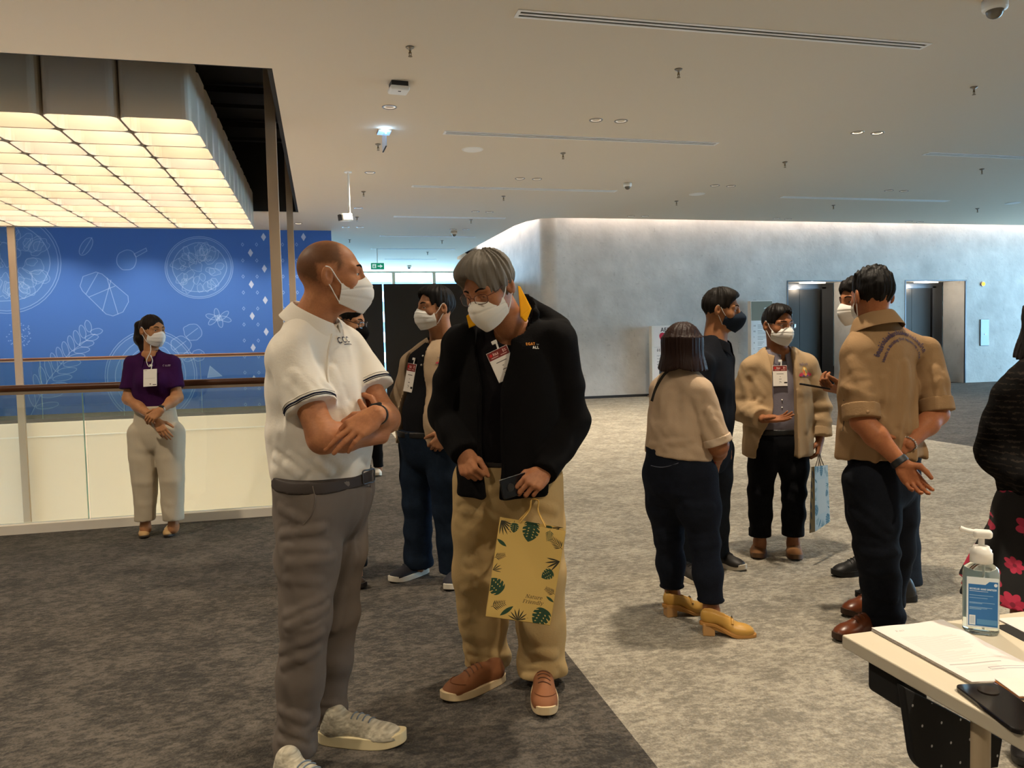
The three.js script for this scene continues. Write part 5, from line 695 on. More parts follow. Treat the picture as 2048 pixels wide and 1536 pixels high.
// -- man in the beige jacket and black polo
{
  const K = person('man in open beige jacket over black polo and faded blue jeans', 4.46, [860, 1165]);
  const J = joints(K, { head: [870, 617, -0.04], neck: [884, 684, 0.02], shR: [826, 729, 0.08], shL: [916, 724, -0.09], elR: [806, 800, 0.16], wrR: [812, 872, 0.1], elL: [920, 808, -0.12], wrL: [892, 868, -0.22], hipR: [836, 890, 0.09], hipL: [890, 886, -0.08], knR: [836, 1012, 0.05], knL: [896, 1020, -0.06], anR: [838, 1122, 0.08], anL: [908, 1150, -0.04] });
  const B = bodyFrames(K, J, -30, -36), F = headFrame(J.head, -58, -2, 0, 0.238), SB = bodyShape(J, B);
  const hL = handPrims(handFrame(J.wrL, K.J(872, 892, -0.22).sub(J.wrL), FWD), -1, { curl: [0.9, 1, 1, 1] });
  K.add('body', [[SB, 0.011], [headParts(K, F, J, 0.062), 0.0045], [{ add: hL, k: 0.004 }, 0.0045]], skin('#ad7b58'));
  hairOn(K, F, 'short', hairMat('#0f0d0d', 0.45), 0.005); eyes(F, K); maskOn(F, K, 'pleat');
  const waist = K.J(850, 858, 0), SH = { add: torso(J, B, [0.17, 0.13], [0.175, 0.165], [0.165, 0.15]), k: 0.05, disp: wrinkle(8, 4, 0.005, 9), cuts: [[waist.clone().add(V(0, -0.02, 0)), UP.clone().negate()]], sub: [withK(ecap(J.neck.clone().addScaledVector(B.front, 0.04), J.neck.clone().add(V(0, 0.2, 0)), 0.062, 0.08), 0.006)] };
  const shirt = K.add('black_polo', SH, cloth('#17171a'), 0.009);
  collar(K, J.neck.clone().add(V(0, 0.0, 0)).addScaledVector(B.front, 0.015), V(0, 1, 0).addScaledVector(B.front, 0.25).normalize(), B.front, 0.07, 0.078, { h: 0.03, drop: 0.05, out: 0.03, open: 0.3, tip: 0.02 }, cloth('#1a1a1d'), 'collar', shirt);
  const f = B.front, FB = { o: B.pel.clone(), x: UP.clone().cross(f), y: UP.clone(), z: f, s: 1 }, hem = K.J(850, 880, 0);
  const open = framed(FB, (X, Y, Z) => Math.max(Math.abs(X + 0.035) - 0.112 - 0.02 * sstep(0.1, -0.02, Y) + 0.03 * sstep(0.3, 0.5, Y), 0.02 - Z), 9); open.k = 0.006;
  const sl = (a, b, c) => limb([a, lerp(a, b, 0.5), b, lerp(b, c, 0.6), c], [0.074, 0.07, 0.068, 0.06, 0.05]).map(g => clipEnd(withK(g, 0.02), lerp(b, c, 1.0), c.clone().sub(b).normalize()));
  const tr = [...torso(J, B, [0.19, 0.155], [0.198, 0.19], [0.195, 0.18]), ecap(B.pel, B.pel.clone().setY(hem.y - 0.05), 0.195, 0.205, f, 0.9)].map(g => clipEnd(g, hem, UP.clone().negate()));
  const JS = { add: [...tr, ...sl(J.shR, J.elR, J.wrR), ...sl(J.shL, J.elL, J.wrL)], k: 0.05, disp: sumf(wrinkle(8, 4, 0.008, 15), crumple(J.elL, 0.15, 80, 0.012)), sub: [open, withK(ecap(J.neck, J.neck.clone().add(V(0, 0.3, 0)), 0.08, 0.12), 0.006)] };
  const tan = cloth('#ac957a'), jacket = K.add('jacket', JS, tan, 0.009);
  collar(K, J.neck.clone().add(V(0, -0.015, 0)).addScaledVector(f, -0.005), V(0, 1, 0).addScaledVector(f, 0.2).normalize(), f, 0.095, 0.095, { h: 0.03, drop: 0.055, out: 0.035, open: 0.75, tip: 0.02 }, tan, 'collar', jacket);
  K.mark(JS, 881, 722, 0.06, 0.05, emblemTex(), 0, { parent: jacket, name: 'emblem' });
  const T = trousers(K, J, B, { waist, hw: [0.168, 0.178], hq: 0.88, r: [0.112, 0.1, 0.083, 0.078, 0.08], hem: 0.055, mat: denim([0.115, 0.165, 0.235]), disp: sumf(wrinkle(6, 4, 0.006, 4, 0.8), crumple(J.anR, 0.2, 85, 0.014), crumple(J.knR, 0.18, 70, 0.01)) });
  beltOn(K, T, waist.clone().add(V(0, -0.02, 0)), mat({ color: '#15110f', roughness: 0.5 }), 0.007);
  const so = { mat: mat({ color: '#1d1d26', roughness: 0.85 }), soleMat: mat({ color: '#cfc8b8' }), sole: 0.025, len: 0.29, laces: mat({ color: '#2a2a33' }), cell: 0.006 };
  shoe(K, onPlane(856, 1143), onPlane(784, 1166), so); shoe(K, onPlane(926, 1152), onPlane(893, 1187), so);
  for (let i = 0; i < 2; i++) { const h = castS(SH, camera.position, ray(846 - i * 3, 712 + i * 18), 8); if (h) { const b = K.add('button', new THREE.SphereGeometry(0.006, 8, 6).translate(h.x, h.y, h.z), M.whitePlastic, 0, shirt); } }
  badge(SH, 823, 756, 0.075, 0.165, badgeTex, -0.12, 'name badge clipped to the black polo under the beige jacket');
}
// -- man with the black mask, behind
{
  const K = person('man in black shirt and black mask with glasses behind the white polo', 4.5, [645, 1172]);
  const J = joints(K, { head: [695, 643, 0], neck: [690, 700, 0], shR: [668, 730, -0.14], shL: [732, 718, 0.13], elR: [672, 810, -0.16], wrR: [715, 775, -0.02], elL: [752, 762, 0.06], wrL: [706, 760, -0.12], hipR: [650, 900, -0.08], hipL: [688, 900, 0.09], knR: [606, 1035, -0.1], knL: [705, 1035, 0.1], anR: [578, 1145, -0.06], anL: [712, 1150, 0.06] });
  const B = bodyFrames(K, J, 62), F = headFrame(J.head, 78, 12, 0, 0.235), SB = bodyShape(J, B, { arm: [0.05, 0.046, 0.04, 0.028] });
  const hL = handPrims(handFrame(J.wrL, K.J(680, 775, -0.2).sub(J.wrL), FWD), -1, { curl: [0.4, 0.4, 0.5, 0.6] });
  K.add('body', [[SB, 0.011], [headParts(K, F, J, 0.06), 0.0045], [{ add: hL, k: 0.004 }, 0.005]], skin('#b88560'));
  hairOn(K, F, 'crop', hairMat('#120f0e'), 0.005); eyes(F, K); maskOn(F, K, 'beak', cloth('#0e0e10'), mat({ color: '#101012' })); glassesOn(F, K, PM.frameDark, 0.0022, 0.025, 0.019);
  const w = K.J(670, 868, 0), sR = sleeve(J.shR, J.elR, 0.62, 0.064, 0.07), sL = sleeve(J.shL, J.elL, 0.62, 0.064, 0.07);
  const SS = { add: [...torso(J, B, [0.16, 0.11], [0.155, 0.12], [0.155, 0.12]), withK(sR, 0.02), withK(sL, 0.02)], k: 0.05, disp: wrinkle(8, 5, 0.006, 21), cuts: [[w.clone().add(V(0, -0.05, 0)), UP.clone().negate()]] };
  const sh = K.add('black_shirt', SS, cloth('#101012'), 0.01);
  collar(K, J.neck.clone().addScaledVector(B.front, 0.01), UP, B.front, 0.068, 0.075, { h: 0.035, drop: 0.05, open: 0.25 }, cloth('#141416'), 'collar', sh);
  K.add('earphone_cord', tube([K.J(742, 700, -0.02), K.J(742, 725, -0.06), K.J(732, 735, -0.08), K.J(722, 735, -0.1)], 0.003, 16, 6), PM.cord);
  trousers(K, J, B, { waist: w, hw: [0.15, 0.16], r: [0.105, 0.095, 0.078, 0.072, 0.07], hem: 0.06, mat: cloth('#141416'), disp: wrinkle(6, 4, 0.006, 31, 0.8), cell: 0.01 });
  const so = { mat: mat({ color: '#3b2a1d', roughness: 0.6 }), soleMat: mat({ color: '#241a14' }), sole: 0.022, len: 0.28, cell: 0.006 }; shoe(K, onPlane(562, 1172), onPlane(640, 1188), so); shoe(K, onPlane(655, 1165), onPlane(731, 1178), so);
}
// -- dark figure far behind, mostly hidden
{
  const K = person('far person in black clothes and white trainers, mostly hidden', 8.2, [745, 948]);
  const J = joints(K, { head: [710, 660, 0], neck: [711, 692, 0], shR: [690, 704, 0], shL: [730, 704, 0], elR: [686, 755, 0], wrR: [695, 795, -0.1], elL: [735, 755, 0], wrL: [726, 800, -0.1], hipR: [708, 822, 0], hipL: [735, 822, 0], knR: [722, 885, 0], knL: [753, 885, 0], anR: [733, 938, 0], anL: [757, 938, 0] });
  const B = bodyFrames(K, J, 10), F = headFrame(J.head, 20, 5, 0, 0.23), SB = bodyShape(J, B); K.add('body', [[SB, 0.014], [headParts(K, F, J), 0.007]], skin('#b88560')); hairOn(K, F, 'short', hairMat('#14100f'), 0.008); maskOn(F, K, 'pleat'); eyes(F, K);
  const w = K.J(720, 800, 0); K.add('black_shirt', { add: [...torso(J, B, [0.155, 0.1], [0.145, 0.1], [0.15, 0.11]), ...limb([J.shR, J.elR, J.wrR], [0.062, 0.055, 0.045]), ...limb([J.shL, J.elL, J.wrL], [0.062, 0.055, 0.045])], k: 0.03, cuts: [[w.clone().add(V(0, -0.05, 0)), UP.clone().negate()]] }, cloth('#131315'), 0.014);
  trousers(K, J, B, { waist: w, hw: [0.14, 0.15], r: [0.09, 0.08, 0.062, 0.056, 0.052], hem: 0.08, mat: cloth('#111113'), cell: 0.012 });
  const so = { mat: mat({ color: '#e6e2da' }), soleMat: mat({ color: '#d8d2c4' }), sole: 0.026, len: 0.27, cell: 0.008 }; shoe(K, onPlane(752, 945), onPlane(762, 962), so); shoe(K, onPlane(730, 945), onPlane(726, 962), so);
}
// -- woman in the purple polo by the glass
{
  const K = person('woman in purple polo and pale trousers standing before the glass balustrade', 5.65, [312, 1076]);
  const J = joints(K, { head: [305, 661, 0], neck: [303, 712, 0.01], shR: [265, 729, 0.02], shL: [343, 727, 0.02], elR: [257, 798, -0.03], wrR: [314, 842, -0.19], elL: [354, 795, -0.03], wrL: [322, 820, -0.22], hipR: [288, 868, 0.02], hipL: [338, 868, 0.02], knR: [289, 960, 0.0], knL: [344, 958, 0.0], anR: [291, 1055, 0.02], anL: [347, 1052, 0.02] });
  const B = bodyFrames(K, J, 4), F = headFrame(J.head, 60, 2, 0, 0.222), SB = bodyShape(J, B, { arm: [0.042, 0.039, 0.034, 0.023], chest: [0.11, 0.08], waist: [0.1, 0.075], hips: [0.12, 0.085] });
  const hR = handPrims(handFrame(J.wrR, K.J(331, 872, -0.22).sub(J.wrR), FWD.clone().addScaledVector(RIGHT, -0.2)), 1, { curl: [0.3, 0.35, 0.4, 0.45], s: 0.9 }), hL = handPrims(handFrame(J.wrL, K.J(298, 838, -0.25).sub(J.wrL), FWD.clone().addScaledVector(UP, -0.4)), -1, { curl: [0.5, 0.55, 0.6, 0.7], s: 0.9 });
  K.add('body', [[SB, 0.009], [headParts(K, F, J, 0.048), 0.004], [{ add: hR, k: 0.004 }, 0.004], [{ add: hL, k: 0.004 }, 0.004]], skin('#c08a60'));
  hairOn(K, F, 'tail', hairMat('#1c110d', 0.45), 0.005); eyes(F, K); maskOn(F, K, 'pleat', cloth('#eceae8'));
  K.add('hair_tie', new THREE.TorusGeometry(0.022, 0.006, 8, 20).applyQuaternion(new THREE.Quaternion().setFromUnitVectors(V(0, 0, 1), F.z)).translate(...P3(F, 0, 0.05, -0.11).toArray()), cloth('#cfc6b8'));
  const w = K.J(311, 812, 0.0), sR = sleeve(J.shR, J.elR, 0.72, 0.06, 0.068), sL = sleeve(J.shL, J.elL, 0.72, 0.06, 0.068), pur = cloth('#381642');
  const SS = { add: [...torso(J, B, [0.145, 0.11], [0.128, 0.098], [0.15, 0.11]), withK(sR, 0.018), withK(sL, 0.018), ecap(K.J(290, 762, -0.06), K.J(320, 762, -0.06), 0.07, 0.07)], k: 0.045, disp: wrinkle(9, 5, 0.005, 41), cuts: [[w.clone().add(V(0, -0.01, 0)), UP.clone().negate()]], sub: [withK(ecap(J.neck.clone().addScaledVector(B.front, 0.04), J.neck.clone().add(V(0, 0.2, 0)), 0.052, 0.07), 0.006)] };
  const sh = K.add('purple_polo', SS, pur, 0.0085);
  collar(K, J.neck.clone().addScaledVector(B.front, 0.012), V(0, 1, 0).addScaledVector(B.front, 0.2).normalize(), B.front, 0.06, 0.066, { h: 0.026, drop: 0.045, out: 0.028, open: 0.4, tip: 0.02 }, pur, 'collar', sh);
  K.mark(SS, 334, 731, 0.06, 0.022, textTex(256, 94, g => { g.strokeStyle = '#b7a7bd'; g.lineWidth = 9; g.beginPath(); g.arc(38, 44, 26, 1.8, 4.9); g.stroke(); g.fillStyle = '#b7a7bd'; g.font = 'bold 44px sans-serif'; g.fillText('ncc', 66, 50); g.fillRect(70, 66, 150, 9); g.beginPath(); g.ellipse(190, 36, 44, 12, 0, 0, 7); g.fill(); }), 0, { parent: sh, name: 'chest_logo' });
  const T = trousers(K, J, B, { waist: w, hw: [0.135, 0.165], hq: 0.72, kleg: 0.008, r: [0.11, 0.1, 0.086, 0.076, 0.068], hem: 0.125, mat: cloth('#c3b69f'), cell: 0.0085, disp: sumf(wrinkle(6, 4, 0.006, 51, 0.6), crumple(B.pel, 0.2, 70, 0.01)) });
  band(K, 'waistband', { add: T.S.waistAdd, k: 0.05, bandBox: [w.x - 0.25, w.y - 0.06, w.z - 0.25, w.x + 0.25, w.y + 0.04, w.z + 0.25] }, w.clone().add(V(0, -0.035, 0)), w.clone().add(V(0, 0.004, 0)), 0.004, cloth('#c9bda7'), 0.006, T.m);
  wristWatch(K, lerp(J.wrL, J.elL, 0.0), lerp(J.wrL, J.elL, 0.07), 0.027, M.steel, FWD.clone().negate().add(V(0, 0.3, 0)));
  const so = { mat: mat({ color: '#b8935f', roughness: 0.6 }), soleMat: mat({ color: '#3a3028' }), sole: 0.012, len: 0.235, low: true, slim: true, cell: 0.005, extra: (S, F2, up) => { const p = []; for (let i = 0; i <= 10; i++) { const h = castS(S, P3(F2, mix(-0.04, 0.04, i / 10), 0.2, 0.175 - 0.012 * Math.cos(mix(-1.5, 1.5, i / 10))), UP.clone().negate(), 0.3); if (h) p.push(h); } if (p.length > 4) K.add('shoe_strap', tube(p, 0.004, 20, 6), mat({ color: '#d8c3a0' }), 0, up); } };
  shoe(K, onPlane(291, 1064), onPlane(287, 1085), so); shoe(K, onPlane(347, 1061), onPlane(328, 1083), so);
  badge(SS, 302, 756, 0.098, 0.125, plainBadge, 0.04, 'white name badge hanging on the purple polo');
  K.add('earphone_cord', tube([[301, 690], [301, 703], [293, 722], [299, 734], [305, 722], [301, 710]].map(([a, b]) => castS(SS, camera.position, ray(a, b))?.addScaledVector(FWD, -0.006) || K.J(a, b, -0.1)), 0.003, 30, 6), PM.cord);
}
// -- woman in the beige blouse
{
  const K = person('woman with dark bob in beige blouse, dark jeans and tan loafers seen from behind', 3.7, [1385, 1245]);
  const J = joints(K, { head: [1368, 692, 0], neck: [1362, 748, 0], shL: [1324, 778, 0.11], shR: [1398, 786, -0.1], elR: [1436, 890, -0.12], wrR: [1432, 925, 0.1], elL: [1322, 862, 0.18], wrL: [1360, 905, 0.26], hipL: [1330, 950, 0.06], hipR: [1388, 952, -0.06], knL: [1338, 1070, 0.07], knR: [1410, 1085, -0.08], anL: [1345, 1190, 0.13], anR: [1423, 1222, -0.1] });
  const B = bodyFrames(K, J, 138, 130), F = headFrame(J.head, 138, 0, 0, 0.215), SB = bodyShape(J, B, { arm: [0.05, 0.045, 0.038, 0.026], chest: [0.12, 0.085] });
  const hR = handPrims(handFrame(J.wrR, K.J(1428, 955, 0.17).sub(J.wrR), RIGHT.clone().negate()), 1, { curl: [0.4, 0.5, 0.55, 0.6], s: 0.9 });
  K.add('body', [[SB, 0.01], [headParts(K, F, J, 0.05), 0.005], [{ add: hR, k: 0.004 }, 0.004]], skin('#a8714d'));
  hairOn(K, F, 'bob', hairMat('#22100b', 0.42), 0.0045); eyes(F, K); maskOn(F, K, 'pleat'); glassesOn(F, K, PM.frameThin);
  const hem = K.J(1350, 905, 0), bl = cloth('#b8a188'), sl = [...limb([J.shR, lerp(J.shR, J.elR, 0.5), lerp(J.shR, J.elR, 1.1)], [0.064, 0.066, 0.066]).map(g => clipEnd(withK(g, 0.006), lerp(J.shR, J.elR, 0.93), J.elR.clone().sub(J.shR).normalize())), ...limb([J.shL, J.elL], [0.06, 0.062]).map(g => withK(g, 0.015))];
  const nH = UP.clone().addScaledVector(RIGHT, 0.12).normalize().negate();
  const SS = { add: [...torso(J, B, [0.148, 0.12], [0.152, 0.135], [0.168, 0.148]), ...sl], k: 0.05, disp: sumf(wrinkle(7, 4, 0.008, 61), crumple(K.J(1330, 880, -0.1), 0.2, 60, 0.012), crumple(K.J(1400, 890, -0.12), 0.15, 60, 0.012)) };
  for (let i = 0; i < 6; i++) SS.add[i] = clipEnd(SS.add[i], hem, nH);
  addCreases(SS, [[1330, 868, 1402, 904], [1300, 890, 1382, 880], [1392, 800, 1412, 885], [1342, 790, 1330, 862], [1365, 800, 1375, 870], [1300, 840, 1330, 895], [1415, 820, 1440, 870]], 0.01, 0.018);
  const sh = K.add('blouse', SS, bl, 0.007);
  { const n = J.elR.clone().sub(J.shR).normalize(); band(K, 'rolled_cuff', { add: [sl[1]].map(() => ecap(lerp(J.shR, J.elR, 0.7), lerp(J.shR, J.elR, 1.2), 0.066, 0.066)), k: 0.02, disp: SS.disp }, lerp(J.shR, J.elR, 0.84), lerp(J.shR, J.elR, 0.98), 0.006, cloth('#c2ad96'), 0.005, sh); }
  const pts = [[1364, 727], [1345, 736], [1328, 752], [1314, 775], [1305, 803]].map(([a, b]) => castS(SS, camera.position, ray(a, b))).filter(Boolean).map(p => p.addScaledVector(FWD, -0.003));
  { const st = thing('bag_strap', 'thin black bag strap across the beige blouse', 'bag strap', V(0, 0, 0)); const L = pts.length; const rows = [-1, 1].map(s => pts.map((p, i) => { const t = (pts[Math.min(L - 1, i + 1)].clone().sub(pts[Math.max(0, i - 1)])).normalize(), n = FWD.clone().negate(); return p.clone().addScaledVector(t.cross(n).normalize(), s * 0.011); })); mesh('strap', sheet(rows, 0.003, 24, 3), mat({ color: '#15110f', roughness: 0.5 }), st); }
  const T = trousers(K, J, B, { waist: K.J(1350, 893, 0), hw: [0.145, 0.158], hq: 0.9, r: [0.112, 0.096, 0.066, 0.066, 0.052], hem: 0.13, mat: denim([0.105, 0.125, 0.175]), cell: 0.0075, lines: [[1322, 985, 1372, 992], [1300, 1000, 1345, 1012], [1315, 1066, 1358, 1062], [1318, 1080, 1360, 1078], [1385, 1078, 1436, 1074], [1387, 1092, 1436, 1088], [1375, 1010, 1425, 1015], [1325, 1185, 1362, 1180], [1400, 1205, 1444, 1210]], lamp: 0.007, disp: sumf(wrinkle(7, 5, 0.003, 71, 0.6), crumple(J.knL, 0.12, 110, 0.009), crumple(J.knR, 0.12, 110, 0.009)), kleg: 0.04 });
  K.mark(T.S, 1346, 906, 0.062, 0.02, textTex(64, 24, g => { g.fillStyle = '#8a5534'; g.fillRect(0, 0, 64, 24); }), 0, { parent: T.m, name: 'leather_patch' });
  { const p = [[1302, 931], [1315, 934], [1330, 934], [1357, 926]].map(([a, b]) => castS(T.S, camera.position, ray(a, b))).filter(Boolean); if (p.length > 2) K.add('pocket_stitching', tube(p, 0.002, 16, 5), mat({ color: '#5b6070' }), 0, T.m); }
  for (const a of ['L', 'R']) { const g = ringTube(T.S, J['an' + a].clone().setY(0.137), UP, 0.004, 0.16, 32); if (g) K.add('trouser_hem', g, denim([0.09, 0.1, 0.135]), 0, T.m); }
  const tn = mat({ color: '#b98d3f', roughness: 0.42 }), so = { mat: tn, soleMat: mat({ color: '#a9793a', roughness: 0.6 }), heelMat: mat({ color: '#b58a55', roughness: 0.6 }), sole: 0.012, len: 0.245, heel: 0.055, block: true, low: true, cell: 0.0045, extra: (S, F2, up) => { const p = []; for (let i = 0; i <= 10; i++) { const h = castS(S, P3(F2, mix(-0.036, 0.036, i / 10), 0.25, 0.165), UP.clone().negate(), 0.3); if (h) p.push(h.add(V(0, 0.002, 0))); } if (p.length > 4) { K.add('vamp_strap', tube(p, 0.006, 20, 6), tn, 0, up); K.add('metal_bit', tube(p.slice(3, 8).map(q => q.clone().add(V(0, 0.006, 0))), 0.003, 10, 6), M.steelDark, 0, up); } } };
  shoe(K, onPlane(1400, 1268), onPlane(1497, 1272), so); shoe(K, onPlane(1326, 1233), onPlane(1395, 1226), so);
  const rd = thing('red_pouch', 'small red pouch held by the woman in the beige blouse', 'pouch', K.J(1426, 912, 0.0)); rd.quaternion.setFromRotationMatrix(new THREE.Matrix4().makeBasis(RIGHT, UP, FWD.clone().negate())); mesh('case', rbox(0.05, 0.085, 0.014, 0.005).rotateZ(-0.35), mat({ color: '#b8332e', roughness: 0.5 }), rd); mesh('trim', rbox(0.05, 0.01, 0.016, 0.003, 0, -0.042, 0).rotateZ(-0.35), mat({ color: '#e8c8c0' }), rd);
}
// -- man in dark polo with the navy mask
{
  const K = person('man in black polo with navy mask standing behind the beige blouse', 4.48, [1415, 1150]);
  const J = joints(K, { head: [1443, 620, 0], neck: [1430, 684, 0], shR: [1404, 729, -0.13], shL: [1446, 720, 0.14], elR: [1396, 820, -0.18], wrR: [1432, 880, -0.12], elL: [1452, 815, 0.12], wrL: [1446, 880, 0.0], hipR: [1404, 898, -0.08], hipL: [1432, 898, 0.08], knR: [1385, 1020, -0.06], knL: [1430, 1012, 0.08], anR: [1370, 1128, -0.02], anL: [1432, 1108, 0.14] });
  const B = bodyFrames(K, J, 62), F = headFrame(J.head, 70, 4, 0, 0.23), SB = bodyShape(J, B); const hL = handPrims(handFrame(J.wrL, K.J(1450, 905, -0.02).sub(J.wrL), FWD), -1, { curl: [0.5, 0.6, 0.6, 0.6] });
  K.add('body', [[SB, 0.011], [headParts(K, F, J, 0.062), 0.0045], [{ add: hL, k: 0.004 }, 0.0045]], skin('#a6744f'));
  hairOn(K, F, 'short', hairMat('#171310', 0.5), 0.005); eyes(F, K); maskOn(F, K, 'beak', cloth('#222c3a'), mat({ color: '#b9b0a4' }));
  const w = K.J(1420, 875, 0), SS = { add: [...torso(J, B, [0.155, 0.11], [0.15, 0.115], [0.155, 0.12]), ...limb([J.shR, J.elR, J.wrR], [0.064, 0.056, 0.05]).map(g => withK(g, 0.02)), ...limb([J.shL, J.elL, J.wrL], [0.064, 0.056, 0.048]).map(g => withK(g, 0.02))], k: 0.05, disp: wrinkle(8, 5, 0.006, 81), cuts: [[w.clone().add(V(0, -0.06, 0)), UP.clone().negate()]], sub: [withK(ecap(J.neck.clone().addScaledVector(B.front, 0.05), J.neck.clone().add(V(0, 0.2, 0)), 0.056, 0.07), 0.006)] };
  const bk = cloth('#14161c'), sh = K.add('black_polo', SS, bk, 0.0095); collar(K, J.neck.clone().addScaledVector(B.front, 0.015), V(0, 1, 0).addScaledVector(B.front, 0.25).normalize(), B.front, 0.066, 0.074, { h: 0.034, drop: 0.045, open: 0.35, tip: 0.02 }, bk, 'collar', sh);
  trousers(K, J, B, { waist: w, hw: [0.15, 0.158], r: [0.105, 0.095, 0.08, 0.074, 0.072], hem: 0.06, mat: denim([0.13, 0.15, 0.18]), disp: wrinkle(6, 4, 0.005, 91, 0.8), cell: 0.01 });
  const so = { mat: mat({ color: '#211d1a', roughness: 0.55 }), soleMat: mat({ color: '#d8cfbe' }), sole: 0.024, len: 0.285, laces: mat({ color: '#15120f' }), cell: 0.005 }; shoe(K, onPlane(1342, 1148), onPlane(1415, 1172), so); shoe(K, onPlane(1412, 1122), onPlane(1480, 1140), so);
}
// -- man in the beige jacket with open hand
let bagHand8;
{
  const K = person('man in beige jacket and grey shirt gesturing with an open hand', 4.75, [1555, 1112]);
  const J = joints(K, { head: [1556, 650, -0.03], neck: [1556, 706, 0], shR: [1506, 735, 0.01], shL: [1612, 733, 0.01], elR: [1484, 815, 0.05], wrR: [1526, 838, -0.16], elL: [1637, 815, 0.03], wrL: [1640, 880, -0.02], hipR: [1528, 885, 0], hipL: [1586, 885, 0], knR: [1521, 985, -0.02], knL: [1588, 985, -0.02], anR: [1520, 1085, 0.03], anL: [1586, 1087, 0.03] });
  const B = bodyFrames(K, J, 3), F = headFrame(J.head, 20, 4, 0, 0.228), SB = bodyShape(J, B, { chest: [0.12, 0.08] });
  const hR = handPrims(handFrame(J.wrR, K.J(1575, 838, -0.24).sub(J.wrR), UP.clone().addScaledVector(FWD, -0.35)), 1, { curl: [0.15, 0.2, 0.25, 0.3], spread: 0.1, thumb: [[0.8, 0.5, 0.35], [0.5, 0.8, 0.35], [0.4, 0.9, 0.3]], s: 1 }), hL = handPrims(handFrame(J.wrL, K.J(1636, 912, -0.04).sub(J.wrL), RIGHT.clone().negate().addScaledVector(FWD, 0.6)), -1, { curl: [1.0, 1.05, 1.1, 1.1] });
  K.add('body', [[SB, 0.011], [headParts(K, F, J, 0.056), 0.004], [{ add: hR, k: 0.004 }, 0.004], [{ add: hL, k: 0.004 }, 0.0045]], skin('#a06a48'));
  hairOn(K, F, 'short', hairMat('#100d0c', 0.4), 0.0048); eyes(F, K); maskOn(F, K, 'fold'); glassesOn(F, K, mat({ color: '#6b6460', metalness: 0.8, roughness: 0.3 }), 0.0013, 0.025, 0.016);
  const waist = K.J(1556, 855, 0), gr = cloth('#75707a'), SH = { add: torso(J, B, [0.15, 0.1], [0.145, 0.105], [0.15, 0.11]), k: 0.05, disp: wrinkle(9, 5, 0.005, 101), cuts: [[waist.clone().add(V(0, -0.015, 0)), UP.clone().negate()]], sub: [withK(ecap(J.neck.clone().addScaledVector(B.front, 0.045), J.neck.clone().add(V(0, 0.2, 0)), 0.054, 0.075), 0.006)] };
  const shirt = K.add('grey_shirt', SH, gr, 0.009); collar(K, J.neck.clone().addScaledVector(B.front, 0.012), V(0, 1, 0).addScaledVector(B.front, 0.2).normalize(), B.front, 0.062, 0.07, { h: 0.03, drop: 0.045, open: 0.22, tip: 0.03 }, gr, 'collar', shirt);
  for (const y of [740, 765, 800, 815, 835]) { const h = castS(SH, camera.position, ray(1564, y), 9); if (h) K.add('button', new THREE.SphereGeometry(0.005, 8, 6).translate(h.x, h.y, h.z), M.whitePlastic, 0, shirt); }
  const f = B.front, FB = { o: B.pel.clone(), x: UP.clone().cross(f), y: UP.clone(), z: f, s: 1 }, hem = K.J(1556, 905, 0);
  const open = framed(FB, (X, Y, Z) => { const l = -0.085 - 0.09 * sstep(0.25, -0.05, Y), r = 0.052; return Math.max(l - X, X - r, 0.02 - Z); }, 9); open.k = 0.006;
  const sl = (a, b, c, t, e) => limb([a, lerp(a, b, 0.5), b, lerp(b, c, 0.6), lerp(b, c, t)], [0.072, 0.07, 0.07, 0.062, e]).map(g => clipEnd(withK(g, 0.02), lerp(b, c, t), c.clone().sub(b).normalize()));
  const tr = [...torso(J, B, [0.185, 0.135], [0.19, 0.145], [0.2, 0.155]), ecap(B.pel, B.pel.clone().setY(hem.y - 0.05), 0.2, 0.212, f, 0.8)].map(g => clipEnd(g, hem, UP.clone().negate()));
  const JS = { add: [...tr, ...sl(J.shR, J.elR, J.wrR, 0.92, 0.062), ...sl(J.shL, J.elL, J.wrL, 0.85, 0.066)], k: 0.05, disp: sumf(wrinkle(7, 4, 0.009, 111), crumple(J.elR, 0.16, 80, 0.016), crumple(J.elL, 0.16, 80, 0.014)), sub: [open, withK(ecap(J.neck, J.neck.clone().add(V(0, 0.3, 0)), 0.078, 0.12), 0.006)] };
  addCreases(JS, [[1480, 745, 1496, 800], [1486, 822, 1520, 800], [1602, 770, 1612, 860], [1630, 760, 1640, 830], [1500, 750, 1525, 790], [1480, 850, 1500, 830], [1625, 840, 1655, 830], [1500, 860, 1515, 890]], 0.01, 0.018);
  const tan = cloth('#a88e6d'), jk = K.add('jacket', JS, tan, 0.0085);
  collar(K, J.neck.clone().add(V(0, -0.012, 0)), V(0, 1, 0).addScaledVector(f, 0.25).normalize(), f, 0.09, 0.092, { h: 0.034, drop: 0.062, out: 0.045, open: 0.62, tip: 0.035 }, tan, 'collar', jk);
  band(K, 'rolled_cuff', { add: [ecap(lerp(J.elL, J.wrL, 0.4), lerp(J.elL, J.wrL, 1.2), 0.066, 0.068)], k: 0.02 }, lerp(J.elL, J.wrL, 0.6), lerp(J.elL, J.wrL, 0.88), 0.006, tan, 0.006, jk);
  K.mark(JS, 1609, 742, 0.13, 0.108, emblemTex(), 0, { parent: jk, name: 'emblem' });
  const T = trousers(K, J, B, { waist, hw: [0.15, 0.16], hq: 0.75, r: [0.102, 0.088, 0.07, 0.066, 0.062], hem: 0.13, mat: denim([0.075, 0.08, 0.1]), cell: 0.009, disp: sumf(wrinkle(7, 5, 0.005, 121, 0.6), crumple(J.knR, 0.14, 100, 0.012), crumple(J.knL, 0.14, 100, 0.012), crumple(J.anR, 0.12, 110, 0.01), crumple(J.anL, 0.12, 110, 0.01)) });
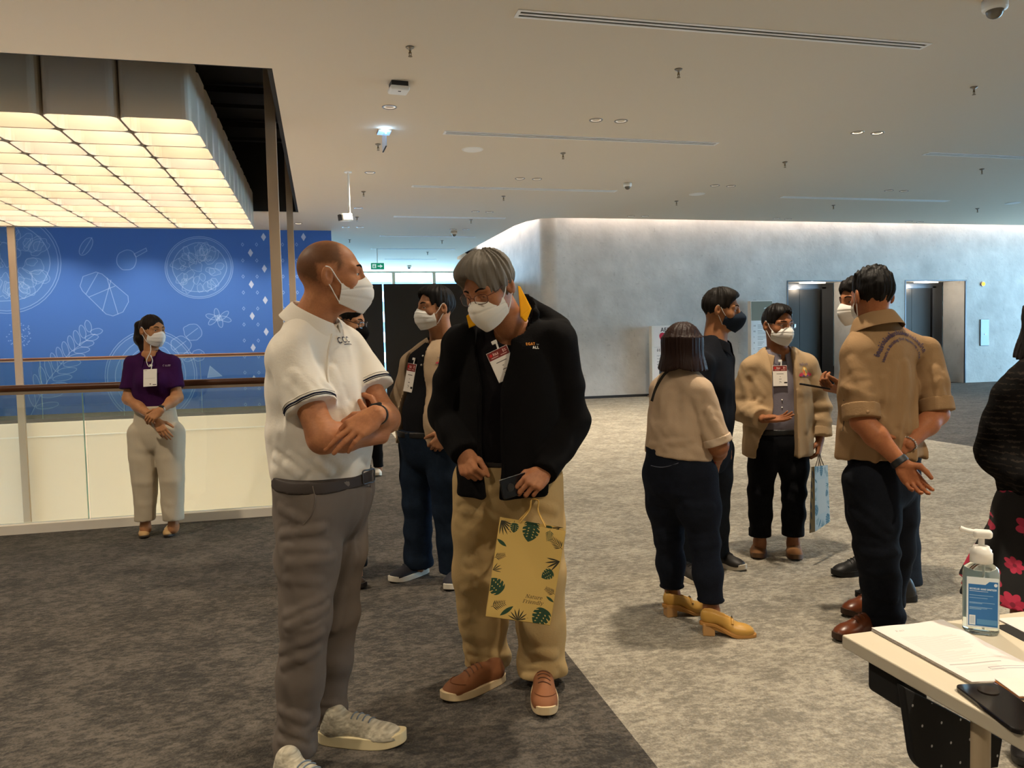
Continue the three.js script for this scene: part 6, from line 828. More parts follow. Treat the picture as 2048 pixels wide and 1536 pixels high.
  beltOn(K, T, waist.clone().add(V(0, -0.018, 0)), mat({ color: '#0f0e0e', roughness: 0.4 }), 0.007); for (const a of ['L', 'R']) { const g = band(K, 'turn_up', { add: [ecap(J['an' + a].clone().setY(0.1), J['an' + a].clone().setY(0.3), 0.064, 0.066)], k: 0.02 }, J['an' + a].clone().setY(0.13), J['an' + a].clone().setY(0.18), 0.004, denim([0.085, 0.09, 0.11]), 0.006, T.m); }
  const so = { mat: mat({ color: '#7d5228', roughness: 0.8 }), soleMat: mat({ color: '#5d3f22' }), sole: 0.024, len: 0.285, boot: 0.05, laces: mat({ color: '#3b2916' }), cell: 0.005 }; shoe(K, onPlane(1521, 1096), onPlane(1513, 1128), so); shoe(K, onPlane(1585, 1098), onPlane(1594, 1130), so);
  badge(SH, 1559, 752, 0.085, 0.125, badgeTex, 0, 'name badge on the grey shirt of the gesturing man'); bagHand8 = K.J(1638, 905, -0.05);
}
// -- man in the tan jacket seen from behind
{
  const K = person('man in tan printed club jacket with rolled sleeves, hands clasped behind his back', 3.5, [1745, 1262]);
  const J = joints(K, { head: [1744, 592, 0], neck: [1750, 650, 0.0], shL: [1712, 708, -0.05], shR: [1848, 702, 0.06], elL: [1724, 842, -0.14], wrL: [1802, 926, -0.24], elR: [1874, 828, -0.02], wrR: [1816, 888, -0.14], hipL: [1744, 962, -0.07], hipR: [1778, 956, 0.08], knL: [1752, 1105, -0.08], knR: [1784, 1095, 0.1], anL: [1768, 1235, -0.02], anR: [1772, 1200, 0.22] });
  const B = bodyFrames(K, J, -160, -118), F = headFrame(J.head, -172, 2, 0, 0.236), SB = bodyShape(J, B, { arm: [0.05, 0.046, 0.043, 0.03] });
  const hL = handPrims(handFrame(J.wrL, K.J(1842, 985, -0.26).sub(J.wrL), FWD.clone().negate().addScaledVector(RIGHT, -0.15)), -1, { curl: [0.55, 0.6, 0.65, 0.7], spread: 0.04, thumb: [[0.75, 0.55, 0.35], [0.2, 0.95, 0.3], [0.0, 0.95, 0.35]], s: 1.03 });
  const hR = handPrims(handFrame(J.wrR, K.J(1772, 900, -0.12).sub(J.wrR), FWD.clone().negate().addScaledVector(UP, 0.2)), 1, { curl: [0.9, 0.95, 1.0, 1.05], thumb: [[0.7, 0.7, 0.4], [0.4, 0.85, 0.5], [0.2, 0.8, 0.6]], s: 1.03 });
  K.add('body', [[SB, 0.0085], [headParts(K, F, J, 0.058), 0.0045], [{ add: hL, k: 0.004 }, 0.0034], [{ add: hR, k: 0.004 }, 0.0034]], skin('#b3744d'));
  hairOn(K, F, 'crop', hairMat('#0d0b0b', 0.45), 0.0042); eyes(F, K); maskOn(F, K, 'pleat');
  const f = B.front, hem = K.J(1760, 912, -0.08), tan = cloth('#977a59');
  const sl = (a, b) => limb([a, lerp(a, b, 0.5), lerp(a, b, 1.15)], [0.068, 0.071, 0.07]).map(g => clipEnd(withK(g, 0.016), lerp(a, b, 0.9), b.clone().sub(a).normalize()));
  const tr = [...torso(J, B, [0.178, 0.135], [0.18, 0.145], [0.185, 0.15]), ecap(B.pel, B.pel.clone().setY(hem.y - 0.06), 0.188, 0.195, f, 0.85)].map(g => clipEnd(g, hem, UP.clone().negate()));
  const drape = (x, y, z) => { const p = V(x, y, z).sub(B.mid), u = p.dot(RIGHT), v = -p.y; return 0.012 * sstep(0.08, 0.3, v) * (ridge(Math.sin((u - 0.02) * 34 + v * 5) * 0.8) - 0.4); };
  const JS = { add: [...tr, ...sl(J.shL, J.elL), ...sl(J.shR, J.elR)], k: 0.045, disp: sumf(drape, wrinkle(7, 4, 0.006, 131), crumple(J.elL, 0.18, 90, 0.014), crumple(J.elR, 0.18, 90, 0.016)), sub: [withK(ecap(J.neck.clone().addScaledVector(f, 0.02), J.neck.clone().add(V(0, 0.3, 0)), 0.066, 0.1), 0.006)] };
  addCreases(JS, [[1792, 730, 1772, 872], [1812, 730, 1816, 862], [1838, 740, 1850, 830], [1742, 720, 1756, 800], [1702, 722, 1724, 790], [1700, 782, 1752, 772], [1862, 784, 1902, 772], [1765, 760, 1748, 870], [1870, 740, 1885, 790], [1780, 860, 1810, 885]], 0.011, 0.019);
  const jk = K.add('jacket', JS, tan, 0.007);
  for (const s of ['L', 'R']) { const a = J['sh' + s], b = J['el' + s]; band(K, 'rolled_cuff', { add: [ecap(lerp(a, b, 0.6), lerp(a, b, 1.3), 0.07, 0.071)], k: 0.02, disp: wrinkle(12, 6, 0.002, 5) }, lerp(a, b, 0.76), lerp(a, b, 0.97), 0.007, tan, 0.005, jk); }
  collar(K, J.neck.clone().add(V(0, 0.004, 0)), V(0, 1, 0).addScaledVector(f, 0.25).normalize(), f, 0.083, 0.085, { h: 0.045, drop: 0.07, out: 0.036, open: 0.4, tip: 0.02 }, tan, 'collar', jk);
  K.mark(JS, 1808, 689, 0.32, 0.17, textTex(768, 410, g => { g.fillStyle = g.strokeStyle = '#4a3f5c'; const arc = (n, r, a0, a1, put) => { for (let i = 0; i < n; i++) { const a = mix(a0, a1, i / (n - 1)); g.save(); g.translate(384 + r * Math.sin(a), 440 - r * Math.cos(a)); g.rotate(a); put(i); g.restore(); } }; g.lineWidth = 8; arc(27, 355, -1.12, 1.12, i => thai(g, -15, -36, 29, 40, i * 4 + 1)); const en = "Hotels & Building Chief Engineering's Club"; g.font = 'bold 40px sans-serif'; g.textAlign = 'center'; arc(en.length, 285, -1.25, 1.25, i => g.fillText(en[i], 0, 0)); }), 0.0, { parent: jk, name: 'back_print', nu: 24, nv: 14 });
  { const p = [[1688, 800], [1689, 830], [1686, 862]].map(([a, b]) => castS(JS, camera.position, ray(a, b))).filter(Boolean); if (p.length > 2) K.add('pocket_slit', tube(p, 0.003, 12, 5), mat({ color: '#4a3420' }), 0, jk); }
  const waist = K.J(1760, 905, 0.02), T = trousers(K, J, B, { waist, hw: [0.152, 0.16], hq: 0.9, r: [0.12, 0.108, 0.09, 0.082, 0.08], hem: 0.05, mat: denim([0.09, 0.105, 0.14]), cell: 0.0075, lines: [[1705, 990, 1780, 1060], [1700, 1020, 1770, 1080], [1720, 1080, 1785, 1096], [1726, 1110, 1790, 1104], [1740, 1190, 1792, 1200], [1742, 1228, 1795, 1236], [1740, 1245, 1792, 1252]], disp: sumf(wrinkle(6, 4, 0.007, 141, 0.9), crumple(J.knL, 0.2, 70, 0.014), crumple(J.anL, 0.18, 85, 0.014)) });
  wristWatch(K, lerp(J.wrL, J.elL, -0.02), lerp(J.wrL, J.elL, 0.1), 0.0355, mat({ color: '#1f2226', roughness: 0.5 }), FWD.clone().addScaledVector(RIGHT, 0.6));
  { const n = J.elR.clone().sub(J.wrR).normalize(), c = lerp(J.wrR, J.elR, 0.02), g = []; const u = UP.clone().cross(n).normalize(), v = n.clone().cross(u); for (let i = 0; i < 18; i++) { const t = i / 18 * 6.2832, p = c.clone().addScaledVector(u, Math.cos(t) * 0.033).addScaledVector(v, Math.sin(t) * 0.033); g.push(new THREE.SphereGeometry(0.0052, 8, 6).translate(p.x, p.y, p.z)); } K.add('bead_bracelet', merge(g), mat({ color: '#a8a49c', roughness: 0.3, metalness: 0.3 })); }
  const so = { mat: mat({ color: '#6a3418', roughness: 0.32 }), soleMat: mat({ color: '#3a2212', roughness: 0.6 }), sole: 0.022, len: 0.3, laces: mat({ color: '#52280f' }), cell: 0.0045 }; shoe(K, onPlane(1772, 1262), onPlane(1657, 1286), so); shoe(K, onPlane(1780, 1215), onPlane(1676, 1236), so);
}
// -- man hidden behind him, holding out a phone
{
  const K = person('man with white mask half hidden behind the tan jacket, holding out a phone', 4.15, [1755, 1178]);
  const J = joints(K, { head: [1716, 602, 0], neck: [1735, 676, 0], shL: [1738, 712, -0.13], shR: [1770, 704, 0.14], elL: [1742, 808, -0.1], wrL: [1682, 780, -0.2], elR: [1790, 800, 0.16], wrR: [1790, 870, 0.1], hipL: [1770, 900, -0.07], hipR: [1800, 898, 0.08], knL: [1758, 1022, 0.04], knR: [1806, 1032, 0.0], anL: [1738, 1125, 0.22], anR: [1814, 1165, -0.14] });
  const B = bodyFrames(K, J, -70), F = headFrame(J.head, -74, 4, 0, 0.232), SB = bodyShape(J, B); const hL = handPrims(handFrame(J.wrL, K.J(1640, 772, -0.24).sub(J.wrL), UP.clone().negate().addScaledVector(FWD, -0.3).negate()), -1, { curl: [0.9, 0.9, 0.95, 1.0], thumb: [[0.5, 0.8, 0.4], [0.0, 0.95, 0.4], [-0.1, 0.9, 0.4]] });
  K.add('body', [[SB, 0.011], [headParts(K, F, J, 0.057), 0.0045], [{ add: hL, k: 0.004 }, 0.004]], skin('#a8704c'));
  hairOn(K, F, 'crop', hairMat('#141110'), 0.005); eyes(F, K); maskOn(F, K, 'fold');
  const w = K.J(1770, 890, 0), tan = cloth('#9f8767'); const SS = { add: [...torso(J, B, [0.16, 0.115], [0.155, 0.12], [0.16, 0.12]), ...limb([J.shL, J.elL, J.wrL], [0.066, 0.06, 0.045]).map(g => withK(clipEnd(g, lerp(J.elL, J.wrL, 0.8), J.wrL.clone().sub(J.elL).normalize()), 0.02)), ...limb([J.shR, J.elR, J.wrR], [0.066, 0.06, 0.045])], k: 0.05, disp: wrinkle(8, 4, 0.006, 151), cuts: [[w.clone().add(V(0, -0.04, 0)), UP.clone().negate()]] }; K.add('jacket', SS, tan, 0.01);
  trousers(K, J, B, { waist: w, hw: [0.145, 0.155], r: [0.1, 0.092, 0.076, 0.07, 0.066], hem: 0.06, mat: denim([0.16, 0.2, 0.26]), disp: wrinkle(6, 4, 0.005, 161, 0.8), cell: 0.01 });
  const so = { mat: mat({ color: '#141415', roughness: 0.5 }), soleMat: mat({ color: '#0e0e0f' }), sole: 0.026, len: 0.29, laces: mat({ color: '#0c0c0c' }), cell: 0.005 }; shoe(K, onPlane(1752, 1143), onPlane(1679, 1152), so); shoe(K, onPlane(1833, 1202), onPlane(1742, 1200), so);
  const ph = thing('smartphone', 'thin black phone held edge on between two men in tan jackets', 'phone', K.J(1624, 772, -0.26)), a = RIGHT.clone().addScaledVector(UP, -0.2).normalize(), n = UP.clone().addScaledVector(a, -UP.dot(a)).normalize(); ph.quaternion.setFromRotationMatrix(new THREE.Matrix4().makeBasis(a, n, a.clone().cross(n))); mesh('case', plate(0.14, 0.07, 0.011, 0.009, 0.015, 0, 0), mat({ color: '#131417', roughness: 0.3 }), ph); mesh('screen', box(0.125, 0.0006, 0.062, 0.015, 0.0052, 0), mat({ color: '#060607', roughness: 0.08 }), ph);
}
// -- woman in black lace at the edge
{
  const K = person('woman in black lace top and black skirt with crimson flowers beside the table', 2.45, [2110, 1480]);
  const J = joints(K, { head: [2118, 640, 0], neck: [2112, 725, 0], shR: [2030, 795, 0.02], shL: [2205, 790, 0.0], elR: [1998, 905, 0.06], wrR: [2062, 958, -0.12], elL: [2240, 905, 0.0], wrL: [2160, 970, -0.15], hipR: [2062, 1010, 0], hipL: [2155, 1010, 0], knR: [2060, 1230, 0], knL: [2155, 1230, 0], anR: [2062, 1430, 0.04], anL: [2150, 1430, 0.04] });
  const B = bodyFrames(K, J, -8), F = headFrame(J.head, -30, 10, 0, 0.22), SB = bodyShape(J, B, { arm: [0.055, 0.05, 0.043, 0.028] }); const hR = handPrims(handFrame(J.wrR, K.J(2110, 985, -0.2).sub(J.wrR), FWD), 1, { s: 0.9 }), hL = handPrims(handFrame(J.wrL, K.J(2105, 992, -0.22).sub(J.wrL), FWD), -1, { s: 0.9 });
  K.add('body', [[SB, 0.01], [headParts(K, F, J, 0.052), 0.005], [{ add: hR, k: 0.004 }, 0.0045], [{ add: hL, k: 0.004 }, 0.0045]], skin('#8a5436')); hairOn(K, F, 'bob', hairMat('#120c0a'), 0.006); eyes(F, K); maskOn(F, K, 'pleat');
  const lace = dataTex(256, (u, v) => { const n = tfbm(u, v, 24, 3, 3, 2), l = Math.sin(v * 6.2832 * 14 + 5 * n) > 0.62 && n > 0.44; const t = l ? 0.15 : 0.05; return [t, t * 0.85, t * 0.72]; }); lace.repeat.set(4, 4);
  const lm = phys({ map: lace, roughness: 0.95, specularIntensity: 0.2, bumpMap: weave, bumpScale: 0.001 }), w = K.J(2105, 965, 0);
  const SS = { add: [...torso(J, B, [0.16, 0.12], [0.15, 0.12], [0.16, 0.125]), ...limb([J.shR, lerp(J.shR, J.elR, 0.55), J.elR, J.wrR], [0.068, 0.07, 0.066, 0.05]).map(g => withK(g, 0.02)), ...limb([J.shL, J.elL, J.wrL], [0.066, 0.064, 0.05]).map(g => withK(g, 0.02))], k: 0.04, disp: sumf(wrinkle(9, 9, 0.005, 171), crumple(J.elR, 0.16, 90, 0.008)) }; for (let i = 0; i < 6; i++) SS.add[i] = clipEnd(SS.add[i], w.clone().add(V(0, -0.05, 0)), UP.clone().negate()); K.add('lace_top', SS, lm, 0.008);
  const flo = canvasTex(512, 512, g => { g.fillStyle = '#0b090a'; g.fillRect(0, 0, 512, 512); for (const [cx, cy, R] of [[110, 120, 70], [200, 210, 52], [330, 90, 66], [400, 280, 74], [290, 390, 60], [100, 400, 70], [460, 450, 46], [220, 50, 36], [50, 260, 46]]) { for (let i = 0; i < 7; i++) { const a = i * 0.8976 + cx; g.fillStyle = i % 2 ? '#a8203f' : '#bb2c4b'; g.beginPath(); g.ellipse(cx + R * 0.55 * Math.cos(a), cy + R * 0.55 * Math.sin(a), R * 0.42, R * 0.3, a, 0, 7); g.fill(); } g.fillStyle = '#7d1730'; g.beginPath(); g.arc(cx, cy, R * 0.2, 0, 7); g.fill(); } }); flo.wrapS = flo.wrapT = THREE.RepeatWrapping; flo.repeat.set(2.9, 2.9);
  const hemY = K.J(2000, 1185, -0.05).y, c0 = w.clone(), c1 = V(w.x, hemY - 0.02, w.z), SK = { add: [ecap(c0, lerp(c0, c1, 0.35), 0.135, 0.175, B.front, 0.8), ecap(lerp(c0, c1, 0.35), lerp(c0, c1, 1.2), 0.175, 0.31, B.front, 0.85)], k: 0.03, disp: (x, y, z) => { const a = Math.atan2(x - w.x, z - w.z); return 0.02 * sstep(c0.y, hemY, y) * Math.sin(a * 9 + 2 * noise3(a * 2, 0, 1)); }, cuts: [[c1, UP.clone().negate()], [c0.clone().add(V(0, 0.02, 0)), UP]] };
  K.add('floral_skirt', SK, phys({ map: flo, roughness: 0.85, sheen: 0.3 }), 0.009);
  const so = { mat: mat({ color: '#161212', roughness: 0.5 }), soleMat: M.dark, sole: 0.02, len: 0.24, low: true, cell: 0.006 }; shoe(K, onPlane(2062, 1475), onPlane(2050, 1530), so); shoe(K, onPlane(2150, 1475), onPlane(2145, 1530), so);
}
// ---------------------------------------------------------------- paper bags
function paperBag(label, c, depthV, faceTex, sideTex, hand, hcol) {   // c: the four front corners TL TR BR BL
  const o = c[2].clone().lerp(c[3], 0.5), t = thing('paper_bag', label, 'bag', o), q = c.map(p => p.clone().sub(o)), b = q.map((p, i) => p.clone().add(depthV.clone().multiplyScalar(i < 2 ? 0.55 : 1)));
  const quad = (a, bb, cc, d, th = 0.002) => sheet([[a, bb], [d, cc]], th, 10, 12); const fm = mat({ map: faceTex, roughness: 0.85 }), sm = mat({ map: sideTex, roughness: 0.85 });
  mesh('front', quad(q[0], q[1], q[2], q[3]), fm, t); mesh('back', quad(b[1], b[0], b[3], b[2]), fm, t);
  const fold = (a, bb, cc, d, s) => { const m0 = a.clone().lerp(bb, 0.5).addScaledVector(s, -0.02), m1 = d.clone().lerp(cc, 0.5); return sheet([[a, m0, bb], [d, m1, cc]], 0.002, 8, 10); };
  const across = q[1].clone().sub(q[0]).normalize(); mesh('gusset', fold(q[1], b[1], b[2], q[2], across), sm, t); mesh('gusset', fold(b[0], q[0], q[3], b[3], across.clone().negate()), sm, t);
  mesh('base', quad(q[3], q[2], b[2], b[3], 0.004), sm, t);
  const h = hand.clone().sub(o); for (const [A, Bb] of [[q[0], q[1]], [b[0], b[1]]]) mesh('handle', tube([A.clone().lerp(Bb, 0.3), A.clone().lerp(Bb, 0.34).lerp(h, 0.6), h.clone().addScaledVector(across, -0.012), h.clone().addScaledVector(across, 0.012), A.clone().lerp(Bb, 0.66).lerp(h, 0.6), A.clone().lerp(Bb, 0.7)], 0.0028, 30, 6), mat({ color: hcol, roughness: 0.8 }), t);
  return t;
}
function leafPrint(g, w, h, bg, c1, c2) {
  g.fillStyle = bg; g.fillRect(0, 0, w, h);
  const leaf = (x, y, L, a, wd = 0.2, c = c1) => { g.save(); g.translate(x, y); g.rotate(a); g.fillStyle = c; g.beginPath(); g.moveTo(0, 0); g.quadraticCurveTo(L * 0.5, -L * wd, L, 0); g.quadraticCurveTo(L * 0.5, L * wd, 0, 0); g.fill(); g.restore(); };
  const fan = (x, y, L, a, n, sp, c, wd = 0.09) => { for (let i = 0; i < n; i++) leaf(x, y, L * (1 - 0.25 * Math.abs(i / (n - 1) - 0.5)), a + (i / (n - 1) - 0.5) * sp, wd, c); };
  const fern = (x, y, L, a, c) => { g.save(); g.translate(x, y); g.rotate(a); g.strokeStyle = c; g.lineWidth = 3; g.beginPath(); g.moveTo(0, 0); g.lineTo(L, 0); g.stroke(); g.restore(); for (let i = 1; i < 8; i++) for (const s of [-1, 1]) { const t = i / 8; leaf(x + Math.cos(a) * L * t, y + Math.sin(a) * L * t, L * 0.42 * (1.1 - 0.6 * t), a + s * 0.95, 0.16, c); } };
  const monstera = (x, y, R, a, c) => { g.save(); g.translate(x, y); g.rotate(a); g.fillStyle = c; g.beginPath(); g.moveTo(0, -R); g.bezierCurveTo(R * 1.3, -R * 1.05, R * 1.25, R * 0.4, 0, R * 1.15); g.bezierCurveTo(-R * 1.25, R * 0.4, -R * 1.3, -R * 1.05, 0, -R); g.fill(); g.fillStyle = bg; for (const s of [-1, 1]) for (let i = 0; i < 4; i++) { g.save(); g.translate(s * R * 0.95, -R * 0.45 + i * R * 0.42); g.rotate(s * (0.5 - 0.1 * i)); g.beginPath(); g.ellipse(0, 0, R * 0.42, R * 0.07, 0, 0, 7); g.fill(); g.restore(); g.beginPath(); g.ellipse(s * R * 0.3, -R * 0.4 + i * R * 0.32, R * 0.1, R * 0.06, s * 0.6, 0, 7); g.fill(); } g.strokeStyle = c2; g.lineWidth = 3; g.beginPath(); g.moveTo(0, -R); g.lineTo(0, R); g.stroke(); g.restore(); };
  const k = w / 512; g.save(); g.scale(k, k);
  fan(10, 0, 130, 0.75, 7, 1.6, c2); monstera(120, 40, 36, 0, c1); monstera(250, 55, 70, 0.1, c1); fern(395, 10, 95, 1.55, c1); fern(510, 150, 120, 3.8, c2); leaf(0, 150, 95, 0.55, 0.3); fern(0, 300, 90, -0.4, c2); fan(508, 250, 120, 2.7, 4, 1.1, c2, 0.12); fan(0, 400, 80, -0.5, 4, 1.2, c2, 0.1); monstera(430, 370, 46, 0.9, c1); fern(510, 520, 90, 3.6, c2); monstera(40, 520, 70, 2.2, c1); leaf(512, 585, 76, 3.7, 0.28); fern(30, 690, 120, -0.4, c2); leaf(110, 750, 130, -0.75, 0.26); fan(255, 770, 100, -1.57, 7, 2.4, c2, 0.11); monstera(430, 720, 76, 0.4, c1);
  g.restore();
}
{
  const d = 2.72, cs = [[1000, 1040, d + 0.02], [1131, 1062, d - 0.03], [1100, 1250, d - 0.06], [972, 1232, d]].map(a => at(...a));
  const face = canvasTex(512, 770, (g, w, h) => { leafPrint(g, w, h, '#cdac60', '#24452f', '#2b2a1c'); g.fillStyle = '#2b2314'; g.font = 'italic 40px serif'; g.fillText('Nature', 286, 580); g.fillText('Friendly', 270, 622); }), side = canvasTex(64, 64, g => { g.fillStyle = '#bf9d55'; g.fillRect(0, 0, 64, 64); });
  paperBag('yellow leaf printed paper bag held before khaki trousers', cs, FWD.clone().multiplyScalar(0.085), face, side, bagHand5, '#b58f45');
  const d2 = 4.6, c2 = [[1629, 933, d2 - 0.04], [1655, 930, d2 + 0.12], [1660, 1043, d2 + 0.12], [1630, 1063, d2 - 0.04]].map(a => at(...a));
  const f2 = canvasTex(512, 770, (g, w, h) => { leafPrint(g, w, h, '#b9c8cb', '#4d7c92', '#5b8798'); g.fillStyle = '#c4cccb'; g.fillRect(120, 170, 270, 430); }), s2 = canvasTex(256, 512, (g, w, h) => { g.fillStyle = '#6d5a2c'; g.fillRect(0, 0, w, h); g.fillStyle = '#1d1a10'; for (let i = 0; i < 6; i++) { g.beginPath(); g.ellipse(i % 2 ? 20 : 60, 60 + i * 80, 44, 22, 0.6, 0, 7); g.fill(); } });
  paperBag('pale blue leaf printed paper bag hanging from the gesturing man\'s hand', c2, RIGHT.clone().multiplyScalar(-0.045).addScaledVector(FWD, -0.03), f2, s2, bagHand8, '#3d352a');
}
// ---------------------------------------------------------------- table and what lies on it
const TY = 0.74, TX0 = 1.055, TX1 = 2.75, TZ0 = -1.405, TZ1 = -0.78;
{
  const t = thing('folding_table', 'cream laminate folding table with rounded legs', 'table', V((TX0 + TX1) / 2, 0, (TZ0 + TZ1) / 2)), lam = mat({ color: '#cdc3ad', roughness: 0.45 });
  mesh('table_top', rbox(TX1 - TX0, 0.028, TZ1 - TZ0, 0.004, 0, TY - 0.014, 0), lam, t);
  const cx = (TX0 + TX1) / 2, cz = (TZ0 + TZ1) / 2;
  for (const [x, z] of [[TX0 + 0.065, -1.11], [TX0 + 0.065, -0.975], [TX1 - 0.065, -1.11], [TX1 - 0.065, -0.975]]) { mesh('leg', cyl(0.016, 0.016, TY - 0.03, x - cx, (TY - 0.03) / 2, z - cz, 24), mat({ color: '#bda98a', roughness: 0.5 }), t); }
  for (const x of [TX0 + 0.065, TX1 - 0.065]) mesh('foot_bar', rbox(0.05, 0.03, TZ1 - TZ0, 0.01, x - cx, 0.025, 0), mat({ color: '#bda98a', roughness: 0.5 }), t);
  mesh('bracket', rbox(0.07, 0.085, 0.1, 0.012, TX0 + 0.08 - cx, TY - 0.075, TZ0 + 0.07 - cz), M.black, t); mesh('bracket_arm', rbox(0.05, 0.03, 0.16, 0.006, TX0 + 0.07 - cx, TY - 0.04, TZ0 + 0.09 - cz), M.black, t);
  mesh('brace', bar(V(TX0 + 0.22 - cx, 0.55, TZ1 - 0.25 - cz), V(TX0 + 0.65 - cx, TY - 0.03, TZ1 - 0.25 - cz), 0.012, 10), mat({ color: '#bda98a', roughness: 0.5 }), t);
  // polka dot tote hanging under the table
  const b = thing('tote_bag', 'black tote bag with white dots hanging under the cream table', 'bag', V(0, 0, 0)); const P = (px, py) => onZ(px, py, -1.19);
  const dots = canvasTex(512, 512, g => { g.fillStyle = '#08080a'; g.fillRect(0, 0, 512, 512); g.fillStyle = '#c9cbd0'; for (let j = 0; j < 6; j++) for (let i = 0; i < 6; i++) { g.beginPath(); g.ellipse(40 + i * 88 + (j % 2) * 44, 40 + j * 86, 4.5, 6, 0, 0, 7); g.fill(); } });
  const sh = new THREE.Shape(), c = [P(1806, 1375), P(1825, 1505), P(1870, 1545), P(1990, 1530), P(1998, 1478), P(1900, 1425)]; sh.moveTo(c[0].x, c[0].y); sh.lineTo(c[1].x, c[1].y); sh.quadraticCurveTo(P(1832, 1540).x, P(1832, 1540).y, c[2].x, c[2].y); sh.lineTo(c[3].x, c[3].y); sh.lineTo(c[4].x, c[4].y); sh.lineTo(c[5].x, c[5].y); sh.closePath();
  const g = new THREE.ExtrudeGeometry(sh, { depth: 0.012, bevelEnabled: true, bevelSize: 0.003, bevelThickness: 0.004, bevelSegments: 3 }).translate(0, 0, -1.2); dots.wrapS = dots.wrapT = THREE.RepeatWrapping; dots.repeat.set(4, 4); mesh('bag_body', g, mat({ map: dots, roughness: 0.8 }), b); mesh('strap', tube([V(1.24, 0.58, -1.195), V(1.26, 0.66, -1.195), V(1.3, TY - 0.04, -1.195), V(1.35, 0.64, -1.195), V(1.37, 0.56, -1.195)], 0.006, 20, 8), M.black, b);
}
{ // papers
  const T = (px, py) => onPlane(px, py, TY); const pile = (name, label, pts, th, tex, n = 3) => { const t = thing(name, label, 'paper', V(0, TY, 0)); const q = pts.map(([x, y]) => T(x, y)); const up = k => q.map(p => V(p.x, k, p.z)); for (let i = 0; i < n; i++) { const [a, b, c, d] = up(0.001 + i * th).map((p, j) => p.add(V(0.004 * hash3(i, j, 3), 0, 0.004 * hash3(i, j, 5)))); mesh('page', sheet([[a, b], [d, c]], th * 0.85, 12, 12, i === n - 1 ? (u, v) => 0.0016 * Math.sin(u * 9 + v * 3) * u : undefined), mat({ color: i === n - 1 && tex ? '#ffffff' : '#dcd5d0', map: i === n - 1 ? tex : null, roughness: 0.9 }), t); } };
  const page = canvasTex(512, 724, g => { g.fillStyle = '#dcd5d0'; g.fillRect(0, 0, 512, 724); g.fillStyle = '#8e8782'; g.font = 'italic 26px serif'; g.fillText('R m7', 95, 92); for (let i = 0; i < 26; i++) { g.globalAlpha = 0.45; g.fillRect(60, 170 + i * 13, 80 + 300 * hash3(i, 1, 4), 3); } g.globalAlpha = 1; g.fillRect(50, 530, 330, 6); g.globalAlpha = 0.5; for (let i = 0; i < 5; i++) g.fillRect(60, 565 + i * 14, 260, 3); g.globalAlpha = 1; g.strokeStyle = '#7c7a86'; g.lineWidth = 4; g.strokeRect(240, 588, 240, 24); });
  pile('paper_sheets', 'stack of printed white sheets lying along the cream table', [[1742, 1262], [1884, 1246], [2110, 1362], [1940, 1370]], 0.002, page, 4);
  pile('paper_sheets', 'white sheets on the black clipboard behind the sanitizer', [[1994, 1240], [2090, 1232], [2230, 1290], [2110, 1300]], 0.002, null, 2);
  const cb = thing('clipboard', 'black clipboard under white sheets at the table edge', 'clipboard', V(0, TY, 0)); const q = [[1988, 1252], [2085, 1242], [2235, 1302], [2110, 1316]].map(([x, y]) => T(x, y)); mesh('board', sheet([[V(q[0].x, 0.0005, q[0].z), V(q[1].x, 0.0005, q[1].z)], [V(q[3].x, 0.0005, q[3].z), V(q[2].x, 0.0005, q[2].z)]], 0.001, 4, 4), M.black, cb); mesh('clip', rbox(0.08, 0.012, 0.02, 0.004, q[2].x - 0.04, 0.008, q[2].z - 0.02), M.chrome, cb);
  const f = thing('leaflet', 'folded colour leaflets beside the phone on the table', 'leaflet', T(2060, 1385)); for (let i = 0; i < 3; i++) mesh('sheet', rbox(0.14, 0.002, 0.07, 0.0008, 0.03, 0.003 + i * 0.003, -0.01 + i * 0.004).rotateY(-0.15 - 0.06 * i), mat({ color: ['#8c7f93', '#c27a3a', '#e3dcd4'][i], roughness: 0.5 }), f);
  const a = T(1908, 1380), b = T(2000, 1372), c = T(2048, 1470), ph = thing('smartphone', 'large black phone lying face down on the cream table', 'phone', T(2010, 1420).setY(TY)); ph.rotation.y = -Math.atan2(c.z - a.z, c.x - a.x) * 0 + 1.35;
  mesh('case', plate(0.165, 0.078, 0.013, 0.009, 0, 0.0046, 0), mat({ color: '#171312', roughness: 0.12 }), ph); mesh('camera_plate', cyl(0.017, 0.017, 0.002, 0.052, 0.0098, 0.005), mat({ color: '#2b241f', roughness: 0.1 }), ph); mesh('side_key', rbox(0.022, 0.003, 0.001, 0.0004, 0.0, 0.005, 0.0392), M.chrome, ph);
}
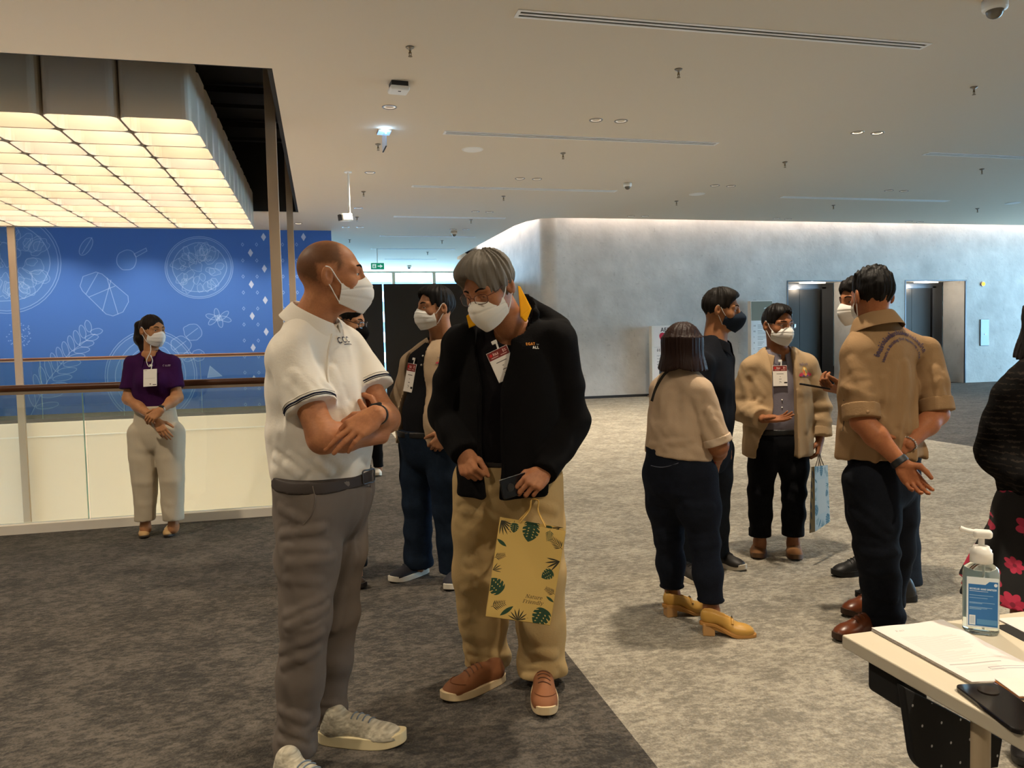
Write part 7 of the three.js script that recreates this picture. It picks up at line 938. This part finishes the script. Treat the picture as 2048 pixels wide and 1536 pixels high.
{ // hand sanitizer bottle
  const p = onPlane(1961, 1264, TY), s = 0.00124, bx = thing('sanitizer_bottle', 'clear pump bottle of hand sanitizer with blue label', 'bottle', V(p.x, TY, p.z)); bx.rotation.y = -YAW - 0.42; const W2 = 0.068, D2 = 0.046, HB = 0.152;
  const outline = (w, d, r) => { const o = []; for (const [sx, sz, a] of [[1, 1, 0], [-1, 1, 1], [-1, -1, 2], [1, -1, 3]]) for (let i = 0; i <= 5; i++) { const t = (a + i / 5) * Math.PI / 2; o.push([sx * (w / 2 - r) + r * Math.cos(t), sz * (d / 2 - r) + r * Math.sin(t)]); } return o; };
  const loft = (sec) => { const pos = [], idx = [], n = sec[0][0].length; sec.forEach(([o, y]) => o.forEach(([x, z]) => pos.push(x, y, z))); for (let j = 0; j < sec.length - 1; j++) for (let i = 0; i < n; i++) { const a = j * n + i, b = j * n + (i + 1) % n; idx.push(a, a + n, b, b, a + n, b + n); } for (const [j, f] of [[0, 0], [sec.length - 1, 1]]) { const c = pos.length / 3; pos.push(0, sec[j][1], 0); for (let i = 0; i < n; i++) { const a = j * n + i, b = j * n + (i + 1) % n; f ? idx.push(a, c, b) : idx.push(a, b, c); } } const g = new THREE.BufferGeometry(); g.setAttribute('position', new THREE.Float32BufferAttribute(pos, 3)); g.setIndex(idx); g.computeVertexNormals(); g.setAttribute('uv', new THREE.Float32BufferAttribute(new Float32Array(pos.length / 3 * 2), 2)); return g; };
  mesh('bottle_body', loft([[outline(W2 - 0.01, D2 - 0.01, 0.018), 0.0005], [outline(W2, D2, 0.02), 0.006], [outline(W2, D2, 0.02), HB * 0.85], [outline(W2 - 0.004, D2 - 0.004, 0.02), HB * 0.92], [outline(W2 - 0.022, D2 - 0.014, 0.018), HB * 0.975], [outline(0.034, 0.034, 0.0168), HB]]), phys({ color: '#f0f6f6', transmission: 1, thickness: 0.04, roughness: 0.05, ior: 1.36, attenuationColor: new THREE.Color('#bfe0e0'), attenuationDistance: 0.25 }), bx);
  const lab = canvasTex(256, 420, g => { g.fillStyle = '#dfe9ee'; g.fillRect(0, 0, 256, 420); g.fillStyle = '#1f6fb4'; g.beginPath(); g.moveTo(14, 60); g.lineTo(150, 60); g.lineTo(182, 32); g.lineTo(250, 32); g.lineTo(250, 408); g.lineTo(14, 408); g.fill(); g.fillStyle = '#e8f2fa'; g.font = 'bold 21px sans-serif'; g.fillText('MICROLAB  HAND SANITIZER', 22, 106, 218); g.fillRect(22, 116, 150, 3); g.globalAlpha = 0.6; for (const y of [150, 172, 210, 218, 250, 258, 266]) g.fillRect(22, y, 90 + 120 * hash3(y, 1, 2), 4); g.globalAlpha = 1; g.beginPath(); g.arc(232, 58, 14, 0, 7); g.fill(); g.fillStyle = '#dfe9ee'; g.fillRect(22, 320, 50, 82); g.fillStyle = '#a9bccb'; for (let i = 0; i < 6; i++) g.fillRect(30 + i * 6, 330, 3, 60); g.globalAlpha = 0.4; g.fillStyle = '#9cc6e6'; g.fillRect(84, 350, 160, 44); });
  mesh('label', sheet([[-1, 0, 1].map(i => V(i * 0.029, 0.125, D2 / 2 + 0.0012)), [-1, 0, 1].map(i => V(i * 0.029, 0.018, D2 / 2 + 0.0012))], 0.0004, 6, 6), mat({ map: lab, roughness: 0.4 }), bx); mesh('back_label', box(0.05, 0.1, 0.0006, 0, 0.075, -D2 / 2 - 0.0006), M.white, bx);
  const cp = mesh('cap', lathe([[0, 0], [0.0215, 0], [0.0215, 0.02], [0.0195, 0.022], [0.0195, 0.027], [0.0165, 0.029], [0.015, 0.034], [0.006, 0.036], [0, 0.036]]).translate(0, HB, 0), M.whitePlastic, bx);
  mesh('pump_stem', cyl(0.006, 0.006, 0.022, 0, HB + 0.042, 0, 16), M.whitePlastic, bx); mesh('pump_head', rbox(0.036, 0.018, 0.022, 0.007, 0.002, HB + 0.06, 0, 3), M.whitePlastic, bx); mesh('spout', tube([V(-0.012, HB + 0.063, 0), V(-0.03, HB + 0.066, 0), V(-0.04, HB + 0.07, 0)], 0.0052, 10, 10), M.whitePlastic, bx); mesh('dip_tube', cyl(0.0025, 0.0025, HB - 0.01, 0.004, HB / 2 + 0.004, 0, 8), M.whitePlastic, bx);
}
renderer.render(scene, camera);
